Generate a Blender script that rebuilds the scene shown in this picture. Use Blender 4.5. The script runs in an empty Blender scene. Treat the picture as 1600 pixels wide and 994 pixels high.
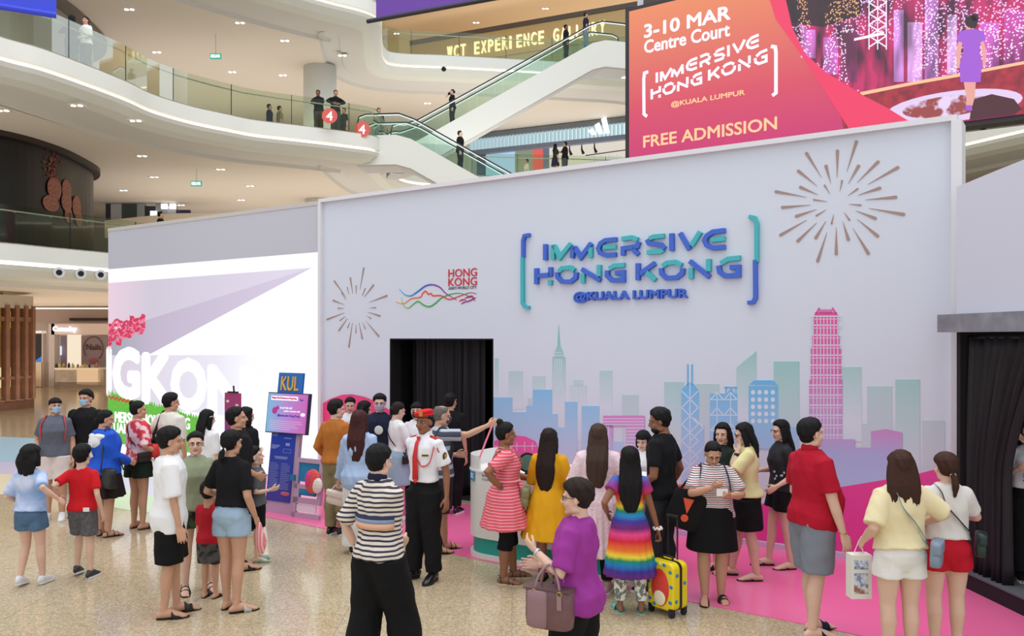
import bpy, bmesh, math, random
import numpy as np
from mathutils import Vector, Matrix
random.seed(7)
C = bpy.context.scene.collection
S = bpy.context.scene
F = 1300.0; HC = 2.5; HY = 527.0

# ---------------------------------------------------------------- camera, world, light, exposure
cam = bpy.data.cameras.new('camera'); camo = bpy.data.objects.new('camera', cam); C.objects.link(camo)
camo.location = (0, 0, HC); camo.rotation_euler = (math.radians(90), 0, 0)
cam.sensor_width = 36; cam.lens = 36 * F / 1600; cam.shift_y = (HY - 497) / 1600; cam.clip_end = 300
S.camera = camo
S.view_settings.view_transform = 'Standard'; S.view_settings.look = 'None'
S.view_settings.gamma = 1; S.view_settings.use_curve_mapping = False
S.view_settings.exposure = 0.18
W = bpy.data.worlds.new('daylight'); S.world = W; W.use_nodes = True
W.node_tree.nodes['Background'].inputs[0].default_value = (0.92, 0.95, 1.0, 1)
W.node_tree.nodes['Background'].inputs[1].default_value = 0.95
def area(name, loc, rot, sx, sy, power, col):
    l = bpy.data.lights.new(name, 'AREA'); l.shape = 'RECTANGLE'; l.size = sx; l.size_y = sy; l.energy = power; l.color = col
    o = bpy.data.objects.new(name, l); C.objects.link(o); o.location = loc; o.rotation_euler = rot
    return o
area('skylight', (0, 12, 26), (0, 0, 0), 26, 26, 4200, (1, 0.98, 0.95))
UP = (math.pi, 0, 0)  # unseen upward lamps below, added near the floors to brighten the gallery ceilings
area('added_fill_ground', (-24, 33, .3), UP, 22, 16, 900, (1, 0.86, 0.70))
area('added_fill_first', (-8, 40, 5.4), UP, 22, 12, 640, (1, 0.91, 0.80))
area('added_fill_first_side', (-22, 27, 5.4), UP, 12, 10, 330, (1, 0.90, 0.78))
area('added_fill_second', (-9, 39, 10.6), UP, 24, 12, 620, (1, 0.93, 0.84))
area('added_fill_second_far', (6, 46, 10.6), UP, 16, 6, 380, (1, 0.95, 0.9))
area('added_fill_third', (4, 45, 15.8), UP, 22, 7, 500, (1, 0.84, 0.62))

# ---------------------------------------------------------------- materials
def lin(c):
    r = []
    for v in c[:3]:
        v = v / 255.0
        r.append(v / 12.92 if v <= 0.04045 else ((v + 0.055) / 1.055) ** 2.4)
    return (*r, 1)
MATS = {}
def mat(key, col, rough=0.6, metal=0, emit=0, bump=0, bscale=60, spec=0.5, alpha=None, noise=0, nscale=8, col2=None, trans=0):
    if key in MATS: return MATS[key]
    m = bpy.data.materials.new(key); m.use_nodes = True; MATS[key] = m
    nt = m.node_tree; b = nt.nodes['Principled BSDF']
    b.inputs['Base Color'].default_value = lin(col); b.inputs['Roughness'].default_value = rough
    b.inputs['Metallic'].default_value = metal; b.inputs['Specular IOR Level'].default_value = spec
    if trans: b.inputs['Transmission Weight'].default_value = trans
    if emit:
        b.inputs['Base Color'].default_value = (0.02, 0.02, 0.02, 1)
        b.inputs['Emission Color'].default_value = lin(col); b.inputs['Emission Strength'].default_value = emit
    if bump or noise:
        tc = nt.nodes.new('ShaderNodeTexCoord')
    if bump:
        n = nt.nodes.new('ShaderNodeTexNoise'); n.inputs['Scale'].default_value = bscale; n.inputs['Detail'].default_value = 3
        bp = nt.nodes.new('ShaderNodeBump'); bp.inputs['Strength'].default_value = bump; bp.inputs['Distance'].default_value = 0.01
        nt.links.new(tc.outputs['Object'], n.inputs['Vector']); nt.links.new(n.outputs[0], bp.inputs['Height']); nt.links.new(bp.outputs[0], b.inputs['Normal'])
    if noise:
        n2 = nt.nodes.new('ShaderNodeTexNoise'); n2.inputs['Scale'].default_value = nscale; n2.inputs['Detail'].default_value = 4
        r = nt.nodes.new('ShaderNodeValToRGB'); r.color_ramp.elements[0].position = 0.5 - noise; r.color_ramp.elements[1].position = 0.5 + noise
        r.color_ramp.elements[0].color = lin(col2 or col); r.color_ramp.elements[1].color = lin(col)
        nt.links.new(tc.outputs['Object'], n2.inputs['Vector']); nt.links.new(n2.outputs[0], r.inputs[0])
        nt.links.new(r.outputs[0], b.inputs['Emission Color' if emit else 'Base Color'])
    return m
def ramp_mat(key, stops, axis='Z', emit=0, rough=0.7, interp='LINEAR', wob=0, wscale=6):
    """colours printed or woven along one axis of the object; stops = [(coordinate, colour)]"""
    if key in MATS: return MATS[key]
    m = bpy.data.materials.new(key); m.use_nodes = True; MATS[key] = m
    nt = m.node_tree; b = nt.nodes['Principled BSDF']; b.inputs['Roughness'].default_value = rough
    tc = nt.nodes.new('ShaderNodeTexCoord'); sp = nt.nodes.new('ShaderNodeSeparateXYZ'); nt.links.new(tc.outputs['Object'], sp.inputs[0])
    mr = nt.nodes.new('ShaderNodeMapRange'); lo = stops[0][0]; hi = stops[-1][0]
    mr.inputs[1].default_value = lo; mr.inputs[2].default_value = hi
    out = sp.outputs[axis]
    if wob:
        n = nt.nodes.new('ShaderNodeTexNoise'); n.inputs['Scale'].default_value = wscale; nt.links.new(tc.outputs['Object'], n.inputs['Vector'])
        ma = nt.nodes.new('ShaderNodeMath'); ma.operation = 'MULTIPLY_ADD'; ma.inputs[1].default_value = wob
        nt.links.new(n.outputs[0], ma.inputs[0]); nt.links.new(out, ma.inputs[2]); out = ma.outputs[0]
    nt.links.new(out, mr.inputs[0])
    r = nt.nodes.new('ShaderNodeValToRGB'); r.color_ramp.interpolation = interp
    el = r.color_ramp.elements
    while len(el) > 1: el.remove(el[-1])
    for i, (p, c) in enumerate(stops):
        t = (p - lo) / (hi - lo); e = el[0] if i == 0 else el.new(min(1, t)); e.position = min(1, t); e.color = lin(c)
    nt.links.new(mr.outputs[0], r.inputs[0])
    if emit:
        b.inputs['Base Color'].default_value = (0.02, 0.02, 0.02, 1)
        nt.links.new(r.outputs[0], b.inputs['Emission Color']); b.inputs['Emission Strength'].default_value = emit
    else: nt.links.new(r.outputs[0], b.inputs['Base Color'])
    return m
def stripe_mat(key, base, line, period, duty, axis='Z', line2=None):
    """repeating knitted stripes"""
    if key in MATS: return MATS[key]
    m = mat(key, base, 0.85); nt = m.node_tree; b = nt.nodes['Principled BSDF']
    tc = nt.nodes.new('ShaderNodeTexCoord'); sp = nt.nodes.new('ShaderNodeSeparateXYZ'); nt.links.new(tc.outputs['Object'], sp.inputs[0])
    n = nt.nodes.new('ShaderNodeTexNoise'); n.inputs['Scale'].default_value = 5; nt.links.new(tc.outputs['Object'], n.inputs['Vector'])
    ma = nt.nodes.new('ShaderNodeMath'); ma.operation = 'MULTIPLY_ADD'; ma.inputs[1].default_value = 0.02
    nt.links.new(n.outputs[0], ma.inputs[0]); nt.links.new(sp.outputs[axis], ma.inputs[2])
    d = nt.nodes.new('ShaderNodeMath'); d.operation = 'DIVIDE'; d.inputs[1].default_value = period; nt.links.new(ma.outputs[0], d.inputs[0])
    f = nt.nodes.new('ShaderNodeMath'); f.operation = 'FRACT'; nt.links.new(d.outputs[0], f.inputs[0])
    r = nt.nodes.new('ShaderNodeValToRGB'); r.color_ramp.interpolation = 'CONSTANT'
    r.color_ramp.elements[0].color = lin(line); r.color_ramp.elements[1].position = duty; r.color_ramp.elements[1].color = lin(base)
    if line2:
        r.color_ramp.elements[1].position = duty * .5
        e = r.color_ramp.elements.new(0.5); e.color = lin(line2); e = r.color_ramp.elements.new(0.5 + duty * .5); e.color = lin(base)
    nt.links.new(f.outputs[0], r.inputs[0]); nt.links.new(r.outputs[0], b.inputs['Base Color'])
    return m
def glass_mat(key, tint, gloss=0.12):
    if key in MATS: return MATS[key]
    m = bpy.data.materials.new(key); m.use_nodes = True; MATS[key] = m
    nt = m.node_tree; nt.nodes.remove(nt.nodes['Principled BSDF']); out = nt.nodes['Material Output']
    t = nt.nodes.new('ShaderNodeBsdfTransparent'); t.inputs[0].default_value = lin(tint)
    g = nt.nodes.new('ShaderNodeBsdfGlossy'); g.inputs['Roughness'].default_value = 0.03; g.inputs[0].default_value = (0.9, 0.95, 0.9, 1)
    fr = nt.nodes.new('ShaderNodeFresnel'); fr.inputs[0].default_value = 1.5
    mx = nt.nodes.new('ShaderNodeMixShader')
    ml = nt.nodes.new('ShaderNodeMath'); ml.operation = 'MULTIPLY'; ml.inputs[1].default_value = .4; nt.links.new(fr.outputs[0], ml.inputs[0])
    nt.links.new(ml.outputs[0], mx.inputs[0]); nt.links.new(t.outputs[0], mx.inputs[1]); nt.links.new(g.outputs[0], mx.inputs[2]); nt.links.new(mx.outputs[0], out.inputs[0])
    return m

# ---------------------------------------------------------------- object helpers
def mesh_from(name, verts, faces, smooth=False):
    me = bpy.data.meshes.new(name); me.from_pydata([tuple(v) for v in verts], [], [tuple(f) for f in faces])
    me.update()
    if smooth: me.polygons.foreach_set('use_smooth', [True] * len(me.polygons))
    return me
def link(name, me, m, parent=None, loc=None, rz=None):
    o = bpy.data.objects.new(name, me); C.objects.link(o)
    if m is not None and not me.materials:
        for q in (m if isinstance(m, (list, tuple)) else [m]): me.materials.append(q)
    if parent is not None: o.parent = parent
    if loc is not None: o.location = loc
    if rz is not None: o.rotation_euler = (0, 0, rz)
    return o
def tag(o, label=None, cat=None, group=None, kind=None):
    if label: o['label'] = label
    if cat: o['category'] = cat
    if group: o['group'] = group
    if kind: o['kind'] = kind
    return o
def thing(name, label, cat, loc=(0, 0, 0), rz=0, group=None):
    o = bpy.data.objects.new(name, None); C.objects.link(o); o.empty_display_size = 0.1
    o.location = loc; o.rotation_euler = (0, 0, rz)
    return tag(o, label, cat, group)
class MB:
    """collects simple solids into one mesh"""
    def __init__(s): s.v = []; s.f = []; s.mi = []
    def add(s, v, f, mi=0):
        o = len(s.v); s.v += [tuple(p) for p in v]; s.f += [tuple(i + o for i in q) for q in f]; s.mi += [mi] * len(f); return s
    def box(s, x0, x1, y0, y1, z0, z1, mi=0):
        v = [(x, y, z) for x in (x0, x1) for y in (y0, y1) for z in (z0, z1)]
        return s.add(v, [(0, 1, 3, 2), (4, 6, 7, 5), (0, 4, 5, 1), (2, 3, 7, 6), (0, 2, 6, 4), (1, 5, 7, 3)], mi)
    def prism(s, pts, y0, y1, mi=0):
        """outline in local x-z, pushed from y0 to y1"""
        n = len(pts); v = [(p[0], y0, p[1]) for p in pts] + [(p[0], y1, p[1]) for p in pts]
        a = sum(pts[i][0] * pts[(i + 1) % n][1] - pts[(i + 1) % n][0] * pts[i][1] for i in range(n))
        f = [tuple(range(n)), tuple(range(2 * n - 1, n - 1, -1))] + [(i, i + n, (i + 1) % n + n, (i + 1) % n) for i in range(n)]
        if a < 0: f = [q[::-1] for q in f]
        return s.add(v, f, mi)
    def slab(s, pts, z0, z1, mi=0):
        """outline in x-y, from z0 to z1"""
        n = len(pts); v = [(p[0], p[1], z0) for p in pts] + [(p[0], p[1], z1) for p in pts]
        a = sum(pts[i][0] * pts[(i + 1) % n][1] - pts[(i + 1) % n][0] * pts[i][1] for i in range(n))
        f = [tuple(range(n))[::-1], tuple(range(n, 2 * n))] + [(i, (i + 1) % n, (i + 1) % n + n, i + n) for i in range(n)]
        if a < 0: f = [q[::-1] for q in f]
        return s.add(v, f, mi)
    def tube(s, pts, radii, n=10, mi=0, flat=True, side=None):
        v, f = tube(pts, radii, n, flat, side); return s.add(v, f, mi)
    def ell(s, c, r, n=12, mi=0, rot=None):
        v, f = ellipsoid(c, r, n, rot); return s.add(v, f, mi)
    def mesh(s, name, smooth=False):
        me = mesh_from(name, s.v, s.f, smooth)
        if any(s.mi): me.polygons.foreach_set('material_index', s.mi)
        return me
    def obj(s, name, m, parent=None, smooth=False, loc=None, rz=None):
        return link(name, s.mesh(name, smooth), m, parent, loc, rz)
def tube(pts, radii, n=10, flat=True, side=None):
    pts = [np.array(p, float) for p in pts]
    if not isinstance(radii, list): radii = [radii] * len(pts)
    R = [(r, r) if not isinstance(r, (list, tuple)) else r for r in radii]
    T = []
    for i in range(len(pts)):
        a = pts[max(0, i - 1)]; b = pts[min(len(pts) - 1, i + 1)]; t = b - a; T.append(t / (np.linalg.norm(t) + 1e-9))
    if not flat:
        p0 = pts[0]; p1 = pts[-1]
        for k in (0.5, 0.87):
            pass
        r0 = R[0]; r1 = R[-1]
        pts = [p0 - T[0] * r0[0] * .95, p0 - T[0] * r0[0] * .7] + pts + [p1 + T[-1] * r1[0] * .7, p1 + T[-1] * r1[0] * .95]
        R = [(r0[0] * .3, r0[1] * .3), (r0[0] * .71, r0[1] * .71)] + R + [(r1[0] * .71, r1[1] * .71), (r1[0] * .3, r1[1] * .3)]
        T = [T[0], T[0]] + T + [T[-1], T[-1]]
    up = np.array(side if side is not None else ((1, 0, 0) if abs(T[0][0]) < .8 else (0, 1, 0)), float)
    v = []
    for p, r, t in zip(pts, R, T):
        a = up - t * np.dot(up, t); nn = np.linalg.norm(a)
        if nn < .05: a = np.cross(t, (0.3, 0.5, 0.8)); nn = np.linalg.norm(a)
        a /= nn; b = np.cross(t, a)
        if side is None: up = a
        for k in range(n):
            q = 2 * math.pi * k / n; v.append(p + a * r[0] * math.cos(q) + b * r[1] * math.sin(q))
    f = []; m = len(pts)
    for i in range(m - 1):
        for k in range(n):
            k2 = (k + 1) % n; f.append((i * n + k, i * n + k2, (i + 1) * n + k2, (i + 1) * n + k))
    f.append(tuple(range(n))[::-1]); f.append(tuple(range((m - 1) * n, m * n)))
    return v, f
def ellipsoid(c, r, n=12, rot=None):
    v = []; f = []; m = max(4, n // 2); c = np.array(c, float)
    if not isinstance(r, (tuple, list)): r = (r, r, r)
    def P(a, b):
        q = np.array([r[0] * math.sin(a) * math.cos(b), r[1] * math.sin(a) * math.sin(b), r[2] * math.cos(a)])
        if rot is not None: q = np.array(rot) @ q
        return c + q
    v.append(P(0, 0))
    for i in range(1, m):
        for k in range(n): v.append(P(math.pi * i / m, 2 * math.pi * k / n))
    v.append(P(math.pi, 0)); L = len(v) - 1
    for k in range(n): f.append((0, 1 + k, 1 + (k + 1) % n))
    for i in range(m - 2):
        for k in range(n):
            a = 1 + i * n; f.append((a + k, a + n + k, a + n + (k + 1) % n, a + (k + 1) % n))
    a = 1 + (m - 2) * n
    for k in range(n): f.append((a + (k + 1) % n, a + k, L))
    return v, f
def catmull(pts, per=8):
    pts = [np.array(p, float) for p in pts]; P = [2 * pts[0] - pts[1]] + pts + [2 * pts[-1] - pts[-2]]; out = []
    for i in range(1, len(P) - 2):
        for k in range(per):
            t = k / per; a, b, c, d = P[i - 1:i + 3]
            out.append(0.5 * ((2 * b) + (-a + c) * t + (2 * a - 5 * b + 4 * c - d) * t * t + (-a + 3 * b - 3 * c + d) * t ** 3))
    out.append(pts[-1]); return out
_txt = {}
def text_data(s, bold=0.0):
    """outline of a word from Blender's own font, flat in x-z, lower corner at 0,0"""
    k = (s, bold)
    if k in _txt: return _txt[k]
    cu = bpy.data.curves.new('t', 'FONT'); cu.body = s; cu.size = 1; cu.offset = bold; cu.extrude = 0.5; cu.resolution_u = 3
    o = bpy.data.objects.new('t', cu); C.objects.link(o)
    dg = bpy.context.evaluated_depsgraph_get(); me = bpy.data.meshes.new_from_object(o.evaluated_get(dg))
    co = np.zeros(len(me.vertices) * 3); me.vertices.foreach_get('co', co); co = co.reshape(-1, 3)
    fs = [tuple(p.vertices) for p in me.polygons]
    bpy.data.objects.remove(o); bpy.data.curves.remove(cu); bpy.data.meshes.remove(me)
    co[:, :2] -= co[:, :2].min(0); mx = co[:, :2].max(0); co[:, :2] /= mx
    _txt[k] = (co, fs, mx[0] / mx[1]); return _txt[k]
def text_obj(name, s, m, parent, x0, x1, z0, z1, y0=-0.003, y1=0.0, bold=0.0, shear=0):
    co, fs, _ = text_data(s)
    offs = [(0, 0)]; h = (z1 - z0)
    if bold: offs = [(a * bold * h, b * bold * h) for a, b in ((1, 0), (-1, 0), (0, 1), (0, -1), (.7, .7), (-.7, .7), (.7, -.7), (-.7, -.7))]
    v = []; F_ = []
    for a, b in offs:
        n = len(v); v += [(x0 + (x1 - x0) * c[0] + a, y0 if c[2] > 0 else y1, z0 + h * c[1] + b) for c in co]; F_ += [tuple(i + n for i in q) for q in fs]; y0 -= .0006 if bold else 0
    return link(name, mesh_from(name, v, F_), m, parent)
def PT(px, py, Y): return Vector(((px - 800) / F * Y, Y, HC + (HY - py) / F * Y))
def GP(px, py, z=0.0):
    Y = (HC - z) * F / (py - HY); return Vector(((px - 800) / F * Y, Y, z))
class Plane:
    def __init__(s, O, d):
        s.O = np.array(O, float); s.d = np.array(d, float) / np.linalg.norm(d); s.n = np.array([s.d[1], -s.d[0]])
        s.rz = math.atan2(s.d[1], s.d[0])
    def __call__(s, px, py, off=0.0):
        r = np.array([(px - 800) / F, 1.0]); O = s.O + s.n * off
        A = np.array([[r[0], -s.d[0]], [r[1], -s.d[1]]]); t, u = np.linalg.solve(A, O)
        return (u, HC + (HY - py) / F * t)
    def w(s, u, y, z=0): p = s.O + s.d * u - s.n * y; return Vector((p[0], p[1], z))
# ================================================================ large structure
white = mat('white_plaster', (222, 224, 218), 0.55)
soff = mat('beige_ceiling', (226, 216, 204), 0.7)
soffgrey = mat('grey_soffit', (214, 212, 210), 0.65)
cove = mat('cove_light', (255, 236, 222), emit=2.2)
black = mat('black_matte', (14, 14, 16), 0.8)
dark_metal = mat('dark_metal', (45, 46, 50), 0.4, 0.7)
steel = mat('brushed_steel', (190, 192, 196), 0.3, 0.9)
gglass = glass_mat('balustrade_glass', (236, 242, 230))

def terrazzo(key, c1, c2, rough=0.13):
    m = mat(key, c1, rough); nt = m.node_tree; b = nt.nodes['Principled BSDF']
    tc = nt.nodes.new('ShaderNodeNewGeometry'); v = nt.nodes.new('ShaderNodeTexVoronoi'); v.inputs['Scale'].default_value = 75
    n = nt.nodes.new('ShaderNodeTexNoise'); n.inputs['Scale'].default_value = 0.6; n.inputs['Detail'].default_value = 3
    r = nt.nodes.new('ShaderNodeValToRGB'); e = r.color_ramp.elements
    e[0].color = lin(c2); e[1].color = lin(c1); e[0].position = 0.15; e[1].position = 0.6
    e2 = e.new(0.85); e2.color = lin([min(255, q + 14) for q in c1])
    mx = nt.nodes.new('ShaderNodeMix'); mx.data_type = 'RGBA'; mx.blend_type = 'MULTIPLY'; mx.inputs[0].default_value = 0.10
    sp = nt.nodes.new('ShaderNodeSeparateColor')
    nt.links.new(tc.outputs['Position'], v.inputs['Vector']); nt.links.new(v.outputs['Color'], sp.inputs[0]); nt.links.new(sp.outputs[0], r.inputs[0])
    nt.links.new(tc.outputs['Position'], n.inputs['Vector'])
    nt.links.new(r.outputs[0], mx.inputs[6]); nt.links.new(n.outputs[1], mx.inputs[7]); nt.links.new(mx.outputs[2], b.inputs['Base Color'])
    return m
floor_m = terrazzo('terrazzo', (194, 177, 146), (170, 153, 122))
fl = MB().box(-60, 45, -6, 70, -0.2, -0.004).obj('floor', mat('floor_bed', (150, 140, 122), 0.5)); tag(fl, kind='structure')
far = MB().box(-60, -9, -6, 70, -0.02, 0).box(9, 45, -6, 70, -0.02, 0).box(-9, 9, 24, 70, -0.02, 0).box(-9, 9, -6, 3, -0.02, 0)
tag(far.obj('floor_far', floor_m, fl), kind='stuff')
tile_me = MB().box(0.002, 1.498, 0.002, 1.498, -0.02, 0).mesh('tile'); tile_me.materials.append(floor_m)
for i in range(12):
    for j in range(14):
        o = link('tile', tile_me, None, fl, (-9 + 1.5 * i, 3 + 1.5 * j, 0))
def gpoly(pts): return [GP(a, b)[:2] for a, b in pts]
def decal(name, pts, col, label, z=0.003):
    m = mat(name + str(col), col, 0.25)
    return tag(MB().slab(pts, 0.0005, z).obj(name, m), label, 'floor graphic')
decal('floor_graphic', gpoly([(-150, 676), (168, 690), (215, 722), (150, 728), (-150, 716)]), (170, 205, 222), 'pale blue vinyl band on the floor beside the bright screen')
decal('floor_graphic', gpoly([(-150, 716), (150, 728), (215, 722), (330, 770), (230, 776), (120, 745), (-150, 736)]), (205, 196, 222), 'lilac vinyl band on the floor next to the pale blue band')
decal('floor_graphic', gpoly([(-150, 736), (120, 745), (150, 770), (-150, 775)]), (228, 214, 182), 'cream yellow vinyl band on the floor next to the lilac band')
decal('floor_graphic', gpoly([(150, 770), (120, 745), (230, 776), (330, 770), (300, 803), (215, 800), (160, 790)]), (196, 214, 176), 'pale green vinyl patch on the floor below the grass picture')

# sweep a profile [(inward offset, z)] along a plan curve
def sweep(curve, prof):
    n = len(curve); N = []
    for i in range(n):
        t = curve[min(n - 1, i + 1)] - curve[max(0, i - 1)]; t = t / (np.linalg.norm(t) + 1e-9); N.append(np.array([-t[1], t[0]]))
    v = []; f = []; m = len(prof)
    for i in range(n):
        for o, z in prof: p = curve[i] + N[i] * o; v.append((p[0], p[1], z))
    for i in range(n - 1):
        for k in range(m - 1): f.append((i * m + k, i * m + k + 1, (i + 1) * m + k + 1, (i + 1) * m + k))
    return v, f, N
def level(tagname, pts, z, rail_rng, far_pts, label, ceil_mat=soff):
    cu = [np.array(p[:2]) for p in catmull(pts, 8)]
    if rail_rng is None: rail_rng = (0, len(cu))
    v, f, N = sweep(cu, [(0.0, z), (0.0, z - 0.5), (0.2, z - 0.5)])
    b = MB().add(v, f)
    v, f, N = sweep(cu, [(0.2, z - 0.62), (0.03, z - 0.62), (0.1, z - 0.74), (0.35, z - 0.94), (0.75, z - 1.03)])
    b.add(v, f)
    o = b.obj('slab_edge', white); tag(o, kind='structure')
    v, f, N = sweep(cu, [(0.75, z - 1.03), (1.7, z - 1.05), (1.72, z - 0.98), (1.8, z - 0.97), (2.4, z - 1.0), (2.5, z - 1.12)])
    o2 = MB().add(v, f).obj('soffit_ring', soffgrey, o)
    v, f, N = sweep(cu, [(0.2, z - 0.5), (0.2, z - 0.62)])
    cl = MB().add(v, f).obj('cove_light', cove); tag(cl, 'warm cove light strip running under the %s edge' % label, 'cove light')
    inner = [cu[i] + N[i] * 2.5 for i in range(len(cu))]
    # keep the ceiling outline free of folds at sharp bends
    CA = np.array(cu); keep = [q for q in inner if np.sqrt(((CA - q) ** 2).sum(1)).min() > 2.44]
    outline = [tuple(p) for p in keep] + far_pts
    me = MB().slab(outline, z - 1.125, z - 1.10).obj('ceiling', ceil_mat, None); tag(me, kind='structure')
    top = [tuple(p) for p in cu] + far_pts
    MB().slab(top, z - 0.03, z).obj('floor_slab', mat('gallery_floor', (190, 180, 165), 0.4), o)
    # balustrade
    cs = cu[rail_rng[0]:rail_rng[1]]
    bal = thing('glass_balustrade', 'clear glass balustrade with a slim rail along the %s edge' % label, 'balustrade', (0, 0, 0))
    L = [0]
    for i in range(1, len(cs)): L.append(L[-1] + float(np.linalg.norm(cs[i] - cs[i - 1])))
    def at(s):
        i = int(np.searchsorted(L, s)); i = min(max(i, 1), len(L) - 1); t = (s - L[i - 1]) / (L[i] - L[i - 1] + 1e-9)
        return cs[i - 1] + (cs[i] - cs[i - 1]) * t
    np_ = max(1, int(L[-1] / 2.2)); gm = gglass
    for k in range(np_):
        a = L[-1] * k / np_ + 0.012; c = L[-1] * (k + 1) / np_ - 0.012
        seg = [at(a + (c - a) * q / 4) for q in range(5)]
        v, f, N2 = sweep(seg, [(0.06, z), (0.06, z + 1.1), (0.075, z + 1.1), (0.075, z)])
        MB().add(v, f + [(0, 3, 2, 1)[::-1], (16, 17, 18, 19)]).obj('pane', gm, bal)
        q = at(c + 0.012); t = at(min(L[-1], c + .05)) - at(c - .05); t = t / (np.linalg.norm(t) + 1e-9); nn = np.array([-t[1], t[0]])
        bb = MB()
        for s_ in (at(a + (c - a) * .25), at(a + (c - a) * .75)):
            h = s_ + nn * 0.16; bb.tube([(s_[0] + nn[0] * .08, s_[1] + nn[1] * .08, z + 0.9), (h[0], h[1], z + 0.93)], 0.022, 6)
        bb.obj('bracket', steel, bal)
        w = q + nn * 0.067
        MB().box(-0.01, 0.01, -0.012, 0.012, 0, 1.1).obj('joint', dark_metal, bal, loc=(w[0], w[1], z), rz=math.atan2(t[1], t[0]))
    hp = [at(L[-1] * q / 60) for q in range(61)]
    hpN = sweep(hp, [(0.2, z + 0.95)])[0]
    MB().tube(hpN, 0.024, 8).obj('handrail', steel, bal, True)
    return o
farL = [(45, 62), (-60, 62)]
def XY(px, Y): return ((px - 800) / F * Y, Y)
ZA, ZB, ZC = 5.2, 10.4, 15.6
Bpts = [XY(-330, 17.5), XY(-180, 19.3), XY(0, 21.8), XY(65, 22.7), XY(140, 24.2), XY(200, 25.7), XY(240, 27.0), XY(300, 28.4), XY(360, 29.5), XY(400, 30.2), XY(480, 31.1), XY(550, 32.0), XY(588, 32.7),
        (-5.25, 34.2), (-5.3, 36.5), (-4.9, 39.2), (-2.5, 40.4), (2, 41), (8, 41.5), (12.5, 40), (15.5, 36), (17.5, 31), (20, 26), (24, 20), (27, 12)]
Apts = [XY(-330, 20), XY(-150, 22), XY(0, 23.6), XY(80, 24.9), XY(165, 26.4), (-10.5, 30.5), (-7, 35.5), (0, 40), (8, 41.5), (12.5, 40), (15.5, 36), (17.5, 31), (20, 26), (24, 20), (27, 12)]
Cpts = [(-19, 22), XY(230, 26.2), XY(300, 27.5), XY(430, 29.7), XY(508, 31.0), XY(560, 31.8), (-5.35, 32.4), (-5.2, 33.2), (-5.55, 35.5), (-5.75, 37.6), (-5.2, 38.3), (-3, 38.6), (0, 39.1), (5, 40), (10, 41), (15.5, 37), (18, 31), (21, 26), (26, 20)]
level('A', Apts, ZA, None, [(45, 12), (45, 62), (-60, 62), (-60, 20)], 'lowest gallery')
level('B', Bpts, ZB, None, [(45, 12), (45, 62), (-60, 62), (-60, 17)], 'middle gallery')
level('C', Cpts, ZC, None, [(45, 20), (45, 62), (-60, 62), (-60, 22)], 'top gallery')
warm = mat('warm_ceiling', (232, 208, 182), 0.6)
tag(MB().slab([(-60, 42), (45, 42), (45, 62), (-60, 62)], 20.4, 20.6).obj('ceiling', warm), kind='structure')
# back walls of the galleries
for nm, z0, z1, y, c in (('wall_back_ground', 0, 4.1, 43.5, (226, 212, 200)), ('wall_back_first', ZA, 9.3, 52, (205, 198, 190)), ('wall_back_second', ZB, 14.5, 50, (222, 218, 214)), ('wall_back_third', ZC, 20.5, 50, (214, 198, 150))):
    tag(MB().box(-60, 45, y, y + 0.3, z0, z1).obj(nm, mat(nm, c, 0.6)), kind='structure')
tag(MB().box(-60, -59.7, 10, 62, 0, 20.5).obj('wall_left', white), kind='structure')
tag(MB().box(44.7, 45, 10, 62, 0, 20.5).obj('wall_right', white), kind='structure')

# the round core with shops at each level
core = [np.array(p[:2]) for p in catmull([(-22, 21.5), (-19, 24.5), (-16.9, 27.3), (-16.35, 29.2), (-16.4, 31.2), (-16.9, 33.6), (-18.5, 35.5), (-22, 37)], 6)]
core0 = [np.array(p[:2]) for p in catmull([(-26, 22), (-21, 25), (-18, 27.4), (-17.1, 29.0), (-17.3, 29.95), (-18.6, 31.2), (-22, 33)], 6)]
def corewall(z0, z1, off, m, name, parent=None, core=core):
    v, f, N = sweep(core, [(off, z0), (off, z1)]); return MB().add(v, f).obj(name, m, parent)
k = corewall(ZA, 9.3, 0, mat('black_print', (30, 26, 26), 0.35, noise=0.3, nscale=0.4, col2=(18, 16, 18)), 'wall_core_first'); tag(k, kind='structure')
v, f, N = sweep(core, [(-0.02, 9.26), (-0.25, 9.28), (-0.25, 9.1), (-0.02, 9.1)])
MB().add(v, f).obj('head_trim', mat('bronze', (70, 62, 58), 0.4, 0.6), k)
k = corewall(ZB, 14.5, 0, mat('shop_grey', (176, 168, 160), 0.5), 'wall_core_second'); tag(k, kind='structure')
v, f, N = sweep(core, [(-0.02, 14.47), (-0.5, 14.47), (-0.5, 14.3), (-0.02, 14.3)])
MB().add(v, f).obj('head_trim', mat('taupe', (120, 112, 106), 0.5), k)
def core_at(s, out, core=core):
    L = [0]
    for i in range(1, len(core)): L.append(L[-1] + float(np.linalg.norm(core[i] - core[i - 1])))
    s = s * L[-1]; i = min(max(int(np.searchsorted(L, s)), 1), len(L) - 1); t = (s - L[i - 1]) / (L[i] - L[i - 1])
    p = core[i - 1] + (core[i] - core[i - 1]) * t; d = core[i] - core[i - 1]; d = d / np.linalg.norm(d)
    n = np.array([d[1], -d[0]]); return p + n * out, d
def on_core(px, out=0.0, core=core):
    best = min((abs(800 + F * core_at(s / 400, out, core)[0][0] / core_at(s / 400, out, core)[0][1] - px), s / 400) for s in range(40, 260)); return core_at(best[1], out, core)
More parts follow.
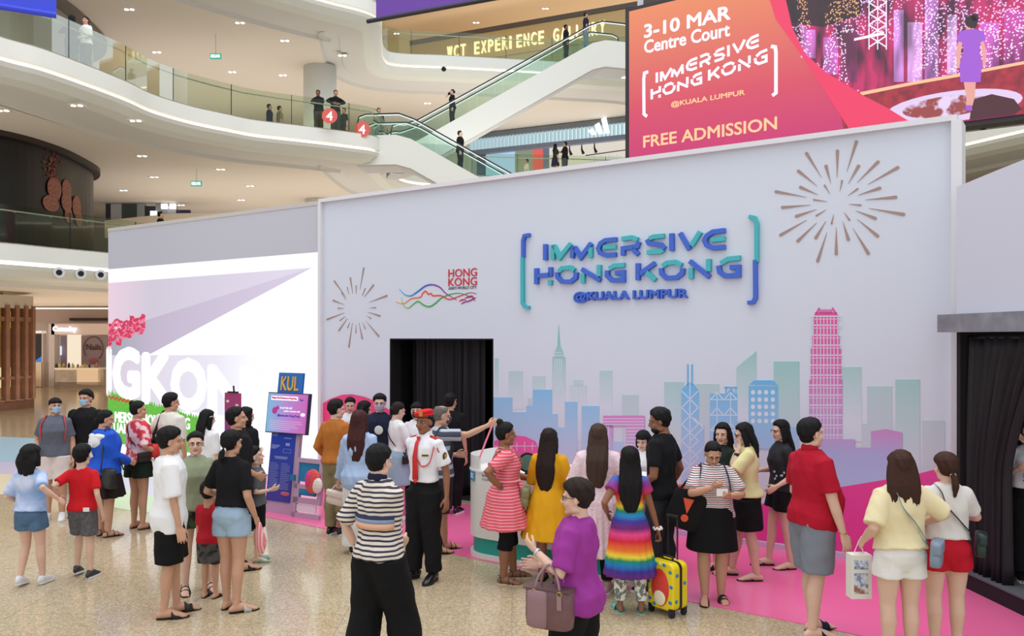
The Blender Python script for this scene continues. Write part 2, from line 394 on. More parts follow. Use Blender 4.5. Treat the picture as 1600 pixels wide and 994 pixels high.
# poster of cocoa dusted nuts on the dark wall
post = thing('wall_poster', 'dark poster of a tall heap of brown cocoa dusted nuts on the curved wall', 'poster')
nut = mat('cocoa', (186, 122, 100), 0.6, noise=0.25, nscale=14, col2=(120, 70, 58))
for px, py, rx, rz_ in ((85, 295, .32, .42), (104, 297, .27, .4), (79, 318, .33, .3), (104, 316, .3, .35), (120, 323, .3, .42), (107, 336, .24, .3), (123, 342, .25, .3)):
    p, d = on_core(px, 0.03); Y = p[1]; z = HC + (HY - py) / F * Y
    v, f = ellipsoid((0, 0, 0), (rx * 1.35, 0.03, rz_), 16)
    link('nut_picture', mesh_from('nut_picture', v, f, True), nut, post, (p[0], p[1], z), math.atan2(d[1], d[0]))
b = MB(); rnd = random.Random(3)
for i in range(90):
    px = 82 + rnd.gauss(0, 6); py = rnd.uniform(232, 280); p, d = on_core(px, 0.03); z = HC + (HY - py) / F * p[1]; q = rnd.uniform(.01, .03)
    b.box(p[0] - q, p[0] + q, p[1] - q, p[1] + q, z - q, z + q)
tag(b.obj('dust_picture', mat('cocoa_dust', (150, 80, 70), 0.7), post), kind='stuff')
# ground floor timber lattice round the core
lat = thing('timber_screen', 'curved screen of upright brown timber fins round the corner shop', 'screen')
wood = mat('walnut', (160, 112, 86), 0.45, noise=0.3, nscale=3, col2=(122, 82, 62))
corewall(0, 4.1, 0.9, mat('shop_inside', (196, 178, 150), 0.4), 'back_panel', lat, core0)
v, f, N = sweep(core0, [(0.05, 3.5), (-0.05, 3.5), (-0.05, 3.95), (0.05, 3.95)]); MB().add(v, f).obj('head_band', mat('putty', (196, 184, 168), 0.6), lat)
v, f, N = sweep(core0, [(0.1, 0), (-0.08, 0), (-0.08, 0.35), (0.1, 0.35), (0.1, 0)]); MB().add(v, f).obj('base_band', wood, lat)
v, f, N = sweep(core0, [(0.08, 1.05), (-0.06, 1.05), (-0.06, 1.15), (0.08, 1.15), (0.08, 1.05)]); MB().add(v, f).obj('rail_band', wood, lat)
v, f, N = sweep(core0, [(0.08, 3.05), (-0.06, 3.05), (-0.06, 3.2), (0.08, 3.2), (0.08, 3.05)]); MB().add(v, f).obj('rail_band', wood, lat)
for i in range(34):
    p, d = core_at(0.14 + i * 0.02, 0, core0); MB().box(-0.07, 0.07, -0.12, 0.14, 0.3, 3.6).obj('fin', wood, lat, loc=(p[0], p[1], 0), rz=math.atan2(d[1], d[0]))
corewall(0.35, 3.5, 0.3, glass_mat('warm_glass', (240, 225, 190)), 'glazing', lat, core0)
for px, py, s_, c_, lb in ((8, 590, .35, (240, 235, 225), 'white round lamp glowing behind the timber fins'), (25, 500, .3, (245, 222, 60), 'small yellow sign glowing behind the timber fins')):
    p, d = on_core(px, -0.5, core0); z = HC + (HY - py) / F * p[1]
    o = MB().box(-s_ * .6, s_ * .6, -0.05, 0.05, -s_, s_).obj('shop_sign' if c_[2] < 100 else 'shop_lamp', mat('glow%d' % c_[2], c_, emit=0.9), None, loc=(p[0], p[1], z), rz=math.atan2(d[1], d[0])); tag(o, lb, 'sign' if c_[2] < 100 else 'lamp')

# ground floor shops at the back
shop = thing('cosmetics_shop', 'pale pink cosmetics shop front with glowing white sign and long counter', 'shop', (0, 0, 0))
def bx(name, p, x0, x1, y0, y1, Y, d, m):
    a = PT(x0, y1, Y); c = PT(x1, y0, Y); return MB().box(a.x, c.x, Y, Y + d, max(0.0, a.z), c.z).obj(name, m, p)
pinkish = mat('shop_pink', (214, 196, 190), 0.5)
bx('fascia', shop, 80, 210, 506, 523, 41.5, 0.4, pinkish); bx('pillar', shop, 76, 85, 506, 604, 41.5, 0.5, mat('shop_pillar', (206, 196, 196), .5))
bx('ceiling_panel', shop, 45, 210, 484, 504, 42.6, 0.1, mat('shop_bulkhead', (190, 168, 160), .6))
bx('dark_slot', shop, 108, 210, 497, 501, 42.4, 0.2, mat('slot', (60, 44, 40), .6))
bx('counter', shop, 86, 120, 578, 602, 40.8, 0.6, mat('stone_counter', (176, 160, 146), .4, noise=.2, nscale=3, col2=(150, 135, 122)))
bx('counter', shop, 120, 153, 577, 601, 40.8, 0.6, mat('cream_counter', (232, 212, 184), .4))
bx('counter_top', shop, 85, 154, 575, 578, 40.6, 0.9, mat('counter_top', (240, 226, 205), .3))
bx('wall_panel', shop, 127, 168, 525, 570, 42.9, 0.1, mat('mauve', (172, 150, 156), .6))
bx('wall_panel', shop, 95, 104, 525, 575, 42.9, 0.1, mat('mauve2', (160, 142, 158), .6))
bx('wall_panel', shop, 105, 126, 523, 577, 42.9, 0.08, mat('cream_glow', (250, 232, 205), emit=.85))
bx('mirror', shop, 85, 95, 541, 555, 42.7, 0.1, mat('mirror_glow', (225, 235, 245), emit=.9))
u = PT(83, 520, 41.4); w = PT(120, 510, 41.4)
text_obj('sign_text', 'Ceneday', mat('white_glow', (255, 255, 255), emit=1.6), shop, u.x, w.x, u.z, w.z, 41.36, 41.4, 0.03)
u = PT(134, 547, 42.8); w = PT(157, 538, 42.8)
text_obj('wall_script', 'Nails', mat('script_brown', (90, 60, 66), .6), shop, u.x, w.x, u.z, w.z, 42.84, 42.86)
b = MB(); cc = PT(145, 545, 42.8)
b.tube([(cc.x + .5 * math.cos(a) , 42.85, cc.z + .62 * math.sin(a)) for a in [i * math.pi / 10 for i in range(-3, 13)]], 0.02, 6); b.obj('wreath', mat('wreath', (110, 72, 80), .6), shop)
b = MB().ell((cc.x, 42.84, cc.z - .62), (.22, .03, .12)); b.obj('rose', mat('rose', (200, 96, 120), .6), shop)
rnd = random.Random(5)
for i, px in enumerate([88, 91, 96, 101, 106, 110, 115, 120, 123, 128, 131, 136, 140, 144, 148, 151]):
    h = rnd.uniform(3, 8); p = PT(px, 575, 40.9); c = [(60, 50, 50), (226, 214, 190), (215, 200, 90), (170, 130, 110)][i % 4]
    r = rnd.uniform(.04, .075); hh = h / F * 40.9
    o = MB().tube([(0, 0, 0), (0, 0, hh * .7), (0, 0, hh * .75), (0, 0, hh)], [r, r, r * .5, r * .5], 8).obj('cosmetic_bottle', mat('btl%d' % (i % 4), c, .4), None, loc=(p.x, 40.9 + .1 * (i % 3), 1.003))
    tag(o, '%s of sixteen small cosmetic bottles on the counter, counted from the shop pillar' % 'first second third fourth fifth sixth seventh eighth ninth tenth eleventh twelfth thirteenth fourteenth fifteenth sixteenth'.split()[i], 'bottle', 'bottles on the cosmetics counter')
shop2 = thing('poster_shop', 'shop bay with a tall blue and black poster and cream shelves', 'shop', (0, 0, 0))
bx('frame', shop2, 44, 67, 517, 521, 41.6, 0.3, mat('cream_glow', (0, 0, 0))); bx('frame', shop2, 65, 67, 517, 604, 41.6, 0.3, pinkish)
pa = PT(45, 566, 41.9); pb = PT(65, 520, 41.9)
MB().box(pa.x, pb.x, 41.9, 42.0, pa.z, pb.z).obj('poster', mat('poster_blue', (70, 130, 205), emit=.8), shop2)
MB().prism([(pa.x + .2, pa.z), (pb.x, pa.z + .3), (pb.x, pb.z), (pb.x - .25, pb.z)], 41.85, 41.9).obj('poster_shape', mat('poster_dark', (34, 40, 52), .5), shop2)
bx('cabinet', shop2, 44, 66, 566, 604, 41.6, 0.6, mat('cream_counter', (0, 0, 0)))
p = GP(61, 600); e = thing('fire_extinguisher', 'small red fire extinguisher standing by the cream cabinet', 'extinguisher', (p.x, 41.2, 0))
MB().tube([(0, 0, 0), (0, 0, .5), (0, 0, .6)], [.09, .09, .03], 10).obj('cylinder_body', mat('ext_red', (200, 40, 40), .4), e); MB().tube([(0, 0, .6), (0.03, 0, .68)], .02, 6).obj('valve', dark_metal, e)
v0 = PT(45, 482, 41.0); v1 = PT(240, 480, 41.0)
tag(MB().box(v0.x, v1.x + 2, 41.0, 41.1, v0.z - .03, v0.z + .03).obj('cove_light', mat('cove_warm', (255, 226, 190), emit=2)), 'straight warm light line above the cosmetics shop', 'cove light')
# round spotlights in the lowest edge
for i, px in enumerate((92, 126, 157)):
    Y = 25.2 + i * .55; p = PT(px, 426 + i * 1.8, Y - .1)
    sp = thing('round_spotlight', 'round black spotlight recessed in the white edge, %s of three' % ('nearest the timber fins', 'middle', 'nearest the screen')[i], 'spotlight', (p.x, p.y, p.z), math.radians(35))
    MB().tube([(0, -.06, 0), (0, .3, 0)], .16, 20).obj('ring', mat('spot_ring', (205, 205, 210), .4), sp)
    MB().tube([(0, -.075, 0), (0, -.02, 0)], .085, 16).obj('lens', black, sp)
# columns
for px, Y, z0, z1, lb in ((500, 37, ZB, 14.5, 'middle'), (500, 41, ZA, 9.3, 'lowest')):
    X = (px - 800) / F * Y
    tag(MB().tube([(X, Y, z0), (X, Y, z1)], [(.72, .72)] * 2, 28).obj('column', white, None, True), kind='structure')
# far first floor shops seen over the screen
fs = thing('far_shopfront', 'distant grey shopfront row with dark doors and small lights', 'shop', (0, 0, 0))
for x0, x1, y0, y1, c in ((165, 173, 312, 340, (44, 46, 58)), (173, 190, 312, 342, (190, 192, 196)), (190, 214, 312, 340, (70, 80, 84)), (214, 226, 312, 338, (172, 176, 180)), (226, 243, 322, 338, (48, 52, 60)), (243, 262, 316, 338, (150, 156, 162)), (262, 275, 322, 338, (176, 180, 186)), (275, 296, 328, 338, (52, 50, 92))):
    a = PT(x0, y1 + 14, 42); c2 = PT(x1, y0, 42); MB().box(a.x, c2.x, 42, 42.2, a.z, min(9.24, c2.z)).obj('bay', mat('bay%d' % x0, c, .5), fs)
a = PT(165, 372, 41.4); c2 = PT(320, 341, 41.4)
MB().prism([(a.x, a.z), (c2.x + 1, a.z), (c2.x + 1, PT(330, 333, 41.4).z), (PT(270, 334, 41.4).x, PT(270, 334, 41.4).z), (a.x, PT(165, 345, 41.4).z)], 41.3, 41.5).obj('parapet', mat('parapet', (226, 212, 190), .5), fs)
for i, (px, py) in enumerate(((240, 341), (257, 320), (270, 325))):
    p = PT(px, py - 8, 41.8); p.z = min(p.z, 9.1); MB().box(p.x - .15, p.x + .15, 41.75, 41.85, p.z - .15, p.z + .1).obj('light_panel', mat('white_glow', (0, 0, 0)), fs)

# ---------------- escalators
def escalator(label, A, B, flat0, flat1, wid, Z0, Z1):
    """A, B: plan points of the upper and lower knee on the near side"""
    A = np.array(A, float); Bq = np.array(B, float); L = float(np.linalg.norm(Bq - A)); d = (Bq - A) / L
    e = thing('escalator', label, 'escalator', (A[0], A[1], 0), math.atan2(d[1], d[0]))
    dz = Z1 - Z0; px = lambda x: Z0 if x < 0 else (Z1 if x > L else Z0 + dz * x / L)
    xs = [-flat0, -0.3, 0.3, L - .3, L + .3, L + flat1]
    zs = [Z0, Z0, px(.3), px(L - .3), Z1, Z1]
    up = [(x, z + .12) for x, z in zip(xs, zs)]; dn = [(x, z - 1.05) for x, z in zip(xs, zs)]
    out = up + dn[::-1]
    for y in (0, wid): MB().prism(out, y - .08, y + .08).obj('side_panel', white, e)
    soffpts = [(x, z - 1.03) for x, z in zip(xs, zs)]
    MB().prism([(x, z) for x, z in soffpts] + [(x, z - .05) for x, z in soffpts[::-1]], .05, wid - .05).obj('underside', mat('esc_under', (200, 200, 206), .5), e)
    n = int(abs(dz) / .2); st = MB()
    stair = mat('step_metal', (90, 92, 96), .4, .6)
    for i in range(n):
        x0 = L * i / n; z = px(L * (i + .5) / n); o = MB().box(x0, x0 + L / n + .02, .18, wid - .18, z - .22, z).obj('step', stair, e)
    for a, c in ((-flat0, 0), (L, L + flat1)):
        MB().box(a, c, .18, wid - .18, px((a + c) / 2) - .1, px((a + c) / 2)).obj('landing_plate', stair, e)
    for y in (.06, wid - .06):
        np_ = 9
        for i in range(np_):
            x0 = -flat0 + .25 + (L + flat0 + flat1 - .5) * i / np_; x1 = -flat0 + .25 + (L + flat0 + flat1 - .5) * (i + 1) / np_ - .02
            pts = [(x0, px(x0) + .12)] + [(k, px(k) + .12) for k in (0, L) if x0 < k < x1] + [(x1, px(x1) + .12), (x1, px(x1) + .98)] + [(k, px(k) + .98) for k in (L, 0) if x0 < k < x1] + [(x0, px(x0) + .98)]
            MB().prism(pts, y - .006, y + .006).obj('pane', glass_mat('esc_glass', (242, 250, 246)), e)
        path = [(-flat0 + .3, y, Z0 + .15), (-flat0 + .05, y, Z0 + .3), (-flat0, y, Z0 + .6), (-flat0 + .08, y, Z0 + .9), (-flat0 + .35, y, Z0 + 1.0), (-.2, y, Z0 + 1.0), (.4, y, px(.4) + 1.0), (L - .4, y, px(L - .4) + 1.0), (L + .2, y, Z1 + 1.0), (L + flat1 - .35, y, Z1 + 1.0), (L + flat1 - .08, y, Z1 + .9), (L + flat1, y, Z1 + .6), (L + flat1 - .05, y, Z1 + .3), (L + flat1 - .3, y, Z1 + .15)]
        MB().tube(path, (.045, .03), 8, side=(0, 1, 0)).obj('handrail', mat('rubber', (30, 32, 34), .5), e)
        path2 = [(a, b_, c - .055) for a, b_, c in path[3:11]]
        MB().tube(path2, .022, 6).obj('light_line', mat('esc_light', (235, 245, 245), emit=1.0), e)
    return e, d, L
E1, d1, L1 = escalator('white escalator going down from the landing with the 4 sign', (-4.3, 33.0), (4.7, 32.2), 1.9, 1.8, 1.5, ZB, ZA)
E2, d2, L2 = escalator('long white escalator rising to the top gallery beside the red banner', (-4.25, 34.7), (3.85, 37.0), 0.8, 1.6, 1.5, ZB, ZC)
for px, py, Y in ((515, 181, 31.1), (566, 202, 32.2)):
    p = PT(px, py, Y); r = 12 / F * Y; s = thing('floor_number_sign', 'round red sticker with white 4 %s' % ('on the glass below the leaning men' if px < 540 else 'beside the escalator handrail'), 'sign', (p.x, p.y, p.z), math.radians(5))
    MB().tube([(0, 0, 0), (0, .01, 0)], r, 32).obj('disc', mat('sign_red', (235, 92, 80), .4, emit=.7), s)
    text_obj('numeral', '4', mat('sign_white', (255, 255, 255), .4), s, -r * .42, r * .38, -r * .6, r * .55, -.01, 0, .03)

# ---------------- back shops of the middle gallery, seen under the escalator
ss = thing('sports_shop', 'sports shop front with glowing pale blue louvre fascia and white mark', 'shop', (0, 0, 0))
pl = Plane(((730 - 800) / F * 49, 49), (10.5, -4.8))
a0 = pl(735, 229); a1 = pl(1010, 213)
ss.location = (pl.O[0], pl.O[1], 0); ss.rotation_euler = (0, 0, pl.rz)
zt = pl(860, 205)[1]; zb = pl(860, 223)[1]
n = 46
louv = mat('louvre_glow', (225, 246, 250), emit=1.0); louv2 = mat('louvre_panel', (190, 222, 232), .4, emit=.6)
MB().box(a0[0], a1[0], .15, .25, zb, zt).obj('fascia_panel', louv, ss)
for i in range(n):
    x = a0[0] + (a1[0] - a0[0]) * i / n; MB().box(x, x + .09, -.12, .15, zb, zt).obj('louvre', louv2, ss)
MB().box(a0[0], a1[0], -.1, .2, zt + .05, zt + .3).obj('head_slot', mat('slot_grey', (110, 116, 124), .5), ss)
MB().box(a0[0], a1[0], -.1, .2, zt + .36, zt + .6).obj('ceiling_band', white, ss)
MB().box(a0[0], a1[0], -.14, .2, zb - .25, zb).obj('sill_band', mat('shop_blue_grey', (110, 120, 140), .5), ss)
q = pl(940, 213); wm = mat('white_glow', (0, 0, 0))
for i in range(3):
    x = q[0] - .5 + i * .38; h = .35 + i * .28
    MB().prism([(x, zb + .15), (x + .26, zb + .15), (x + .26 - .22, zb + .15 + h), (x - .22, zb + .15 + h - .12)], -.2, -.15).obj('logo_stripe', wm, ss)
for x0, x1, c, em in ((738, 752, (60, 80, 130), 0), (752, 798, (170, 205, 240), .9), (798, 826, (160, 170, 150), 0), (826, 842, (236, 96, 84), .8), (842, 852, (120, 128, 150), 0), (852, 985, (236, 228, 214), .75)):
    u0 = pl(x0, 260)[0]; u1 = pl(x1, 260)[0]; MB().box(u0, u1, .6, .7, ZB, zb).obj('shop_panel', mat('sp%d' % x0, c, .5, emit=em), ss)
u0 = pl(830, 260)[0]
for i in range(3): MB().prism([(u0 + .05 + i * .14, ZB + 1.0), (u0 + .14 + i * .14, ZB + 1.0), (u0 + .07 + i * .14, ZB + 1.15 + i * .1), (u0 - .02 + i * .14, ZB + 1.1 + i * .1)], .55, .6).obj('logo_stripe', wm, ss)
for i in range(9):
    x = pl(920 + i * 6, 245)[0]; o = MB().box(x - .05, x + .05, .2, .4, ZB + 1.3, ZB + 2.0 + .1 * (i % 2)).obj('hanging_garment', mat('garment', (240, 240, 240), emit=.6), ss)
MB().tube([(pl(912, 245)[0], .3, ZB + 2.2), (pl(976, 245)[0], .3, ZB + 2.3)], .03, 6).obj('clothes_rail', dark_metal, ss)
for i, px in enumerate((888, 907, 927)):
    x = pl(px, 228)[0]; MB().tube([(x, .2, zb - .25), (x, .2, zb - .5), (x + .1, .2, zb - .75)], [.03, .05, .09], 8).obj('track_spot', black, ss)
# top gallery sign
sgp = Plane(((690 - 800) / F * 46, 46), (8.9, -4.1))
sg = thing('gallery_sign', 'gold fascia sign with raised lit letters on the top gallery', 'sign', (sgp.O[0], sgp.O[1], 0), sgp.rz)
ua = sgp(640, 90)[0]; ub = sgp(1040, 30)[0]
MB().box(ua, ub, .05, .2, 17.55, 18.95).obj('fascia', mat('gold_panel', (170, 142, 92), .35, .3), sg)
MB().box(ua, ub, .0, .22, 18.95, 19.2).obj('head_trim', mat('dark_bronze', (72, 60, 50), .5), sg)
MB().box(ua, ub, .1, .2, ZC, 17.5).obj('lower_wall', mat('olive_panel', (150, 146, 110), .4), sg)
gl = mat('letter_glow', (255, 236, 180), emit=1.3)
s_txt = 'WCT EXPERIENCE GALLERY'; x0 = sgp(698, 80)[0]; x1 = sgp(948, 45)[0]; st = (x1 - x0) / len(s_txt)
for i, ch in enumerate(s_txt):
    if ch != ' ': text_obj('letter', ch, gl, sg, x0 + st * i + .05, x0 + st * (i + (.35 if ch == 'I' else .8)), 17.85, 18.5, -.06, .04, .01)

# ---------------- ceiling lights and exit signs
dl = mat('downlight_glow', (255, 244, 225), emit=5)
def downlight(px, py, z, lab):
    Y = (z - HC) * F / (HY - py); X = (px - 800) / F * Y
    t = thing('ceiling_downlight', lab, 'downlight', (X, Y, z), 0, 'recessed ceiling downlights')
    MB().box(-.22, .22, -.14, .14, -.02, .0).obj('trim_plate', mat('downlight_trim', (210, 205, 198), .4), t)
    for s in (-.1, .1): MB().tube([(s, 0, -.035), (s, 0, -.015)], .07, 10).obj('lamp', dl, t)
ORD = 'first second third fourth fifth sixth seventh eighth ninth tenth eleventh twelfth thirteenth fourteenth fifteenth sixteenth'.split()
for n_, (px, py) in enumerate(sorted(((202, 14), (375, 35), (245, 81), (363, 112), (535, 86), (668, 161), (445, 63), (442, 117)))): downlight(px, py, 14.49, 'small twin ceiling light under the top gallery, %s of eight counted from the round core' % ORD[n_])
for n_, (px, py) in enumerate(sorted(((120, 164), (222, 243), (241, 276), (193, 297), (283, 320), (391, 290), (377, 312), (5, 172), (212, 188), (345, 264)))): downlight(px, py, 9.28, 'small twin ceiling light under the middle gallery, %s of ten counted from the round core' % ORD[n_])
for n_, (px, py) in enumerate(sorted(((744, 35), (852, 13), (620, 52)))): downlight(px, py, 20.4, 'small twin ceiling light above the lit gallery sign, %s of three from the banner' % ORD[n_])
for px, py, z in ((337, 88, 13.6), (307, 287, 8.7)):
    Y = (z - HC) * F / (HY - py); p = PT(px, py, Y)
    t = thing('exit_sign', 'small green exit sign hanging from the %s ceiling' % ('upper' if z > 10 else 'lower'), 'sign', (p.x, p.y, p.z))
    MB().box(-.22, .22, -.03, .03, -.11, .11).obj('sign_box', mat('exit_green', (70, 180, 150), emit=.8), t)
    text_obj('lettering', 'KELUAR', mat('white_glow', (0, 0, 0)), t, -.18, .18, -.06, .06, -.035, -.03, .02)
    MB().tube([(0, 0, .1), (0, 0, 14.48 - z if z > 10 else 9.28 - z)], .012, 6).obj('rod', steel, t)
p = PT(694, 110, 38.3)
t = thing('security_camera', 'small dome security camera on the white edge of the top gallery', 'camera', (p.x, p.y - .2, p.z)); MB().box(-.12, .12, -.1, .12, .0, .2).obj('mount', mat('camera_mount', (230, 230, 230), .4), t); MB().ell((0, -.02, 0), .12).obj('dome', black, t)

# ---------------- hanging banners
def hang(label, pts, Y, col, z_rod, word=None):
    p0 = PT(*pts[0], Y[0]); p1 = PT(*pts[1], Y[1]); d = Vector((p1.x - p0.x, p1.y - p0.y, 0)); L = d.length; rz = math.atan2(d.y, d.x)
    t = thing('hanging_banner', label, 'banner', (p0.x, p0.y, 0), rz); zb_ = (p0.z + p1.z) / 2
    MB().box(0, L, -.01, .01, zb_, zb_ + 5).obj('cloth', mat('banner%d' % col[0], col, .6), t)
    e_ = .25 if word else 0; MB().tube([(-e_, 0, zb_), (L + e_, 0, zb_)], .05, 10).obj('rod', mat('rod%d' % col[0], (40, 36, 50), .5) if word else mat('banner%d' % col[0], col), t)
    if word: text_obj('lettering', word, mat('banner_text', (235, 230, 240), .6), t, L * .27, L * .36, zb_ + .45, zb_ + .9, -.02, -.01, .02)
hang('purple hanging banner with a dark rod at its lower hem', [(588, 31), (775, -3)], (19.5, 18.25), (104, 62, 160), 0, 'K')
hang('plain blue hanging banner above the round core', [(-90, -4), (88, 24)], (13, 13.72), (52, 70, 215), 0)
# ================================================================ the booth: main wall
WP = Plane((-3.225, 14.13), (7.885, -5.32)); WL_ = 9.512; WH = 4.81
def wp(px, py, off=0.0): return WP(px, py, off)
wall = thing('exhibition_wall', 'long pale grey booth wall printed with a city skyline and two golden fireworks', 'booth wall', (WP.O[0], WP.O[1], 0), WP.rz)
wallm = mat('wall_print', (214, 221, 233), 0.5)
dl0 = wp(609, 535); dr0 = wp(771, 535); DZ = 2.48
b = MB().box(0.03, dl0[0], 0, .25, 0, WH - .02).box(dl0[0], dr0[0], 0, .25, DZ, WH - .02).box(dr0[0], WL_, 0, .25, 0, WH - .02)
b.obj('panel', wallm, wall)
fr = mat('frame_white', (226, 226, 230), 0.45)
MB().box(-.02, WL_ + .05, -.07, .27, WH - .03, WH + .03).obj('top_frame', fr, wall)
MB().box(-.03, .035, -.07, .27, 0, WH - .03).obj('side_frame', fr, wall)
MB().box(WL_ - .0, WL_ + .10, -.09, .27, 0, WH - .03).obj('side_frame', fr, wall)
for a, c in ((0.035, dl0[0]), (dr0[0], WL_)): MB().box(a, c, -.06, 0, 0, .07).obj('skirting', mat('lilac_skirting', (206, 178, 214), .5), wall)
MB().box(dl0[0] - .0, dl0[0] + .02, .0, .25, 0, DZ).box(dr0[0] - .02, dr0[0], .0, .25, 0, DZ).box(dl0[0], dr0[0], 0, .25, DZ - .02, DZ).obj('door_lining', black, wall)
# black room behind the doorway
b = MB().box(dl0[0] - .2, dr0[0] + 1.2, 1.5, 1.6, 0, 2.9).box(dl0[0] - .3, dl0[0] - .2, .25, 1.6, 0, 2.9).box(dr0[0] + 1.2, dr0[0] + 1.3, .25, 1.6, 0, 2.9).box(dl0[0] - .3, dr0[0] + 1.3, .25, 1.6, 2.9, 2.95)
b.obj('dark_room', black, wall)
MB().box(dl0[0] - .3, dr0[0] + 1.3, .25, 1.6, .004, .008).obj('dark_floor', mat('dark_floor', (30, 30, 34), .6), wall)
def drape(name, m, parent, x0, x1, z0, z1, y, amp, folds, loc=None, rz=None, skew=None, seed=1):
    rnd = random.Random(seed); nx = folds * 8; nz = 14; v = []; f = []
    ph = [rnd.uniform(0, 6) for _ in range(6)]
    for j in range(nz + 1):
        t = j / nz; z = z0 + (z1 - z0) * t
        for i in range(nx + 1):
            s = i / nx; a = s * folds * 2 * math.pi
            w = math.sin(a + 1.5 * math.sin(a * .31 + ph[0]) + .8 * t * math.sin(ph[1] + s * 9)) + .4 * math.sin(2.3 * a + ph[2] + 2 * t)
            xx = x0 + (x1 - x0) * s
            if skew: xx = skew(s, t, x0, x1)
            v.append((xx, y + amp * w * (1.1 - .35 * t), z))
    for j in range(nz):
        for i in range(nx): k = j * (nx + 1) + i; f.append((k, k + 1, k + nx + 2, k + nx + 1))
    return link(name, mesh_from(name, v, f, True), m, parent, loc, rz)
velvet = mat('black_velvet', (22, 23, 27), 0.62, bump=.2, bscale=300)
cur = drape('black_curtain', velvet, None, dl0[0] + .0, dl0[0] + 1.50, .01, 2.75, .55, .05, 9, (WP.O[0], WP.O[1], 0), WP.rz)
cur.modifiers.new('s', 'SOLIDIFY').thickness = .004
tag(cur, 'pleated black curtain hanging behind the booth doorway', 'curtain')

# skyline print: flat vinyl shapes on the wall, each building a part
Yp = [-.004]
def pp(pts, off=0.0): return [wp(a, b_) for a, b_ in pts]
def vinyl(name, m, polys, parent=wall, y=None, raw=False):
    y = Yp[0] if y is None else y; b = MB()
    for p in polys: b.prism(p if raw else pp(p), y - .002, .0 if y > -.008 else y)
    return b.obj(name, m, parent)
def grad(key, z0, c0, z1, c1): return ramp_mat(key, [(z0, c0), (z1, c1)], rough=.5)
def c1(pts): return [(760 + a / 3.3125, 460 + b_ / 3.3125) for a, b_ in pts]
def c2(pts): return [(1180 + a / 3.4286, 470 + b_ / 3.4286) for a, b_ in pts]
WC = (214, 221, 233)
teal = grad('teal_fade', 1.55, WC, 2.45, (142, 198, 190)); tealb = grad('teal_fade_low', 1.0, WC, 2.3, (150, 200, 196)); tealc = grad('grey_fade', 1.2, (205, 212, 224), 2.0, (180, 205, 208))
blue = grad('blue_fade', .7, (205, 214, 236), 1.9, (120, 190, 232)); sky = grad('sky_fade', .9, (186, 206, 238), 2.1, (92, 182, 230))
whitep = mat('print_white', (220, 226, 237), .5)
def rect(x0, x1, y0, y1): return [(x0, y1), (x1, y1), (x1, y0), (x0, y0)]
LO = 800
for i, (x0, x1, y0, y1, m) in enumerate(((773, 779, 560, 700, teal), (795, 817, 580, 640, teal), (832, 852, 588, 640, teal), (863, 884, 558, 690, teal), (890, 917, 602, 690, teal), (937, 957, 579.5, 690, teal),
        (972, 998, 617, 700, tealc), (1038, 1069, 597, 700, tealb), (1087, 1124, 600, 700, tealc), (1209, 1249, 565, 740, tealb), (1315, 1346, 573.5, 690, teal), (1355, 1394, 603.6, 680, tealc), (1399, 1437.5, 593, 750, tealb), (1441, 1476, 657, 750, tealc), (1346, 1361, 662, 700, tealc), (1030, 1040, 636, 700, tealc), (825, 833, 622, 660, tealc))):
    vinyl('printed_tower', m, [rect(x0, x1, y0, y1)], y=-.001 - .0002 * i)
vinyl('printed_tower', teal, [c1([(1295, 660), (1397, 660), (1397, 295), (1295, 378)])], y=-.0046)
# spired tower
vinyl('printed_tower', teal, [c1([(350, 325), (358, 290), (368, 270), (371, 215), (375, 157), (379, 215), (384, 270), (395, 290), (402, 325)])], y=-.0048)
vinyl('printed_line', whitep, [c1(rect(355 + i * 11, 358 + i * 11, 335, 515)) for i in range(4)] + [c1([(355, 300), (395, 300), (395, 303), (355, 303)])] + [c1([(352, 316), (400, 316), (400, 319), (352, 319)])], y=-.0052)
vinyl('printed_tower', teal, [rect(896, 911, 593.5, 602)], y=-.0048)
vinyl('printed_line', whitep, [c1(rect(440 + i * 15, 443 + i * 15, 480, 560)) for i in range(5)], y=-.0052)
Yp[0] = -.0056
for x0, x1, y0 in ((771.5, 801, 621), (801, 823, 644), (823, 833, 634), (833, 863, 609), (863, 872, 647), (883, 902.5, 628), (909, 937, 634.5), (872, 883, 668), (937, 975, 690), (1216, 1248, 667)):
    vinyl('printed_block', blue, [rect(x0, x1, y0, 806)])
    Yp[0] -= .0001
# twin mast tower
vinyl('printed_tower', sky, [c1([(1010, 1000), (1100, 1000), (1100, 500), (1075, 465), (1048, 455), (1010, 495)]), c1(rect(1040, 1046, 362, 470)), c1(rect(1062, 1068, 362, 470)), c1(rect(1100, 1127, 680, 1000))], y=-.007)
def bar(p, q, w):
    (x0, y0), (x1, y1) = p, q; L = math.hypot(x1 - x0, y1 - y0); nx, ny = -(y1 - y0) / L * w, (x1 - x0) / L * w
    return [(x0 - nx, y0 - ny), (x1 - nx, y1 - ny), (x1 + nx, y1 + ny), (x0 + nx, y0 + ny)]
ls = []
for y in range(500, 900, 86):
    ls += [bar((1012, y), (1098, y + 86), 2.5), bar((1098, y), (1012, y + 86), 2.5)]
ls += [bar((1055, 460), (1055, 980), 2), bar((1055, 760), (1125, 690), 2.5), bar((1055, 860), (1125, 790), 2.5), bar((1075, 640), (1125, 690), 2.5)]
vinyl('printed_line', whitep, [c1(l) for l in ls], y=-.0078)
vinyl('printed_tower', sky, [c1(rect(1158, 1300, 513, 800)), c1(rect(1232, 1300, 478, 484)), c1(rect(1238, 1243, 478, 513)), c1(rect(1290, 1295, 478, 513)), c1([(1245, 513), (1288, 513), (1266, 486)])], y=-.007)
ls = []
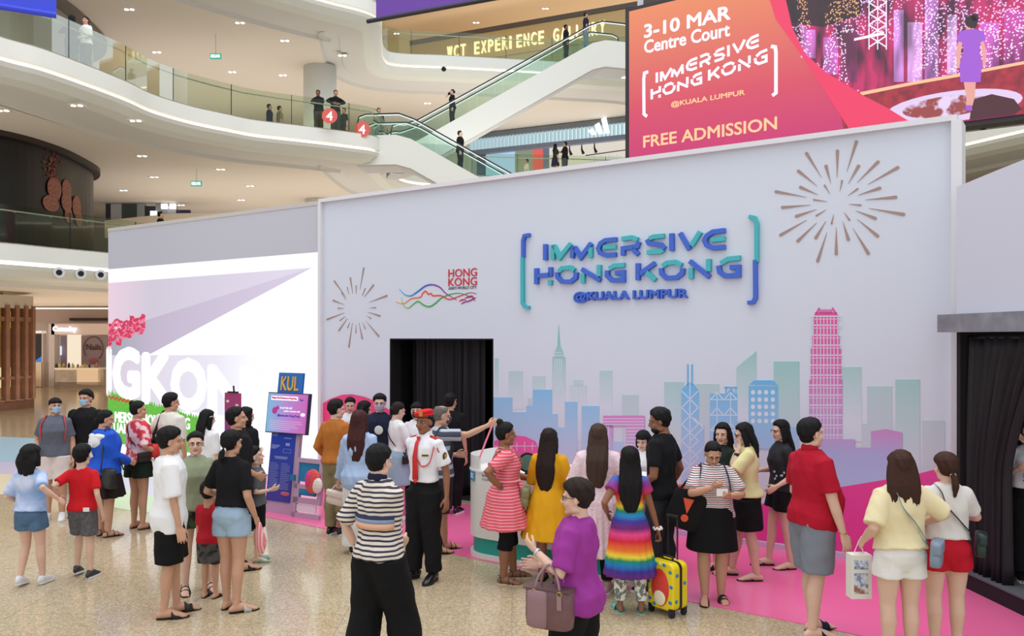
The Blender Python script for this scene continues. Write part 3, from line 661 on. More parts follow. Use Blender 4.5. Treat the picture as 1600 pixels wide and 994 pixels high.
for y in (545, 625, 705):
    ls += [bar((1158, y), (1300, y), 2.5), bar((1162, y), (1195, y - 38), 2.5), bar((1195, y - 38), (1228, y), 2.5), bar((1232, y), (1265, y - 38), 2.5), bar((1265, y - 38), (1298, y), 2.5)]
ls += [bar((1195, 513), (1195, 800), 2), bar((1265, 513), (1265, 800), 2)]
vinyl('printed_line', whitep, [c1(l) for l in ls], y=-.0078)
vinyl('printed_tower', sky, [c1(rect(1358, 1510, 474, 800)), c1([(1362, 467), (1508, 467), (1484, 445), (1386, 445)])], y=-.0072)
vinyl('printed_dot', whitep, [c1([(x + 11 * math.cos(a * .524), y + 12 * math.sin(a * .524)) for a in range(12)]) for x in (1381, 1415, 1449, 1484) for y in (507, 545, 582, 619, 656)], y=-.008)
# pink buildings
pinkg = ramp_mat('pink_gate', [(.9, (190, 196, 236)), (1.5, (222, 130, 200)), (1.95, (226, 92, 176))], rough=.5)
vinyl('printed_gate', pinkg, [c1([(605, 690), (605, 628), (820, 628), (820, 860), (725, 860), (725, 683), (655, 683), (655, 690)])], y=-.0082)
vinyl('printed_line', whitep, [c1(rect(605, 820, y, y + 4)) for y in (642, 657, 672)] + [c1(rect(728, 820, y, y + 4)) for y in range(690, 850, 17)], y=-.0088)
vinyl('printed_block', pinkg, [c1(rect(556, 655, 675, 860))], y=-.0082)
vinyl('printed_line', whitep, [c1(rect(x, x + 3, 680, 835)) for x in range(566, 642, 11)] + [c1(rect(560, 642, y, y + 3)) for y in range(690, 840, 14)], y=-.0088)
ptow = ramp_mat('pink_tower', [(.9, (188, 170, 216)), (1.6, (200, 150, 205)), (2.1, (214, 105, 175)), (2.8, (226, 80, 160))], rough=.5)
vinyl('printed_tower', ptow, [c2(rect(*r)) for r in ((316, 443, 78, 185), (306, 452, 185, 258), (299, 460, 258, 425), (291, 468, 425, 745))] + [c2([(318, 78), (442, 78), (438, 62), (322, 62)]), c2([(322, 70), (330, 70), (348, 38), (340, 36)]), c2([(438, 70), (430, 70), (410, 38), (418, 36)])] + [c2(rect(x, x + 4, 46, 70)) for x in range(345, 415, 9)], y=-.0078)
vinyl('printed_line', whitep, [c2(rect(x, x + 4, 84, 742)) for x in (310, 330, 349, 367, 385, 403, 421, 441)] + [c2(rect(292, 468, y, y + 6)) for y in [80] + [128 + i * 53.5 for i in range(12)]] + [c2(rect(292, 468, y, y + 3)) for y in [97] + [145 + i * 53.5 for i in range(12)]], y=-.0084)
plow = ramp_mat('pink_lilac', [(.75, (180, 205, 240)), (1.2, (178, 180, 226)), (1.72, (228, 96, 178))], rough=.5)
vinyl('printed_block', plow, [c2([(345, 1010), (345, 742), (535, 742), (535, 787), (621, 787), (621, 700), (702, 687), (789, 706), (789, 847), (812, 847), (812, 1010)])], y=-.0092)
magenta = ramp_mat('pink_ground', [(0, (226, 60, 150)), (1.1, (236, 70, 160))], rough=.45)
orange = mat('print_orange', (242, 96, 46), .5)
zb0 = lambda u: .07
def ground(pts, m, y): # outline given by its upper edge, closed along the skirting
    q = pp(pts); q = [(u, z) for u, z in q]; vinyl('printed_hill', m, [[(q[0][0], .07)] + q + [(q[-1][0], .07)]][0:1], y=y, raw=True)
def hill(pts, m, y): q = [(u, max(z, .075)) for u, z in pp(pts)]; vinyl('printed_hill', m, [[(q[-1][0], .07), (q[0][0], .07)] + q], y=y, raw=True)
hill([(1040, 758), (1066, 757), (1086, 762), (1130, 780), (1180, 800)], orange, -.0098)
hill([(1030, 776), (1075, 766), (1110, 790), (1180, 790), (1240, 775), (1304, 762.5), (1380, 750), (1440, 739), (1485, 727)], magenta, -.0104)
hill([(503, 632), (515, 624), (535, 617), (550, 616), (570, 620), (590, 628), (609, 641)], mat('hill_pink', (240, 62, 130), .45), -.0098)
hill([(771.5, 690), (785, 684), (805, 680), (822, 682), (838, 690), (846, 712)], mat('hill_rose', (238, 96, 170), .45), -.0098)
vinyl('printed_line', whitep, [c1(bar((40 + i * 40, 760 + 5 * i % 9), (40 + i * 40, 810), 1.5)) for i in range(6)] + [c1(bar((40, 785), (262, 785), 1.5))], y=-.0104)

# fireworks: one part per ray
gold = mat('firework_bronze', (166, 138, 130), .45)
def ray(o, i, w, m=gold, nm='firework_ray'):
    o = np.array(wp(*o)); i = np.array(wp(*i)); d = o - i; L = np.linalg.norm(d); d /= L; n = np.array([-d[1], d[0]])
    pts = [tuple(i)] + [tuple(o + n * w)] + [tuple(o + (n * math.cos(a) + d * math.sin(a)) * w) for a in (.6, 1.2, 1.9, 2.5)] + [tuple(o - n * w)]
    vinyl(nm, m, [pts[::-1]], y=-.006, raw=True)
R5 = [((437, 60), (395, 190)), ((355, 100), (354, 215)), ((222, 110), (288, 215)), ((306, 165), (327, 240)), ((446, 165), (402, 240)), ((530, 147), (440, 235)), ((615, 171), (487, 243)), ((187, 186), (268, 250)), ((196, 256), (272, 288)), ((90, 275), (222, 298)), ((537, 260), (443, 290)), ((606, 299), (475, 310)), ((118, 343), (238, 332)), ((178, 381), (265, 351)), ((640, 373), (490, 346)), ((518, 390), (433, 356)), ((110, 462), (222, 397)), ((184, 488), (266, 408)), ((262, 474), (305, 402)), ((270, 574), (310, 450)), ((350, 543), (350, 428)), ((402, 481), (378, 402)), ((488, 541), (422, 432)), ((528, 466), (440, 392))]
R5b = [((375, 228), (366, 272)), ((300, 248), (323, 283)), ((442, 263), (400, 292)), ((455, 333), (405, 328)), ((253, 310), (312, 317)), ((265, 378), (305, 353)), ((330, 413), (339, 373)), ((407, 397), (384, 363))]
f5 = lambda p: (1180 + p[0] * .36207, 200 + p[1] * .36207); f3 = lambda p: (480 + p[0] / 3.106, 240 + p[1] / 3.106)
for o, i in R5: ray(f5(o), f5(i), .018)
for o, i in R5b: ray(f5(o), f5(i), .010)
R3 = [((275, 557), (257, 660)), ((210, 605), (222, 680)), ((133, 620), (190, 697)), ((322, 638), (277, 697)), ((387, 690), (300, 722)), ((127, 713), (182, 733)), ((97, 805), (182, 772)), ((353, 788), (295, 768)), ((155, 858), (195, 800)), ((203, 938), (220, 822)), ((268, 897), (252, 820)), ((348, 886), (285, 812))]
R3b = [((333, 748), (302, 748)), ((195, 650), (203, 683)), ((238, 642), (238, 682)), ((282, 655), (268, 690)), ((168, 676), (190, 710)), ((150, 751), (180, 750)), ((160, 810), (185, 790)), ((197, 845), (207, 820)), ((237, 870), (237, 830)), ((283, 850), (270, 820)), ((310, 800), (290, 787))]
for o, i in R3: ray(f3(o), f3(i), .015)
for o, i in R3b: ray(f3(o), f3(i), .009)
# city brand ribbons and words
def ribbon(pts, w, m):
    c = catmull([wp(*f3(p)) for p in pts], 6); n = len(c); A = []; B = []
    for i in range(n):
        t = c[min(n - 1, i + 1)] - c[max(0, i - 1)]; t /= np.linalg.norm(t) + 1e-9; q = np.array([-t[1], t[0]]); k = w * (.25 + .75 * math.sin(math.pi * min(.95, (i + .5) / n)))
        A.append(tuple(c[i] + q * k)); B.append(tuple(c[i] - q * k))
    b = MB()
    for i in range(n - 1): b.prism([B[i], B[i + 1], A[i + 1], A[i]], -.006, 0)
    b.obj('ribbon', m, wall)
u0, u1 = wp(450, 460)[0], wp(745, 470)[0]; uL = wp(620, 465)[0]
bl = ramp_mat('ribbon_blue', [(uL, (60, 190, 220)), (uL + .5, (60, 110, 200)), (uL + .95, (150, 60, 150)), (u1, (170, 60, 130))], 'X'); og = ramp_mat('ribbon_orange', [(uL, (240, 150, 60)), (uL + .4, (235, 100, 70)), (u1, (205, 40, 60))], 'X'); gr = ramp_mat('ribbon_green', [(uL, (190, 205, 60)), (uL + .35, (90, 180, 80)), (u1, (40, 150, 90))], 'X')
ribbon([(448, 658), (475, 685), (505, 690), (540, 668), (575, 643), (610, 637), (645, 650), (675, 680), (725, 710)], .014, bl)
ribbon([(430, 720), (470, 728), (505, 705), (550, 697), (560, 680), (575, 668), (588, 682), (602, 680), (612, 690), (650, 690), (690, 708), (740, 692), (790, 676), (822, 680)], .013, og)
ribbon([(457, 697), (468, 735), (490, 750), (520, 728), (540, 718), (565, 735), (595, 743), (625, 725), (650, 703), (690, 685), (740, 678), (800, 697)], .013, gr)
for k, (a, c_) in enumerate((((738, 718), (770, 710)), ((748, 730), (778, 714)), ((765, 704), (800, 697)), ((775, 722), (805, 710)), ((795, 712), (820, 700)), ((785, 700), (815, 716)))): ribbon([a, ((a[0] + c_[0]) / 2, a[1] - 8), c_], .012, mat('dragon%d' % (k % 2), ((200, 40, 60), (150, 60, 160))[k % 2], .5))
redp = mat('brand_red', (205, 44, 64), .5)
def word(s, m, x0, x1, ytop, ybot, parent=wall, fr_=wp, y0=-.006, y1=0, bold=0.0, name='lettering'):
    a = fr_((x0), ybot); b_ = fr_(x1, ybot); xm = (x0 + x1) / 2; zt_ = fr_(xm, ytop)[1]; zb_ = fr_(xm, ybot)[1]
    return text_obj(name, s, m, parent, a[0], b_[0], zb_, zt_, y0, y1, bold)
word('HONG', redp, 701, 745.5, 420, 432.5, bold=.01); word('KONG', redp, 701, 745.5, 434, 446.5, bold=.01); word("ASIA'S WORLD CITY", mat('print_navy', (50, 50, 80), .5), 701, 745, 447.5, 452)

# raised title sign
sign = thing('title_sign', 'raised blue and teal letters between two tall brackets on the booth wall', 'sign', (WP.O[0], WP.O[1], 0), WP.rz)
sB = mat('letter_blue', (58, 102, 205), .4); sT = mat('letter_teal', (64, 182, 190), .4)
B_, T_ = 0, 1
LET = [('I', [(B_, [(271, 226), (271, 316)])]),
 ('M', [(T_, [(314, 315), (314, 230)]), (T_, [(318, 232), (354, 300), (416, 222)])]),
 ('M', [(B_, [(422, 305), (432, 238)]), (B_, [(436, 242), (472, 300), (532, 220)]), (T_, [(528, 244), (528, 302)])]),
 ('E', [(B_, [(675, 198), (612, 204), (584, 222), (572, 250), (582, 276), (618, 289), (672, 284)]), (T_, [(600, 244), (672, 240)])]),
 ('R', [(T_, [(705, 196), (765, 188), (795, 200)]), (B_, [(801, 212), (792, 238), (712, 250), (712, 290)]), (B_, [(765, 252), (798, 285)])]),
 ('S', [(T_, [(945, 178), (885, 184), (862, 194)]), (B_, [(848, 200), (860, 222), (925, 228), (948, 252)]), (T_, [(940, 258), (922, 268), (848, 272)])]),
 ('I', [(B_, [(987, 165), (988, 264)])]),
 ('V', [(B_, [(1035, 163), (1088, 256)]), (T_, [(1100, 235), (1150, 155)])]),
 ('E', [(B_, [(1290, 148), (1222, 156), (1188, 178), (1174, 205), (1186, 232), (1222, 248), (1290, 242)]), (T_, [(1212, 202), (1290, 194)])]),
 ('H', [(B_, [(220, 362), (220, 452)]), (B_, [(222, 405), (300, 398)]), (B_, [(300, 356), (300, 408)]), (T_, [(298, 430), (298, 457)])]),
 ('O', [(T_, [(348, 380), (366, 362), (412, 357), (436, 374)]), (B_, [(338, 385), (340, 412), (364, 438), (416, 438), (443, 415), (446, 385)])]),
 ('N', [(T_, [(484, 390), (484, 447)]), (B_, [(478, 368), (582, 432)]), (T_, [(576, 343), (576, 408)])]),
 ('G', [(T_, [(720, 343), (662, 348), (634, 365)]), (B_, [(622, 375), (622, 405), (648, 430), (712, 430), (712, 385), (668, 390)])]),
 ('K', [(B_, [(796, 334), (796, 430)]), (B_, [(893, 333), (806, 395)]), (T_, [(845, 385), (895, 430)])]),
 ('O', [(T_, [(936, 350), (962, 332), (1010, 327), (1044, 345)]), (B_, [(927, 362), (930, 393), (958, 418), (1016, 415), (1047, 390), (1050, 362)])]),
 ('N', [(T_, [(1097, 362), (1097, 422)]), (B_, [(1090, 322), (1202, 412)]), (T_, [(1197, 310), (1197, 380)])]),
 ('G', [(T_, [(1376, 303), (1308, 310), (1266, 335)]), (B_, [(1253, 348), (1260, 385), (1290, 406), (1365, 402), (1365, 355), (1318, 358)])]),
 ('[', [(B_, [(182, 172), (152, 178), (144, 206), (144, 300)]), (T_, [(140, 300), (141, 560), (154, 580), (178, 585)])]),
 (']', [(T_, [(1425, 70), (1456, 76), (1469, 106), (1469, 326)]), (B_, [(1460, 315), (1462, 530), (1448, 555), (1418, 558)])])]
def stroke_poly(pts, w):
    c = [np.array(p, float) for p in pts]; n = len(c); A = []; Bq = []
    for i in range(n):
        a = c[max(0, i - 1)]; b_ = c[min(n - 1, i + 1)]
        if 0 < i < n - 1:
            t1 = c[i] - c[i - 1]; t2 = c[i + 1] - c[i]; t1 /= np.linalg.norm(t1); t2 /= np.linalg.norm(t2); t = t1 + t2; t /= np.linalg.norm(t); k = min(1.8, 1 / max(.35, float(np.dot(t, t1))))
        else: t = b_ - a; t /= np.linalg.norm(t); k = 1
        q = np.array([-t[1], t[0]]) * w * k; A.append(c[i] + q); Bq.append(c[i] - q)
    return [[tuple(Bq[i]), tuple(Bq[i + 1]), tuple(A[i + 1]), tuple(A[i])] for i in range(n - 1)]
def logo(fr_, cx, cy, parent, w, y0, y1, mats, wob=None):
    for ch, strokes in LET:
        b = MB(); used = []
        for ci, pts in strokes:
            q = [fr_(*((cx(p), cy(p)))) for p in pts]
            mi = ci if len(mats) > 1 else 0
            for poly in stroke_poly(q, w * (.8 if ch in '[]' else 1)): b.prism(poly, y0, y1, mi)
        b.obj('bracket' if ch in '[]' else 'letter', list(mats), parent)
logo(wp, lambda p: 780 + p[0] / 3.6364, lambda p: 320 + p[1] / 3.6364, sign, .029, -.06, 0, (sB, sT))
word('@KUALA LUMPUR', sB, 899, 1075, 454, 471, sign, y0=-.05, bold=.05)

# ================================================================ bright screen wall at the far end
led = thing('led_wall', 'tall grey booth wall filled with a bright white video screen', 'screen wall', (WP.O[0], WP.O[1], 0), WP.rz)
uA = wp(167, 500)[0]; uB = wp(501, 500)[0]; zs = wp(400, 401.5)[1]
MB().box(uA, -.03, 0.03, .3, zs, WH - .05).obj('header_panel', mat('header_grey', (196, 197, 208), .5), led)
MB().box(uA, -.03, .02, .32, WH - .05, WH + .02).obj('top_frame', mat('frame_grey', (200, 196, 192), .5), led)
MB().box(uA, -.03, .06, .3, 0, zs).obj('screen_frame', mat('header_grey', (0, 0, 0)), led)
EMI = .88
MB().box(uA, -.04, .03, .06, .04, zs).obj('screen', mat('screen_white', (250, 251, 255), emit=EMI * 1.03), led)
def cl(pts): return [(160 + a / 3.1056, 340 + b_ / 3.1056) for a, b_ in pts]
def scr(name, m, polys, k): return MB_multi(name, m, polys, k)
def MB_multi(name, m, polys, k):
    b = MB()
    for p in polys: b.prism([( max(u, uA + .0), z) for u, z in pp(p)], .03 - .0012 * k, .0305)
    return b.obj(name, m, led)
w1 = ramp_mat('screen_lilac', [(uA, (232, 205, 222)), (uA + 1.6, (206, 198, 214)), (-1.2, (222, 214, 232))], 'X', emit=EMI)
w2 = ramp_mat('screen_dusk', [(uA, (158, 160, 172)), (uA + 1.5, (190, 178, 200)), (-.6, (214, 202, 226))], 'X', emit=EMI)
MB_multi('screen_shape', w1, [cl([(15, 318), (1010, 243), (640, 360), (200, 500), (15, 560)])], 1)
MB_multi('screen_shape', w2, [cl([(15, 560), (200, 500), (640, 360), (1010, 243), (640, 440), (215, 668), (15, 668)])], 1)
MB_multi('screen_shape', ramp_mat('screen_haze', [(uA, (214, 202, 218)), (-2.9, (234, 230, 244)), (-1.9, (250, 250, 255))], 'X', emit=EMI), [cl([(15, 668), (760, 668), (800, 985), (15, 900)])], 1)
rnd = random.Random(2); fp = [MB(), MB(), MB()]
for i in range(420):
    a = rnd.random(); x = 12 + 186 * a; y0_ = 515 - 40 * a + 10 * math.sin(a * 17); y1_ = 635 - 90 * a + 14 * math.sin(a * 23); y = rnd.uniform(y0_, y1_); r = rnd.uniform(4, 9)
    if x - r < 22: x = 22 + r
    q = cl([(x + r * math.cos(t * 1.257 + i), y + r * math.sin(t * 1.257 + i)) for t in range(5)]); fp[i % 3].prism(pp(q), .03 - .0012 * (2 + i % 3), .0305)
for k_ in range(3): tag(fp[k_].obj('blossom_picture', mat('blossom%d' % k_, ((226, 70, 110), (240, 120, 150), (205, 50, 90))[k_], emit=EMI), led), kind='stuff')
ws = mat('screen_letter', (255, 255, 255), emit=1.0)
for ch, x0, x1, yt, yb in (('N', -40, 30, 640, 850), ('G', 52, 168, 645, 865), ('K', 195, 325, 672, 890), ('O', 335, 490, 700, 920), ('N', 515, 700, 735, 960), ('G', 735, 900, 770, 985)):
    a = wp(*cl([(x0, yb)])[0]); c_ = wp(*cl([(x1, yt)])[0]); x_ = max(a[0], uA + .01)
    text_obj('screen_letter', ch, ws, led, x_, c_[0], a[1], c_[1], .022, .03, .075)
grass_m = mat('screen_grass', (120, 205, 60), emit=EMI, noise=.2, nscale=40, col2=(60, 160, 30))
gb = MB(); u = uA
top = [cl([(15, 845)])[0], cl([(130, 885)])[0], cl([(300, 925)])[0], cl([(480, 985)])[0]]
tp = pp(top); n_ = 90; pts = []
for i in range(n_ + 1):
    s = i / n_ * 2.999; k_ = int(s); t = s - k_; uu = tp[k_][0] * (1 - t) + tp[k_ + 1][0] * t; zz = tp[k_][1] * (1 - t) + tp[k_ + 1][1] * t; pts.append((max(uu, uA + .002), zz + (.05 if i % 2 else -.02) + rnd.uniform(-.02, .03)))
gb.prism([(pts[-1][0], .25), (uA, .25)] + pts, .021, .0305); gb.obj('grass_picture', grass_m, led)
for i in range(14):
    p = pp(cl([(30 + i * 9, 868 + i * 2 + 8 * (i % 2))]))[0]; MB().ell((max(p[0], uA + .05), .02, p[1]), (.05, .004, .03), 8).obj('leaf_picture', mat('red_leaf', (200, 70, 40), emit=.8), led)
for s, x0, x1, y0_, y1_ in (('MERSIVE HONG KONG', 58, 420, 962, 992), ('KUALA LUMPUR', 30, 300, 1010, 1040)):
    a = wp(*cl([(x0, y1_)])[0]); c_ = wp(*cl([(x1, y0_)])[0]); text_obj('screen_caption', s, ws, led, a[0], c_[0], a[1], c_[1] - .05, .012, .02, .03)

# ================================================================ pink floor vinyl
def wl(u, y): p = WP.w(u, y); return (p.x, p.y)
e0 = GP(414, 808); e1 = GP(1335, 992)
dd = (e1 - e0).normalized(); st_ = e0 - dd * 2.6; en_ = e1 + dd * 3.0
pk = MB().slab([tuple(st_[:2]), tuple(en_[:2]), wl(WL_ + 3, 0), wl(WL_ + .1, 0), wl(0, 0), wl(-3.4, 0)], 0.0005, .006).obj('pink_vinyl_floor', mat('vinyl_pink', (240, 112, 164), .22))
tag(pk, 'glossy pink vinyl flooring laid along the foot of the booth wall', 'floor covering')

# ================================================================ giant screen hanging above the booth
BP = Plane(((983 - 800) / F * 24, 24), (7.885, -5.32))
gs = thing('giant_screen', 'giant tilted advertising screen with orange and red city event artwork', 'screen', (BP.O[0], BP.O[1], 0), BP.rz)
zt = BP(983, 18)[1]; zb = BP(983, 256.5)[1]; BL = 11.5
MB().box(-.14, BL + .1, .04, .5, zb - .12, zt + .12).obj('cabinet', mat('screen_cabinet', (38, 38, 42), .5), gs)
BE = .95
MB().box(0, BL, 0, .04, zb, zt).obj('screen', ramp_mat('banner_grad', [(zb, (196, 44, 112)), (zb + 1.6, (210, 72, 96)), (zt, (228, 136, 92))], emit=BE), gs)
def cb(pts): return [BP(980 + a / 2.5806, b_ / 2.5806) for a, b_ in pts]
def bpoly(name, m, pts, k, raw=False):
    q = pts if raw else [(min(max(u, 0.0), BL), min(max(z, zb), zt)) for u, z in cb(pts)]
    return MB().prism(q, -.0015 * k, .0).obj(name, m, gs)
def dots_mat(key, base, dot, base2):
    m = mat(key, base, emit=BE); nt = m.node_tree; b = nt.nodes['Principled BSDF']
    tc = nt.nodes.new('ShaderNodeTexCoord'); mp = nt.nodes.new('ShaderNodeMapping'); mp.inputs['Scale'].default_value = (1.3, 1, .35)
    n = nt.nodes.new('ShaderNodeTexNoise'); n.inputs['Scale'].default_value = 2.2; n.inputs['Detail'].default_value = 2
    r = nt.nodes.new('ShaderNodeValToRGB'); e = r.color_ramp.elements; e[0].position = .38; e[0].color = lin(base2); e[1].position = .6; e[1].color = lin(base)
    br = nt.nodes.new('ShaderNodeTexVoronoi'); br.inputs['Scale'].default_value = 19; br.distance = 'CHEBYCHEV'
    lt = nt.nodes.new('ShaderNodeMath'); lt.operation = 'LESS_THAN'; lt.inputs[1].default_value = .3
    n3 = nt.nodes.new('ShaderNodeTexNoise'); n3.inputs['Scale'].default_value = 1.1; mu = nt.nodes.new('ShaderNodeMath'); mu.operation = 'MULTIPLY'; gt = nt.nodes.new('ShaderNodeMath'); gt.operation = 'GREATER_THAN'; gt.inputs[1].default_value = .46
    mx = nt.nodes.new('ShaderNodeMix'); mx.data_type = 'RGBA'; mx.inputs[7].default_value = lin(dot)
    L = nt.links.new; L(tc.outputs['Object'], mp.inputs[0]); L(mp.outputs[0], n.inputs['Vector']); L(n.outputs[0], r.inputs[0]); L(tc.outputs['Object'], br.inputs['Vector']); L(br.outputs['Distance'], lt.inputs[0])
    L(mp.outputs[0], n3.inputs['Vector']); L(n3.outputs[0], gt.inputs[0]); L(gt.outputs[0], mu.inputs[0]); L(lt.outputs[0], mu.inputs[1]); L(mu.outputs[0], mx.inputs[0]); L(r.outputs[0], mx.inputs[6]); L(mx.outputs[2], b.inputs['Emission Color'])
    return m
city = dots_mat('city_lights', (196, 30, 100), (240, 190, 250), (64, 10, 50))
bpoly('city_picture', city, [(640, -60), (640, 0), (665, 110), (720, 220), (800, 290), (960, 390), (1900, 390), (1900, -700), (640, -700)], 1)
bpoly('sky_picture', dots_mat('night', (52, 12, 36), (230, 170, 120), (26, 10, 22)), [(640, 0), (665, 90), (790, 110), (940, 60), (940, -400), (640, -400)], 2)
for x0, x1, y0_, y1_, c_ in ((700, 760, 120, 235, (230, 120, 220)), (860, 930, 95, 330, (150, 40, 110)), (1075, 1115, 40, 330, (226, 150, 240)), (1130, 1190, 90, 330, (236, 170, 246)), (1200, 1255, 0, 320, (220, 130, 230)), (1290, 1330, 60, 300, (240, 180, 250)), (1420, 1500, 90, 300, (214, 90, 200)), (1520, 1600, 40, 280, (200, 70, 170)), (790, 850, 150, 300, (210, 100, 200))):
    bpoly('tower_picture', dots_mat('city%d' % x0, c_, (255, 225, 255), tuple(int(q * .6) for q in c_)), [(x0, y1_), (x1, y1_), (x1, y0_), (x0, y0_)], 3)
wl2 = mat('white_line_pic', (245, 225, 255), emit=1.1)
for i in range(6):
    y = 190 - i * 45
    for s in (bar((975, y), (1045, y - 45), 2.5), bar((1045, y), (975, y - 45), 2.5)): bpoly('mast_picture', wl2, s, 4)
for x in (975, 1010, 1045): bpoly('mast_picture', wl2, [(x - 2, 200), (x + 2, 200), (x + 2, -90), (x - 2, -90)], 4)
bpoly('mast_picture', wl2, [(915, 155), (1035, 128), (1035, 140), (915, 165)], 4)
stage = ramp_mat('stage_red', [(0, (120, 20, 40)), (BL, (210, 60, 60))], 'X', emit=BE)
bpoly('stage_picture', mat('stage_pic', (186, 36, 60), emit=BE, noise=.2, nscale=4, col2=(110, 16, 40)), [(940, 375), (1150, 335), (1330, 305), (1700, 235), (2200, 235), (2200, 700), (880, 700), (830, 330)], 4)
bpoly('stage_rim', mat('stage_gold', (250, 190, 150), emit=BE), [(940, 372), (1150, 330), (1330, 298), (1700, 228), (1700, 240), (1330, 311), (1150, 343), (940, 386)], 5)
el = lambda cx, cy, rx, ry, n=28, sk=-.12: [(cx + rx * math.cos(a * 2 * math.pi / n), cy + ry * math.sin(a * 2 * math.pi / n) + sk * rx * math.cos(a * 2 * math.pi / n)) for a in range(n)]
bpoly('stage_disc', mat('disc_lilac', (222, 200, 236), emit=BE), el(1320, 428, 275, 62), 6)
bpoly('stage_disc', mat('disc_map', (150, 60, 60), emit=BE, noise=.05, nscale=3, col2=(226, 204, 238)), el(1290, 430, 180, 42), 7)
bpoly('stage_disc', mat('disc_dark', (70, 14, 34), emit=BE), [(1385, 450), (1400, 400), (1470, 380), (1560, 400), (1590, 440), (1560, 470), (1480, 500), (1380, 500)], 8)
bpoly('pink_swoosh', mat('swoosh', (232, 50, 96), emit=BE), [(470, -260), (575, 0), (600, 80), (640, 135), (680, 190), (730, 262), (800, 372), (850, 450), (890, 512), (900, 640), (1300, 640), (1130, 485), (1040, 430), (960, 390), (880, 340), (800, 290), (760, 258), (720, 220), (690, 165), (665, 110), (640, 0), (600, -260)], 9)
# printed figure of the presenter
sk_ = mat('pic_skin', (226, 160, 150), emit=BE); pu = mat('pic_purple', (158, 84, 208), emit=BE); dk = mat('pic_hair', (36, 16, 28), emit=.9)
bpoly('figure_picture', sk_, [(1338, 160), (1326, 210), (1330, 275), (1342, 275), (1345, 215), (1352, 170)], 10); bpoly('figure_picture', sk_, [(1436, 160), (1448, 205), (1446, 268), (1434, 268), (1432, 210), (1424, 170)], 10)
bpoly('figure_picture', sk_, [(1357, 330), (1368, 395), (1366, 440), (1380, 440), (1386, 395), (1388, 330)], 10); bpoly('figure_picture', sk_, [(1386, 330), (1384, 390), (1378, 432), (1392, 428), (1402, 390), (1406, 330)], 10)
bpoly('figure_picture', sk_, [(1366, 80), (1360, 95), (1368, 118), (1385, 120), (1395, 95)], 10)
bpoly('dress_picture', pu, [(1370, 120), (1340, 128), (1326, 165), (1350, 172), (1356, 210), (1340, 265), (1344, 332), (1425, 332), (1430, 265), (1420, 210), (1424, 172), (1448, 160), (1438, 128), (1405, 118)], 11)
bpoly('hair_picture', dk, el(1388, 88, 26, 26, 16, 0), 12); bpoly('hair_picture', dk, el(1402, 70, 16, 16, 12, 0), 12)
bpoly('shoe_picture', pu, [(1364, 425), (1366, 446), (1392, 446), (1390, 425)], 12)
bw = lambda s, m, x0, x1, yt, yb, b=0.0: (lambda A, Bq, zt_, zb_: text_obj('lettering', s, m, gs, A, Bq, zb_, zt_, -.012, 0, b))(BP(980 + x0 / 2.5806, yb / 2.5806)[0], BP(980 + x1 / 2.5806, yb / 2.5806)[0], BP(980 + (x0 + x1) / 2 / 2.5806, yt / 2.5806)[1], BP(980 + (x0 + x1) / 2 / 2.5806, yb / 2.5806)[1])
wt = mat('pic_white', (248, 238, 255), emit=1.0); cr = mat('pic_cream', (250, 200, 150), emit=BE)
bw('3-10 MAR', wt, 70, 415, 62, 115, .04); bw('Centre Court', wt, 70, 413, 128, 180, .03); bw('FREE ADMISSION', cr, 66, 603, 510, 558, .025); bw('@KUALA LUMPUR', cr, 178, 474, 386, 412, .02)
# the same title in white: fit the stroke table to the screen
KX = (565 - 95) / (1376 - 209)
def lx(p): return 980 + (95 + (p[0] - 209) * KX) / 2.5806
def ly(p):
    # baselines: the wall table falls .096 to the upper right, the screen falls .17
    x = p[0]; return (285 + (p[1] - 226) * KX * 1.12 + (x - 209) * (-0.158 + 0.096 * KX * 1.12) * 1.0 + 15 ) / 2.5806
_L = LET[:]; LETB = LET[:-2]
def blogo():
    for ch, strokes in LETB:
        b = MB()
        for ci, pts in strokes:
            for poly in stroke_poly([BP(lx(p), ly(p)) for p in pts], .036): b.prism(poly, -.012, 0)
        b.obj('letter', wt, gs)
    for pts in ([(85, 290), (70, 295), (67, 320), (68, 460), (80, 470)], [(580, 187), (597, 190), (600, 210), (600, 375), (585, 386)]):
        b = MB()
        for poly in stroke_poly([BP(980 + x / 2.5806, y / 2.5806) for x, y in pts], .045): b.prism(poly, -.012, 0)
        b.obj('bracket', wt, gs)
blogo()
# steel truss that carries the screen
tr = thing('screen_truss', 'grey steel frame holding the giant screen from behind', 'truss', (BP.O[0], BP.O[1], 0), BP.rz)
for z in (zb - .1, zt - .3): MB().box(-.1, BL, .55, .75, z, z + .2).obj('rail', steel, tr)
for i in range(6): MB().box(i * 2.2, i * 2.2 + .12, .55, .7, zb - .1, zt + 4).obj('post', steel, tr)

# ================================================================ entrance wing
VP_ = Plane((4.50, 8.42), (.075, -.997))
wing = thing('entrance_wing', 'pale booth side wing with a metal beam over a dark curtained entrance', 'booth wall', (VP_.O[0], VP_.O[1], 0), VP_.rz)
MB().box(0, 3, 0, .25, 2.73, 4.02).obj('panel', mat('wing_panel', (212, 214, 228), .5), wing)
q = [(3, 4.02), (0, 4.02)] + [(x / 20 * 3, 4.02 + .10 * math.sin(min(1, x / 14) * math.pi / 2)) for x in range(21)]
MB().prism(q, 0, .25).obj('curved_top', mat('wing_panel', (0, 0, 0)), wing)
MB().box(-.14, 3, -.12, .2, 2.55, 2.73).obj('beam', mat('scuffed_steel', (172, 172, 176), .38, .6, noise=.25, nscale=5, col2=(132, 132, 138)), wing)
MB().box(0.0, .06, 0, .2, 0, 2.55).obj('post', black, wing)
MB().box(-.1, 3, 0, 2.2, 0, .155).obj('platform', mat('platform_black', (16, 16, 18), .7), wing)
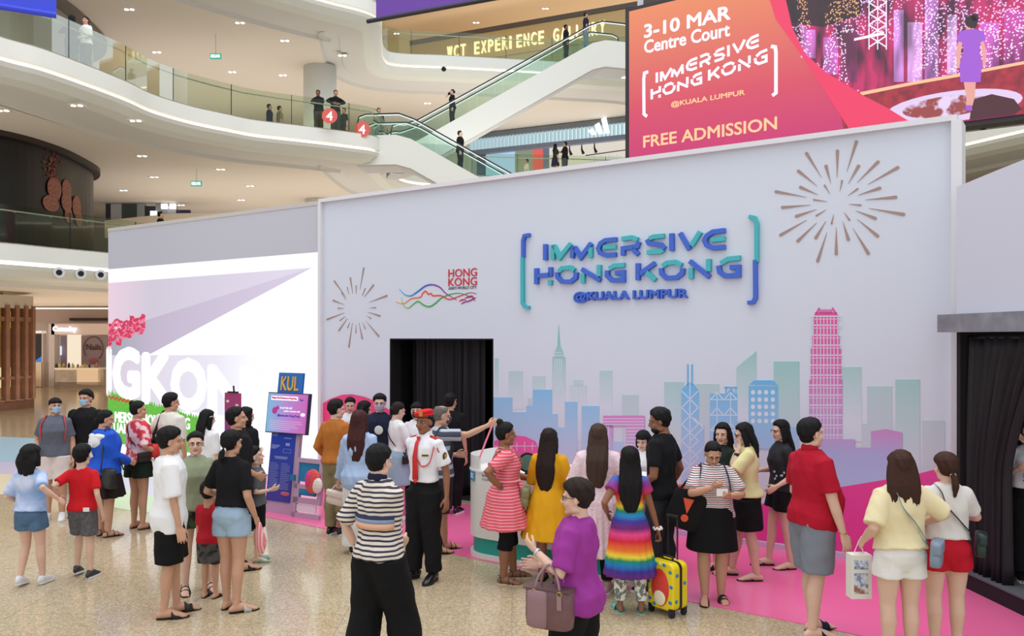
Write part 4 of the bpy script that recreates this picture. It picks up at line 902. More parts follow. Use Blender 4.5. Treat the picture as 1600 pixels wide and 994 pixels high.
MB().box(-.1, 3, -.01, 2.2, .155, .172).obj('platform_top', mat('grey_carpet', (92, 94, 100), .9, bump=.4, bscale=400), wing)
MB().box(-.1, 3, 2.2, 2.3, 0, 2.9).box(-.3, -.1, .25, 2.3, 0, 2.9).box(-.1, 3, 0.25, 2.3, 2.75, 2.85).obj('dark_room', black, wing)
MB().tube([(-.1, .1, 2.5), (3, .1, 2.5)], .02, 8).obj('curtain_rail', dark_metal, wing)
cur2 = drape('black_curtain', velvet, None, .04, 1.2, .175, 2.5, .10, .045, 7, (VP_.O[0], VP_.O[1], 0), VP_.rz, skew=lambda s, t, a, b_: a + (b_ - a) * s * (.53 + .47 * max(0, (t - .45) / .55) ** 1.3), seed=4)
cur2.modifiers.new('s', 'SOLIDIFY').thickness = .004
tag(cur2, 'pleated black curtain drawn aside in the entrance under the metal beam', 'curtain')

# ================================================================ information counter
cp0 = GP(716, 868); cdir = WP.d; cn = WP.n
ctr = thing('information_counter', 'long white counter with a rounded end and a teal band at its foot', 'counter', (cp0.x, cp0.y, 0), WP.rz)
def outline(g, L=2.25, D=.95, R=.35):
    pts = [(L + g, -g), (L + g, D + g)]
    pts += [(R - (R + g) * math.sin(a), D - R + (R + g) * math.cos(a)) for a in [i * math.pi / 20 for i in range(0, 11)]]
    pts += [(R - (R + g) * math.cos(a), R - (R + g) * math.sin(a)) for a in [i * math.pi / 20 for i in range(0, 11)]]
    return pts
cw = mat('counter_white', (232, 231, 228), .35)
MB().slab(outline(.0), .007, .06).obj('plinth', cw, ctr); MB().slab(outline(-.035), .06, .24).obj('band', mat('teal_band', (28, 160, 150), .4), ctr)
MB().slab(outline(.0), .24, .98).obj('front_panel', cw, ctr); MB().slab(outline(.012), .98, 1.0).obj('worktop', mat('counter_top_white', (240, 240, 238), .3), ctr)
o_ = outline(0); i_ = outline(-.025); k0, k1 = 2, 23; b = MB()
for k in range(7, 22):
    a, c_ = o_[k], o_[k + 1]; a2, c3 = i_[k], i_[k + 1]; b.slab([a, c_, c3, a2], 1.0, 1.16)
b.obj('raised_lip', cw, ctr)
a_ = math.radians(60); R_ = .35
pm = MB().box(-.055, .055, -.006, 0, .87, .985).obj('logo_plate', mat('plaque_blue', (80, 160, 205), .4), ctr, loc=(R_ - R_ * math.cos(a_) - .002, R_ - R_ * math.sin(a_) - .003, 0), rz=-math.radians(30))
text_obj('plate_mark', 'tc', mat('white_card', (250, 250, 250), .5), pm, -.035, .035, .90, .96, -.010, -.006)
text_obj('lettering', 'Information', mat('print_navy', (0, 0, 0)), ctr, .34, .60, .935, .965, -.003, 0); text_obj('lettering', 'Counter', mat('print_navy', (0, 0, 0)), ctr, .34, .52, .895, .92, -.003, 0)
# round touch screen on the counter, seen beside the striped dress
p = PT(824, 712, 8.75); t = thing('round_mirror', 'small round teal faced mirror with a black rim on the counter', 'mirror', (p.x, p.y + .15, 1.0), math.radians(20))
MB().tube([(0, -.01, .16), (0, .01, .16)], .105, 24).obj('rim', black, t); MB().tube([(0, -.013, .16), (0, -.009, .16)], .085, 24).obj('face', mat('mirror_teal', (90, 140, 140), .15), t); MB().tube([(0, 0, 0), (0, 0, .07)], [.05, .015], 10).obj('stand', black, t)
p = PT(975, 725, 8.9); t = thing('laptop', 'open black laptop on the counter behind the girl in rainbow dress', 'laptop', (p.x, p.y, 1.0), WP.rz)
MB().box(-.16, .16, -.11, .11, 0, .02).obj('keyboard_base', dark_metal, t); MB().box(-.16, .16, -.12, -.105, .01, .22).obj('display', black, t)

# ================================================================ KUL kiosk
k0 = GP(414, 800); krz = WP.rz + math.radians(4)
ki = thing('kiosk_stand', 'blue and pink information stand topped by a blue KUL board', 'kiosk', (k0.x, k0.y, 0), krz); ki.rotation_euler = (math.radians(-7), 0, krz); 
ls_ = 1300 / k0.y
lil = mat('kiosk_lilac', (190, 160, 188), .45)
W1 = .47
MB().box(0, W1 + .07, 0, .06, 0, 1.15).obj('backboard', lil, ki)
MB().box(.005, W1, -.012, 0, .17, 1.2).obj('text_panel', ramp_mat('kiosk_blue', [(.1, (58, 40, 150)), (1.2, (20, 70, 190))], rough=.4), ki)
MB().box(-.09, .70, -.05, .01, 1.13, 1.71).obj('display', mat('display_rim', (60, 50, 80), .4), ki)
MB().box(-.075, .685, -.055, -.05, 1.145, 1.695).obj('display_picture', ramp_mat('kiosk_display', [(-.05, (120, 175, 215)), (.3, (176, 130, 200)), (.7, (196, 92, 176))], 'X', emit=.9), ki)
MB().box(.05, .53, -.02, .01, 1.70, 2.0).obj('header_board', mat('header_blue', (10, 100, 186), .4), ki)
text_obj('lettering', 'KUL', mat('kul_gold', (224, 178, 70), .5), ki, .12, .46, 1.745, 1.945, -.03, -.02, .01)
MB().box(-.02, .5, -.058, -.055, 1.60, 1.66).obj('caption_bar', wt, ki)
text_obj('lettering', 'Malaysia Thai Performances in Hong Kong', mat('pic_red', (190, 50, 90), emit=.8), ki, 0, .48, 1.612, 1.648, -.061, -.058, .01)
text_obj('lettering', 'in our hub and', wt, ki, .17, .40, 1.48, 1.515, -.058, -.055); text_obj('lettering', 'golden moments with', wt, ki, .25, .56, 1.43, 1.465, -.058, -.055)
text_obj('lettering', '@Immersive Hong Kong', mat('pic_violet', (90, 50, 170), emit=.9), ki, .13, .56, 1.36, 1.405, -.058, -.055, .01)
for i in range(5): MB().box(-.02, (.6, .62, .5, .55, .4)[i], -.057, -.055, 1.30 - i * .028, 1.306 - i * .028).obj('text_line', mat('pic_pale', (225, 190, 225), emit=.85), ki)
MB().tube([(.07, -.06, 1.45), (.07, -.055, 1.45)], .05, 16).tube([(.12, -.06, 1.49), (.12, -.055, 1.49)], .03, 12).obj('camera_icon', mat('icon_magenta', (170, 40, 140), emit=.9), ki)
MB().ell((.62, -.057, 1.41), (.045, .003, .025)).obj('cloud_icon', wt, ki); MB().prism([(.53, 1.63), (.62, 1.615), (.57, 1.6)], -.06, -.055).obj('plane_icon', mat('pic_navy', (40, 40, 150), emit=.8), ki)
pb_ = mat('pale_print', (150, 165, 225), .5)
for i in range(15): MB().box(.03, .03 + (.17 if i % 4 else .13), -.015, -.012, .70 - i * .025, .706 - i * .025).obj('text_line', pb_, ki); MB().box(.25, .25 + (.17 if i % 5 else .12), -.015, -.012, .70 - i * .025, .706 - i * .025).obj('text_line', pb_, ki)
for x0, x1, z in ((.03, .14, 1.12), (.03, .13, 1.09), (.26, .40, 1.06), (.03, .19, .95), (.03, .17, .93), (.03, .12, .91), (.1, .36, .79), (.12, .35, .77)): MB().box(x0, x1, -.015, -.012, z, z + .012).obj('text_line', pb_, ki)
MB().box(.3, .38, -.015, -.012, .96, 1.0).box(.26, .41, -.015, -.012, .86, .865).box(.26, .41, -.015, -.012, .91, .915).box(.26, .265, -.015, -.012, .86, .915).box(.405, .41, -.015, -.012, .86, .915).obj('icon', pb_, ki)
MB().ell((.37, -.014, .29), (.09, .004, .03)).obj('cloud_print', mat('rose', (0, 0, 0)), ki)
# luggage cut-out board joined to the stand
k1 = k0 + Vector((WP.d[0] * .56, WP.d[1] * .56, 0))
kb = thing('luggage_board', 'lilac cut-out board with a painted blue suitcase and red backpack beside the blue stand', 'display board', (k1.x, k1.y - .02, 0), krz); kb.rotation_euler = (math.radians(-7), 0, krz)
MB().box(0, .06, 0, .05, 0, .82).box(.06, .50, 0, .05, .76, .82).box(.44, .5, 0, .05, .28, .76).box(0, .5, 0, .05, .40, .46).box(0, .5, 0, .05, 0, .07).box(.06, .1, 0, .05, .22, .4).box(0, .5, 0, .05, .2, .28).obj('frame', lil, kb)
MB().box(.04, .46, .015, .04, .5, .78).obj('suitcase_panel', mat('board_blue', (32, 130, 180), .4), kb); MB().tube([(.06, .02, .36), (.4, .02, .36)], (.05, .02), 10, side=(0, 0, 1)).obj('strap_roll', mat('board_blue', (0, 0, 0)), kb)
MB().box(.07, .43, .01, .03, .09, .19).obj('window_panel', mat('board_white', (240, 225, 235), .4), kb)
MB().ell((.36, -.02, .52), (.14, .04, .17), 16).obj('backpack_shape', mat('board_red', (228, 84, 80), .5), kb); MB().ell((.30, -.05, .55), (.05, .03, .11), 12).obj('backpack_pocket', mat('board_pink', (226, 60, 130), .5), kb)
MB().ell((.46, -.03, .47), (.09, .04, .11), 14).obj('hat_shape', mat('board_cream', (236, 226, 218), .5), kb)
MB().box(-.06, .02, -.03, .02, .50, .58).obj('clip', mat('board_clip', (30, 120, 170), .4), kb)
# easel poster behind the family
p = GP(364, 806); ea = thing('poster_easel', 'magenta poster on a dark easel in front of the bright screen', 'poster', (p.x, p.y, 0), WP.rz)
MB().box(-.17, .17, -.01, .01, .95, 1.72).obj('poster', ramp_mat('easel_poster', [(.95, (150, 60, 150)), (1.72, (170, 50, 110))], rough=.5), ea)
MB().tube([(0, .01, 1.82), (0, .03, 1.5)], .012, 6).obj('mast', dark_metal, ea)
for s in (-1, 1): MB().tube([(0, .02, 1.75), (s * .25, 0, 0)], .012, 6).obj('leg', dark_metal, ea)
MB().tube([(0, .02, 1.7), (0, .4, 0)], .012, 6).obj('leg', dark_metal, ea); MB().box(-.1, .1, -.02, .02, 1.72, 1.74).obj('clamp', dark_metal, ea)
for x, z in ((-.1, 1.6), (.1, 1.55), (-.06, 1.3)): MB().ell((x, -.012, z), (.035, .003, .02), 10).obj('cloud_print', mat('cream_print', (240, 215, 190), .5), ea)
# ================================================================ people
def remesh(v, f, vox, smooth=2, deci=None):
    me = bpy.data.meshes.new('r'); me.from_pydata([tuple(p) for p in v], [], f); me.update()
    o = bpy.data.objects.new('r', me); C.objects.link(o)
    m = o.modifiers.new('r', 'REMESH'); m.mode = 'VOXEL'; m.voxel_size = vox
    if smooth: m = o.modifiers.new('s', 'SMOOTH'); m.factor = .5; m.iterations = smooth
    if deci: m = o.modifiers.new('d', 'DECIMATE'); m.ratio = deci
    dg = bpy.context.evaluated_depsgraph_get(); r = bpy.data.meshes.new_from_object(o.evaluated_get(dg))
    co = np.zeros(len(r.vertices) * 3); r.vertices.foreach_get('co', co); co = co.reshape(-1, 3)
    no = np.zeros(len(r.vertices) * 3); r.vertex_normals.foreach_get('vector', no); no = no.reshape(-1, 3)
    fs = [tuple(p.vertices) for p in r.polygons]
    bpy.data.objects.remove(o); bpy.data.meshes.remove(me); bpy.data.meshes.remove(r)
    return co, fs, no
def Rm(axis, a): return np.array(Matrix.Rotation(a, 3, axis))
# ---- head, built once: face forward is +y, centre of the head at 0, height .23
def build_head():
    b = MB()
    b.ell((0, -.014, .028), (.073, .093, .087), 28); b.ell((0, .022, -.035), (.058, .062, .072), 22); b.ell((0, .055, -.092), (.026, .026, .021), 14)
    b.ell((0, .02, -.075), (.05, .052, .036), 18)
    for s in (-1, 1):
        b.ell((s * .036, .050, -.028), (.026, .028, .026), 12); b.ell((s * .030, .072, .027), (.027, .015, .009), 12)
        b.ell((s * .077, -.010, -.006), (.008, .019, .031), 12, rot=Rm('Z', s * .35)); b.ell((s * .046, -.005, -.07), (.022, .034, .026), 12)
        b.ell((s * .011, .092, -.027), (.009, .010, .008), 8)
    b.tube([(0, .078, .018), (0, .090, -.006), (0, .100, -.024)], [(.009, .010), (.011, .012), (.013, .011)], 10, flat=False)
    b.ell((0, .079, -.053), (.023, .011, .0065), 12); b.ell((0, .077, -.064), (.019, .011, .0065), 12)
    b.tube([(0, -.018, -.05), (0, -.026, -.11), (0, -.032, -.17)], [(.052, .055), (.050, .052), (.058, .056)], 18)
    co, fs, no = remesh(b.v, b.f, .0055, 2, .55)
    for s in (-1, 1):
        d2 = (co[:, 0] - s * .031) ** 2 + (co[:, 2] - .008) ** 2; k = (co[:, 1] > .03)
        co[:, 1] -= k * .009 * np.exp(-d2 / (2 * .011 ** 2))
    mi = []
    for q in fs:
        c = co[list(q)].mean(0); m = 0
        if abs(c[0]) < .024 and -.070 < c[2] < -.047 and c[1] > .068: m = 1
        mi.append(m)
    return co, fs, mi
HEAD = build_head()
# ---- hand: wrist at 0, fingers along -z, palm faces +y, thumb to +x; length .18
def build_hand(curl, spread=.0):
    b = MB()
    b.tube([(0, 0, .02), (0, 0, -.01), (.002, 0, -.045), (.002, 0, -.088)], [(.027, .019), (.030, .017), (.040, .016), (.039, .013)], 14, flat=False, side=(1, 0, 0))
    for i, (x, L) in enumerate(((.030, .070), (.010, .080), (-.010, .074), (-.029, .058))):
        p = np.array([x, 0, -.080]); a = .10 + curl * .35; pts = [p]; yaw = (x / .03) * (.10 + spread)
        for k, l in enumerate((.45, .30, .25)):
            a2 = a + curl * (0.0, .75, 1.3)[k]; d = np.array([math.sin(yaw) * math.cos(a2), math.sin(a2), -math.cos(a2) * math.cos(yaw)]); p = p + d * L * l; pts.append(p)
        b.tube(pts, [.0095, .0088, .008, .0065], 8, flat=False)
    b.tube([(.022, .004, -.020), (.046, .014, -.045), (.055, .022 + .01 * curl, -.070), (.052, .03 + .016 * curl, -.092)], [.014, .0115, .010, .0075], 8, flat=False)
    return remesh(b.v, b.f, .0042, 1, .35)[:2]
HANDS = {'relax': build_hand(.45), 'grip': build_hand(1.15), 'flat': build_hand(.1, .06)}
# ---- bare foot, heel at y -.06, toes to y .19, sole at z 0, ankle at the origin column
def build_foot():
    b = MB()
    b.tube([(0, -.055, .03), (0, -.02, .045), (0, .05, .042), (.003, .11, .030), (.004, .155, .020)], [(.026, .028), (.034, .044), (.038, .040), (.044, .027), (.040, .017)], 14, flat=False, side=(1, 0, 0))
    b.tube([(0, -.008, .03), (0, -.012, .12)], [(.033, .036), (.031, .034)], 12, flat=True)
    for i, x in enumerate((-.030, -.012, .004, .018, .031)): b.tube([(x, .145, .014), (x, (.19, .187, .18, .172, .162)[i], .011)], [.011, .010 if i == 0 else .0075], 8, flat=False)
    co, fs, no = remesh(b.v, b.f, .006, 1, .5)
    co[:, 2] = np.maximum(co[:, 2], .001); return co, fs
FOOT = build_foot()
# torso cross sections for height 1.7: z, half width, half depth, centre y
TM = [(.79, .10, .085, 0), (.86, .158, .105, -.008), (.93, .165, .112, -.01), (1.0, .152, .106, 0), (1.07, .143, .099, .004), (1.16, .150, .103, .004), (1.26, .162, .112, .005), (1.33, .164, .110, .0), (1.385, .138, .090, -.008), (1.425, .098, .074, -.014), (1.465, .062, .060, -.018)]
TF = [(.79, .10, .085, 0), (.86, .160, .108, -.012), (.93, .166, .115, -.014), (1.0, .142, .102, 0), (1.07, .123, .090, .004), (1.16, .130, .098, .010), (1.25, .142, .118, .018), (1.33, .142, .104, .005), (1.385, .122, .084, -.008), (1.425, .086, .068, -.014), (1.465, .055, .054, -.018)]
def interp_sec(T, z):
    zs = [t[0] for t in T]
    if z <= zs[0]: return T[0][1:]
    for i in range(len(T) - 1):
        if z <= T[i + 1][0]: t = (z - T[i][0]) / (T[i + 1][0] - T[i][0]); return tuple(a + (b - a) * t for a, b in zip(T[i][1:], T[i + 1][1:]))
    return T[-1][1:]
def ik(a, c, l1, l2, pole):
    a = np.array(a, float); c = np.array(c, float); d = c - a; D = np.linalg.norm(d); mx = (l1 + l2) * .999
    if D > mx: c = a + d / D * mx; d = c - a; D = mx
    u = d / D; x = (l1 * l1 - l2 * l2 + D * D) / (2 * D); h = math.sqrt(max(0, l1 * l1 - x * x)); p = np.array(pole, float); p = p - u * np.dot(p, u); p /= np.linalg.norm(p) + 1e-9
    return a + u * x + p * h, c
SKIN = {'fair': (228, 188, 166), 'tan': (208, 160, 132), 'brown': (150, 102, 76), 'deep': (120, 80, 60), 'pale': (232, 196, 174)}
def skin_m(k): return mat('skin_' + k, SKIN[k], .5, noise=.35, nscale=7, col2=tuple(int(c * .93) for c in SKIN[k]), spec=.35)
def lip_m(k): return mat('lip_' + k, tuple(int(c * m) for c, m in zip(SKIN[k], (.88, .62, .60))), .45)
def hair_m(c): return mat('hair_%d_%d_%d' % c, c, .58, bump=.6, bscale=180, spec=.22)
eye_w = mat('eye_white', (205, 198, 192), .3); eye_d = mat('eye_dark', (40, 26, 20), .2)
WORLD = {}
def cloth(key, c, **k): return mat('cloth_' + key, c, k.pop('rough', .85), bump=k.pop('bump', .25), bscale=k.pop('bscale', 90), spec=.2, **k)
class Body: pass
def person(key, label, loc, H, yaw, sex='m', skin='tan', hair=('short', (22, 20, 22)), top=None, bot=None, shoes=None, feet=None, lh=None, rh=None, lpole=None, rpole=None, lhand='relax', rhand='relax', head=(0, 0), lean=0.0, twist=0.0, build=1.0, belly=0.0, mask=None, glasses=False, far=False, group=None, collar=None, sit=0, name='person', lroll=0, rroll=0, headsize=None):
    """yaw 0 faces away from the camera, 90 faces left, 180 faces the camera, -90 faces right; local x is the person's right, y ahead"""
    P = Body(); hh = headsize or .23 * (H / 1.7) ** .38; k = (H - hh) / 1.47; P.k = k; wk = k * build; T = TM if sex == 'm' else TF
    root = thing(name, label, 'person', loc, math.radians(yaw), group); P.root = root; P.H = H
    q = 1 if not far else 1.9
    RY = Rm('Z', -math.radians(twist)); RL = Rm('X', -math.radians(lean)); piv = np.array([0, 0, .95 * k])
    def up(p):  # bend and twist of the upper body
        p = np.array(p, float); t = min(1, max(0, (p[2] - .95 * k) / (.30 * k))); t = t * t * (3 - 2 * t)
        d = p - piv; Rl = Rm('X', -math.radians(lean) * min(1, t * 1.0)); Rz = Rm('Z', math.radians(twist) * t); return piv + Rl @ (Rz @ d)
    P.up = up
    sw = (.158 if sex == 'm' else .137) * k * build ** .6
    sh = {s: np.array(up((s * sw, -.006 * k, 1.372 * k))) for s in (-1, 1)}
    hipj = {s: np.array((s * .082 * wk, 0, .88 * k)) for s in (-1, 1)}
    feet = feet or [(-.09, 0, 0, 8), (.09, 0, 0, -8)]   # left, right: x, y, heel lift, yaw (toe turned)
    ank = {}; knee = {}
    for s, ft in zip((-1, 1), feet):
        a = np.array((ft[0] * k, ft[1] * k - .0, .075 * k + ft[2] * k)); kn, a = ik(hipj[s], a, .402 * k, .402 * k, (s * .1, 1, 0)); ank[s] = a; knee[s] = kn
    tgt = {-1: lh, 1: rh}; pole = {-1: lpole, 1: rpole}; wr = {}; el = {}
    for s in (-1, 1):
        t = tgt[s] if tgt[s] is not None else (s * (.215 if sex == 'm' else .198) * build ** .8, .03, .84)
        t = np.array(t, float) * k; pl_ = pole[s] if pole[s] is not None else (s * .35, -1, -.1)
        e, w = ik(sh[s], t, .285 * k, .25 * k, pl_); el[s] = e; wr[s] = w
    P.wr = wr; P.el = el; P.sh = sh; P.ank = ank; P.knee = knee
    # ---- trunk sections
    def secs(T, z0, z1, ease, boxy=0.0, hemf=False):
        out = []; zs = [z0] + [t[0] for t in T if z0 < t[0] < z1] + [z1]
        mw = max(interp_sec(T, z)[0] for z in zs) * .985
        for z in zs:
            w, d, y = interp_sec(T, z); bl = belly * math.exp(-((z - 1.06) / .13) ** 2)
            w2 = w + (mw - w) * boxy if z < 1.32 else w; ez = ease + ((.012 + (bot[3] * .3 if bot else 0)) * min(1, max(0, (1.02 - z) / .1)) if hemf else 0)
            out.append((up((0, (y + bl * .5) * k, z * k)), (w2 * wk + ez * k, (d + bl * .5) * wk + ez * k)))
        return out
    def trunk(b, T, z0, z1, ease, boxy=0.0, hemf=False):
        S_ = secs(T, z0, z1, ease, boxy, hemf); b.tube([s[0] for s in S_], [s[1] for s in S_], 24, flat=True, side=(1, 0, 0) if abs(twist) < 1 else tuple(Rm('Z', math.radians(twist) * .6) @ np.array((1, 0, 0))))
    def arm_pts(s, f):
        """points and base radii along the arm to fraction f (1 = elbow, 2 = wrist)"""
        ra = (.052, .047, .040, .036, .026)
        A = [(0, sh[s], .054), (.5, (sh[s] + el[s]) / 2, .048), (1, el[s], .039), (1.35, el[s] + (wr[s] - el[s]) * .35, .038), (2, wr[s], .025)]
        P_ = []; R_ = []
        for i, (t, p, r) in enumerate(A):
            if t <= f: P_.append(p); R_.append(r)
            else:
                t0, p0, r0 = A[i - 1]; u = (f - t0) / (t - t0); P_.append(p0 + (p - p0) * u); R_.append(r0 + (r - r0) * u); break
        return P_, [r * wk for r in R_]
    def leg_pts(s, f):
        A = [(0, hipj[s], .088), (.5, (hipj[s] + knee[s]) / 2, .076), (.95, hipj[s] + (knee[s] - hipj[s]) * .95, .056), (1.3, knee[s] + (ank[s] - knee[s]) * .3 + np.array((0, -.012 * k, 0)), .057), (1.7, knee[s] + (ank[s] - knee[s]) * .7, .042), (2, ank[s], .034)]
        P_ = []; R_ = []
        for i, (t, p, r) in enumerate(A):
            if t <= f: P_.append(p); R_.append(r)
            else:
                t0, p0, r0 = A[i - 1]; u = (f - t0) / (t - t0); P_.append(p0 + (p - p0) * u); R_.append(r0 + (r - r0) * u); break
        return P_, [r * wk for r in R_]
    # ---- body: one skin surface, with head, hands and feet grown on
    b = MB(); trunk(b, T, .79, 1.465, 0)
    nb = up((0, -.012 * k, 1.44 * k)); hc0 = up((0, .005 * k, H - hh * .5))
    hy, hp = head; RH = Rm('Z', math.radians(twist * .6 + hy)) @ Rm('X', -math.radians(lean * .6 + hp)); hs = hh / .23 * (1.0 if sex == 'm' else .97)
    pivot = hc0 + np.array((0, -.02, -.10)) * hs
    hc = pivot + RH @ (np.array((0, .02, .10)) * hs); P.hc = hc; P.RH = RH; P.hs = hs
    b.tube([up((0, -.014 * k, 1.38 * k)), nb, hc + RH @ (np.array((0, -.025, -.09)) * hs)], [(.075 * wk, .06 * wk), (.054 * k, .054 * k), (.050 * hs, .052 * hs)], 16, flat=False, side=(1, 0, 0))
    for s in (-1, 1):
        p_, r_ = arm_pts(s, 2); b.tube(p_, r_, 12, flat=False, side=(0, 0, 1) if abs(el[s][2] - sh[s][2]) < .05 else None)
        p_, r_ = leg_pts(s, 2); b.tube(p_, r_, 14, flat=False); b.ell(tuple(hipj[s] + np.array((0, -.04 * k, .02 * k))), (.085 * wk, .075 * wk, .085 * wk), 12)
    co, fs, no = remesh(b.v, b.f, .0125 * q, 2)
    V = [co]; FS = list(fs); MI = [0] * len(fs); n = len(co)
    def put(c, f, mi=None, flip=False):
        nonlocal n
        V.append(c); FS.extend([tuple(i + n for i in (t[::-1] if flip else t)) for t in f]); MI.extend(mi or [0] * len(f)); n += len(c)
    put((RH @ (HEAD[0] * hs).T).T + hc, HEAD[1], HEAD[2])
    for s, hd in ((-1, lhand), (1, rhand)):
        c, f = HANDS[hd]; c = c.copy() * (k ** .8) * (1.0 if sex == 'm' else .93)
        # right hand at rest: thumb forward, palm to the body
        if s == 1: M0 = np.array([[0, -1, 0], [1, 0, 0], [0, 0, 1]], float)
        else: M0 = np.array([[0, 1, 0], [1, 0, 0], [0, 0, 1]], float)
        c = (M0 @ c.T).T
        r_ = (rroll if s == 1 else lroll)
        d = (wr[s] - el[s]); d = d / np.linalg.norm(d); z = np.array((0, 0, -1.0)); v = np.cross(z, d); cc = float(np.dot(z, d))
        if cc < -.999: R = Rm('X', math.pi)
        else: K = np.array([[0, -v[2], v[1]], [v[2], 0, -v[0]], [-v[1], v[0], 0]]); R = np.eye(3) + K + K @ K / (1 + cc)
        c = (R @ Rm('Z', math.radians(r_)) @ c.T).T + wr[s] + d * .008; put(c, f, None, s == -1)
    bare = shoes and shoes[0] in ('sandal', 'slide', 'clog', 'flipflop', 'flat')
    footM = {}
    for s, ft in zip((-1, 1), feet):
        pitch = -math.radians(min(40, ft[2] * 260)); M = Rm('Z', math.radians(ft[3])) @ Rm('X', pitch); o = ank[s] - M @ (np.array((0, -.01, .075)) * k); footM[s] = (M, o)
        if bare or not shoes:
            c = FOOT[0].copy() * k * np.array((1, 1, 1)); c[:, 0] *= s
            put((M @ c.T).T + o, FOOT[1], None, s == -1)
    me = mesh_from('body', np.concatenate(V), FS, True); me.polygons.foreach_set('material_index', MI)
    body = link('body', me, [skin_m(skin), lip_m(skin)], root)
    HM = lambda p: tuple(RH @ (np.array(p, float) * hs) + hc)
    P.HM = HM
    # ---- face details
    if not far:
        for s in (-1, 1):
            bb = MB(); v, f = ellipsoid((0, 0, 0), (.012, .008, .006), 10); bb.add([HM((s * .031 + p[0], .071 + p[1], .007 + p[2])) for p in v], f)
            v, f = ellipsoid((0, 0, 0), (.0062, .004, .0065), 8); bb.add([HM((s * .031 + p[0], .0785 + p[1], .007 + p[2])) for p in v], f, 1)
            bb.obj('eye', [eye_w, eye_d], root, True)
            bb = MB(); bb.tube([HM((s * .014, .087, .025)), HM((s * .030, .087, .030)), HM((s * .048, .074, .024))], [.0022 * hs, .0032 * hs, .0015 * hs], 6); bb.obj('eyebrow', hair_m(hair[1]), root)
    # ---- hair
    style, hc_ = hair[0], hair[1]; opt = hair[2] if len(hair) > 2 else {}
    if style != 'none':
        b = MB(); N1, N2 = 40, 24; v = []; f = []
        front = opt.get('front', .55 if style in ('short', 'bald') else .50); side = opt.get('side', .05); back = opt.get('back', -.62 if style == 'short' else -.75); th = opt.get('th', .013)
        for i in range(N2 + 1):
            a = math.pi * i / N2
            for j in range(N1):
                az = 2 * math.pi * j / N1; d = np.array((math.sin(a) * math.sin(az), math.sin(a) * math.cos(az), math.cos(a))); A = abs(((az + math.pi) % (2 * math.pi)) - math.pi)
                lim = front if A < .7 else (front + (side - front) * min(1, (A - .7) / .5) if A < 1.5 else side + (back - side) * min(1, (A - 1.5) / .45))
                t = (d[2] - lim) / (.22 if style in ('short', 'bald') else .14); t = max(-1, min(1, t)); thk = th * (1 + .25 * math.sin(9 * az + 5 * a) * math.sin(a)) + (.006 if d[2] > .3 else 0)
                r = -.016 + (thk + .016) * (t * .5 + .5)
                if style == 'bald' and d[2] > .82: r = -.01
                p = np.array((0, -.014, .028)) + d * (np.array((.073, .093, .087)) + r); v.append(HM(p))
        for i in range(N2):
            for j in range(N1): f.append((i * N1 + j, (i + 1) * N1 + j, (i + 1) * N1 + (j + 1) % N1, i * N1 + (j + 1) % N1))
        v2, f2 = v, f
        if style in ('short', 'bald', 'bun', 'pony'): b.ell(HM((0, -.044, -.026)), (.061 * hs, .057 * hs, (.050 if style == 'short' else .042) * hs), 18)
        if opt.get('bangs'):
            b.tube([HM((-.056, .046, .066)), HM((-.03, .070, .066)), HM((.03, .070, .066)), HM((.056, .046, .066))], [(.014 * hs, .024 * hs)] * 4, 10, flat=False, side=(0, 1, 0))
        L = opt.get('len', 0); bw_ = opt.get('w', .088)
        if L:
            ps = []; rs = []
            for t in (0, .15, .3, .45, .6, .75, .88, 1):
                z = .05 - t * (L + .05); y = -.050 - .035 * min(1, t * 1.6) - ((.022 + .09 * max(0, build - 1)) * min(1, max(0, t - .3) / .3) if L > .3 else .02 * max(0, build - 1) * t * 6); w = bw_ * (1.0 + .26 * math.sin(min(t, .8) / .8 * 1.9) - (1.5 if L > .3 else .35) * max(0, t - .78)); dpt = .056 - .024 * t
                base = np.array(HM((0, y, z)) ) if z > -.12 else np.array(HM((0, y, -.12))) + np.array((0, -.0, (z + .12) * hs)) + (RH @ np.array((0, -.0, 0)))
                ps.append(base); rs.append((w * hs, dpt * hs))
            b.tube(ps, rs, 20, flat=False, side=tuple(RH @ np.array((1, 0, 0))))
            for s in (-1, 1):
                LL = opt.get('fl', min(L, .22)); b.tube([HM((s * .058, .005, .07)), HM((s * .077, .004, .0)), HM((s * .082, -.004, -.06)), HM((s * .08, .0, -min(LL, .12))), np.array(HM((s * .084, .0, -min(LL, .12)))) + np.array((0, .01, -(max(0, LL - .12)))) * hs], [(.016 * hs, .03 * hs), (.018 * hs, .034 * hs), (.02 * hs, .034 * hs), (.02 * hs, .03 * hs), (.012 * hs, .018 * hs)], 10, flat=False, side=tuple(RH @ np.array((1, 0, 0))))
        if style == 'pony':
            z0 = opt.get('pz', .02); b.ell(HM((0, -.105, z0)), (.022 * hs,) * 3, 10); b.tube([HM((0, -.10, z0)), HM((0, -.135, z0 - .02)), HM((0, -.145, z0 - .08)), HM((0, -.135, z0 - opt.get('pl', .22)))], [.018 * hs, .026 * hs, .030 * hs, .010 * hs], 12, flat=False)
        if style == 'bun': b.ell(HM(opt.get('bp', (0, -.115, .02))), (.036 * hs,) * 3, 14)
        b.add(v2, f2)
        co, fs, no = remesh(b.v, b.f, .0085 * q * (1.3 if L > .3 else 1), 1)
        lc = (co - hc) @ RH; az = np.arctan2(lc[:, 0], lc[:, 1] + .02); str_ = np.sin(az * 47 + 3 * np.sin(lc[:, 2] * 14 + az * 3)) * .0016 + np.sin(az * 23 + 8 * lc[:, 2]) * .0016 + (np.sin(lc[:, 0] * 210 + 12 * lc[:, 2]) * .002 + np.sin(lc[:, 0] * 90 - 9 * lc[:, 2]) * .003) * np.clip((-.08 - lc[:, 2]) / .08, 0, 1)
        co = co + no * str_[:, None] * hs
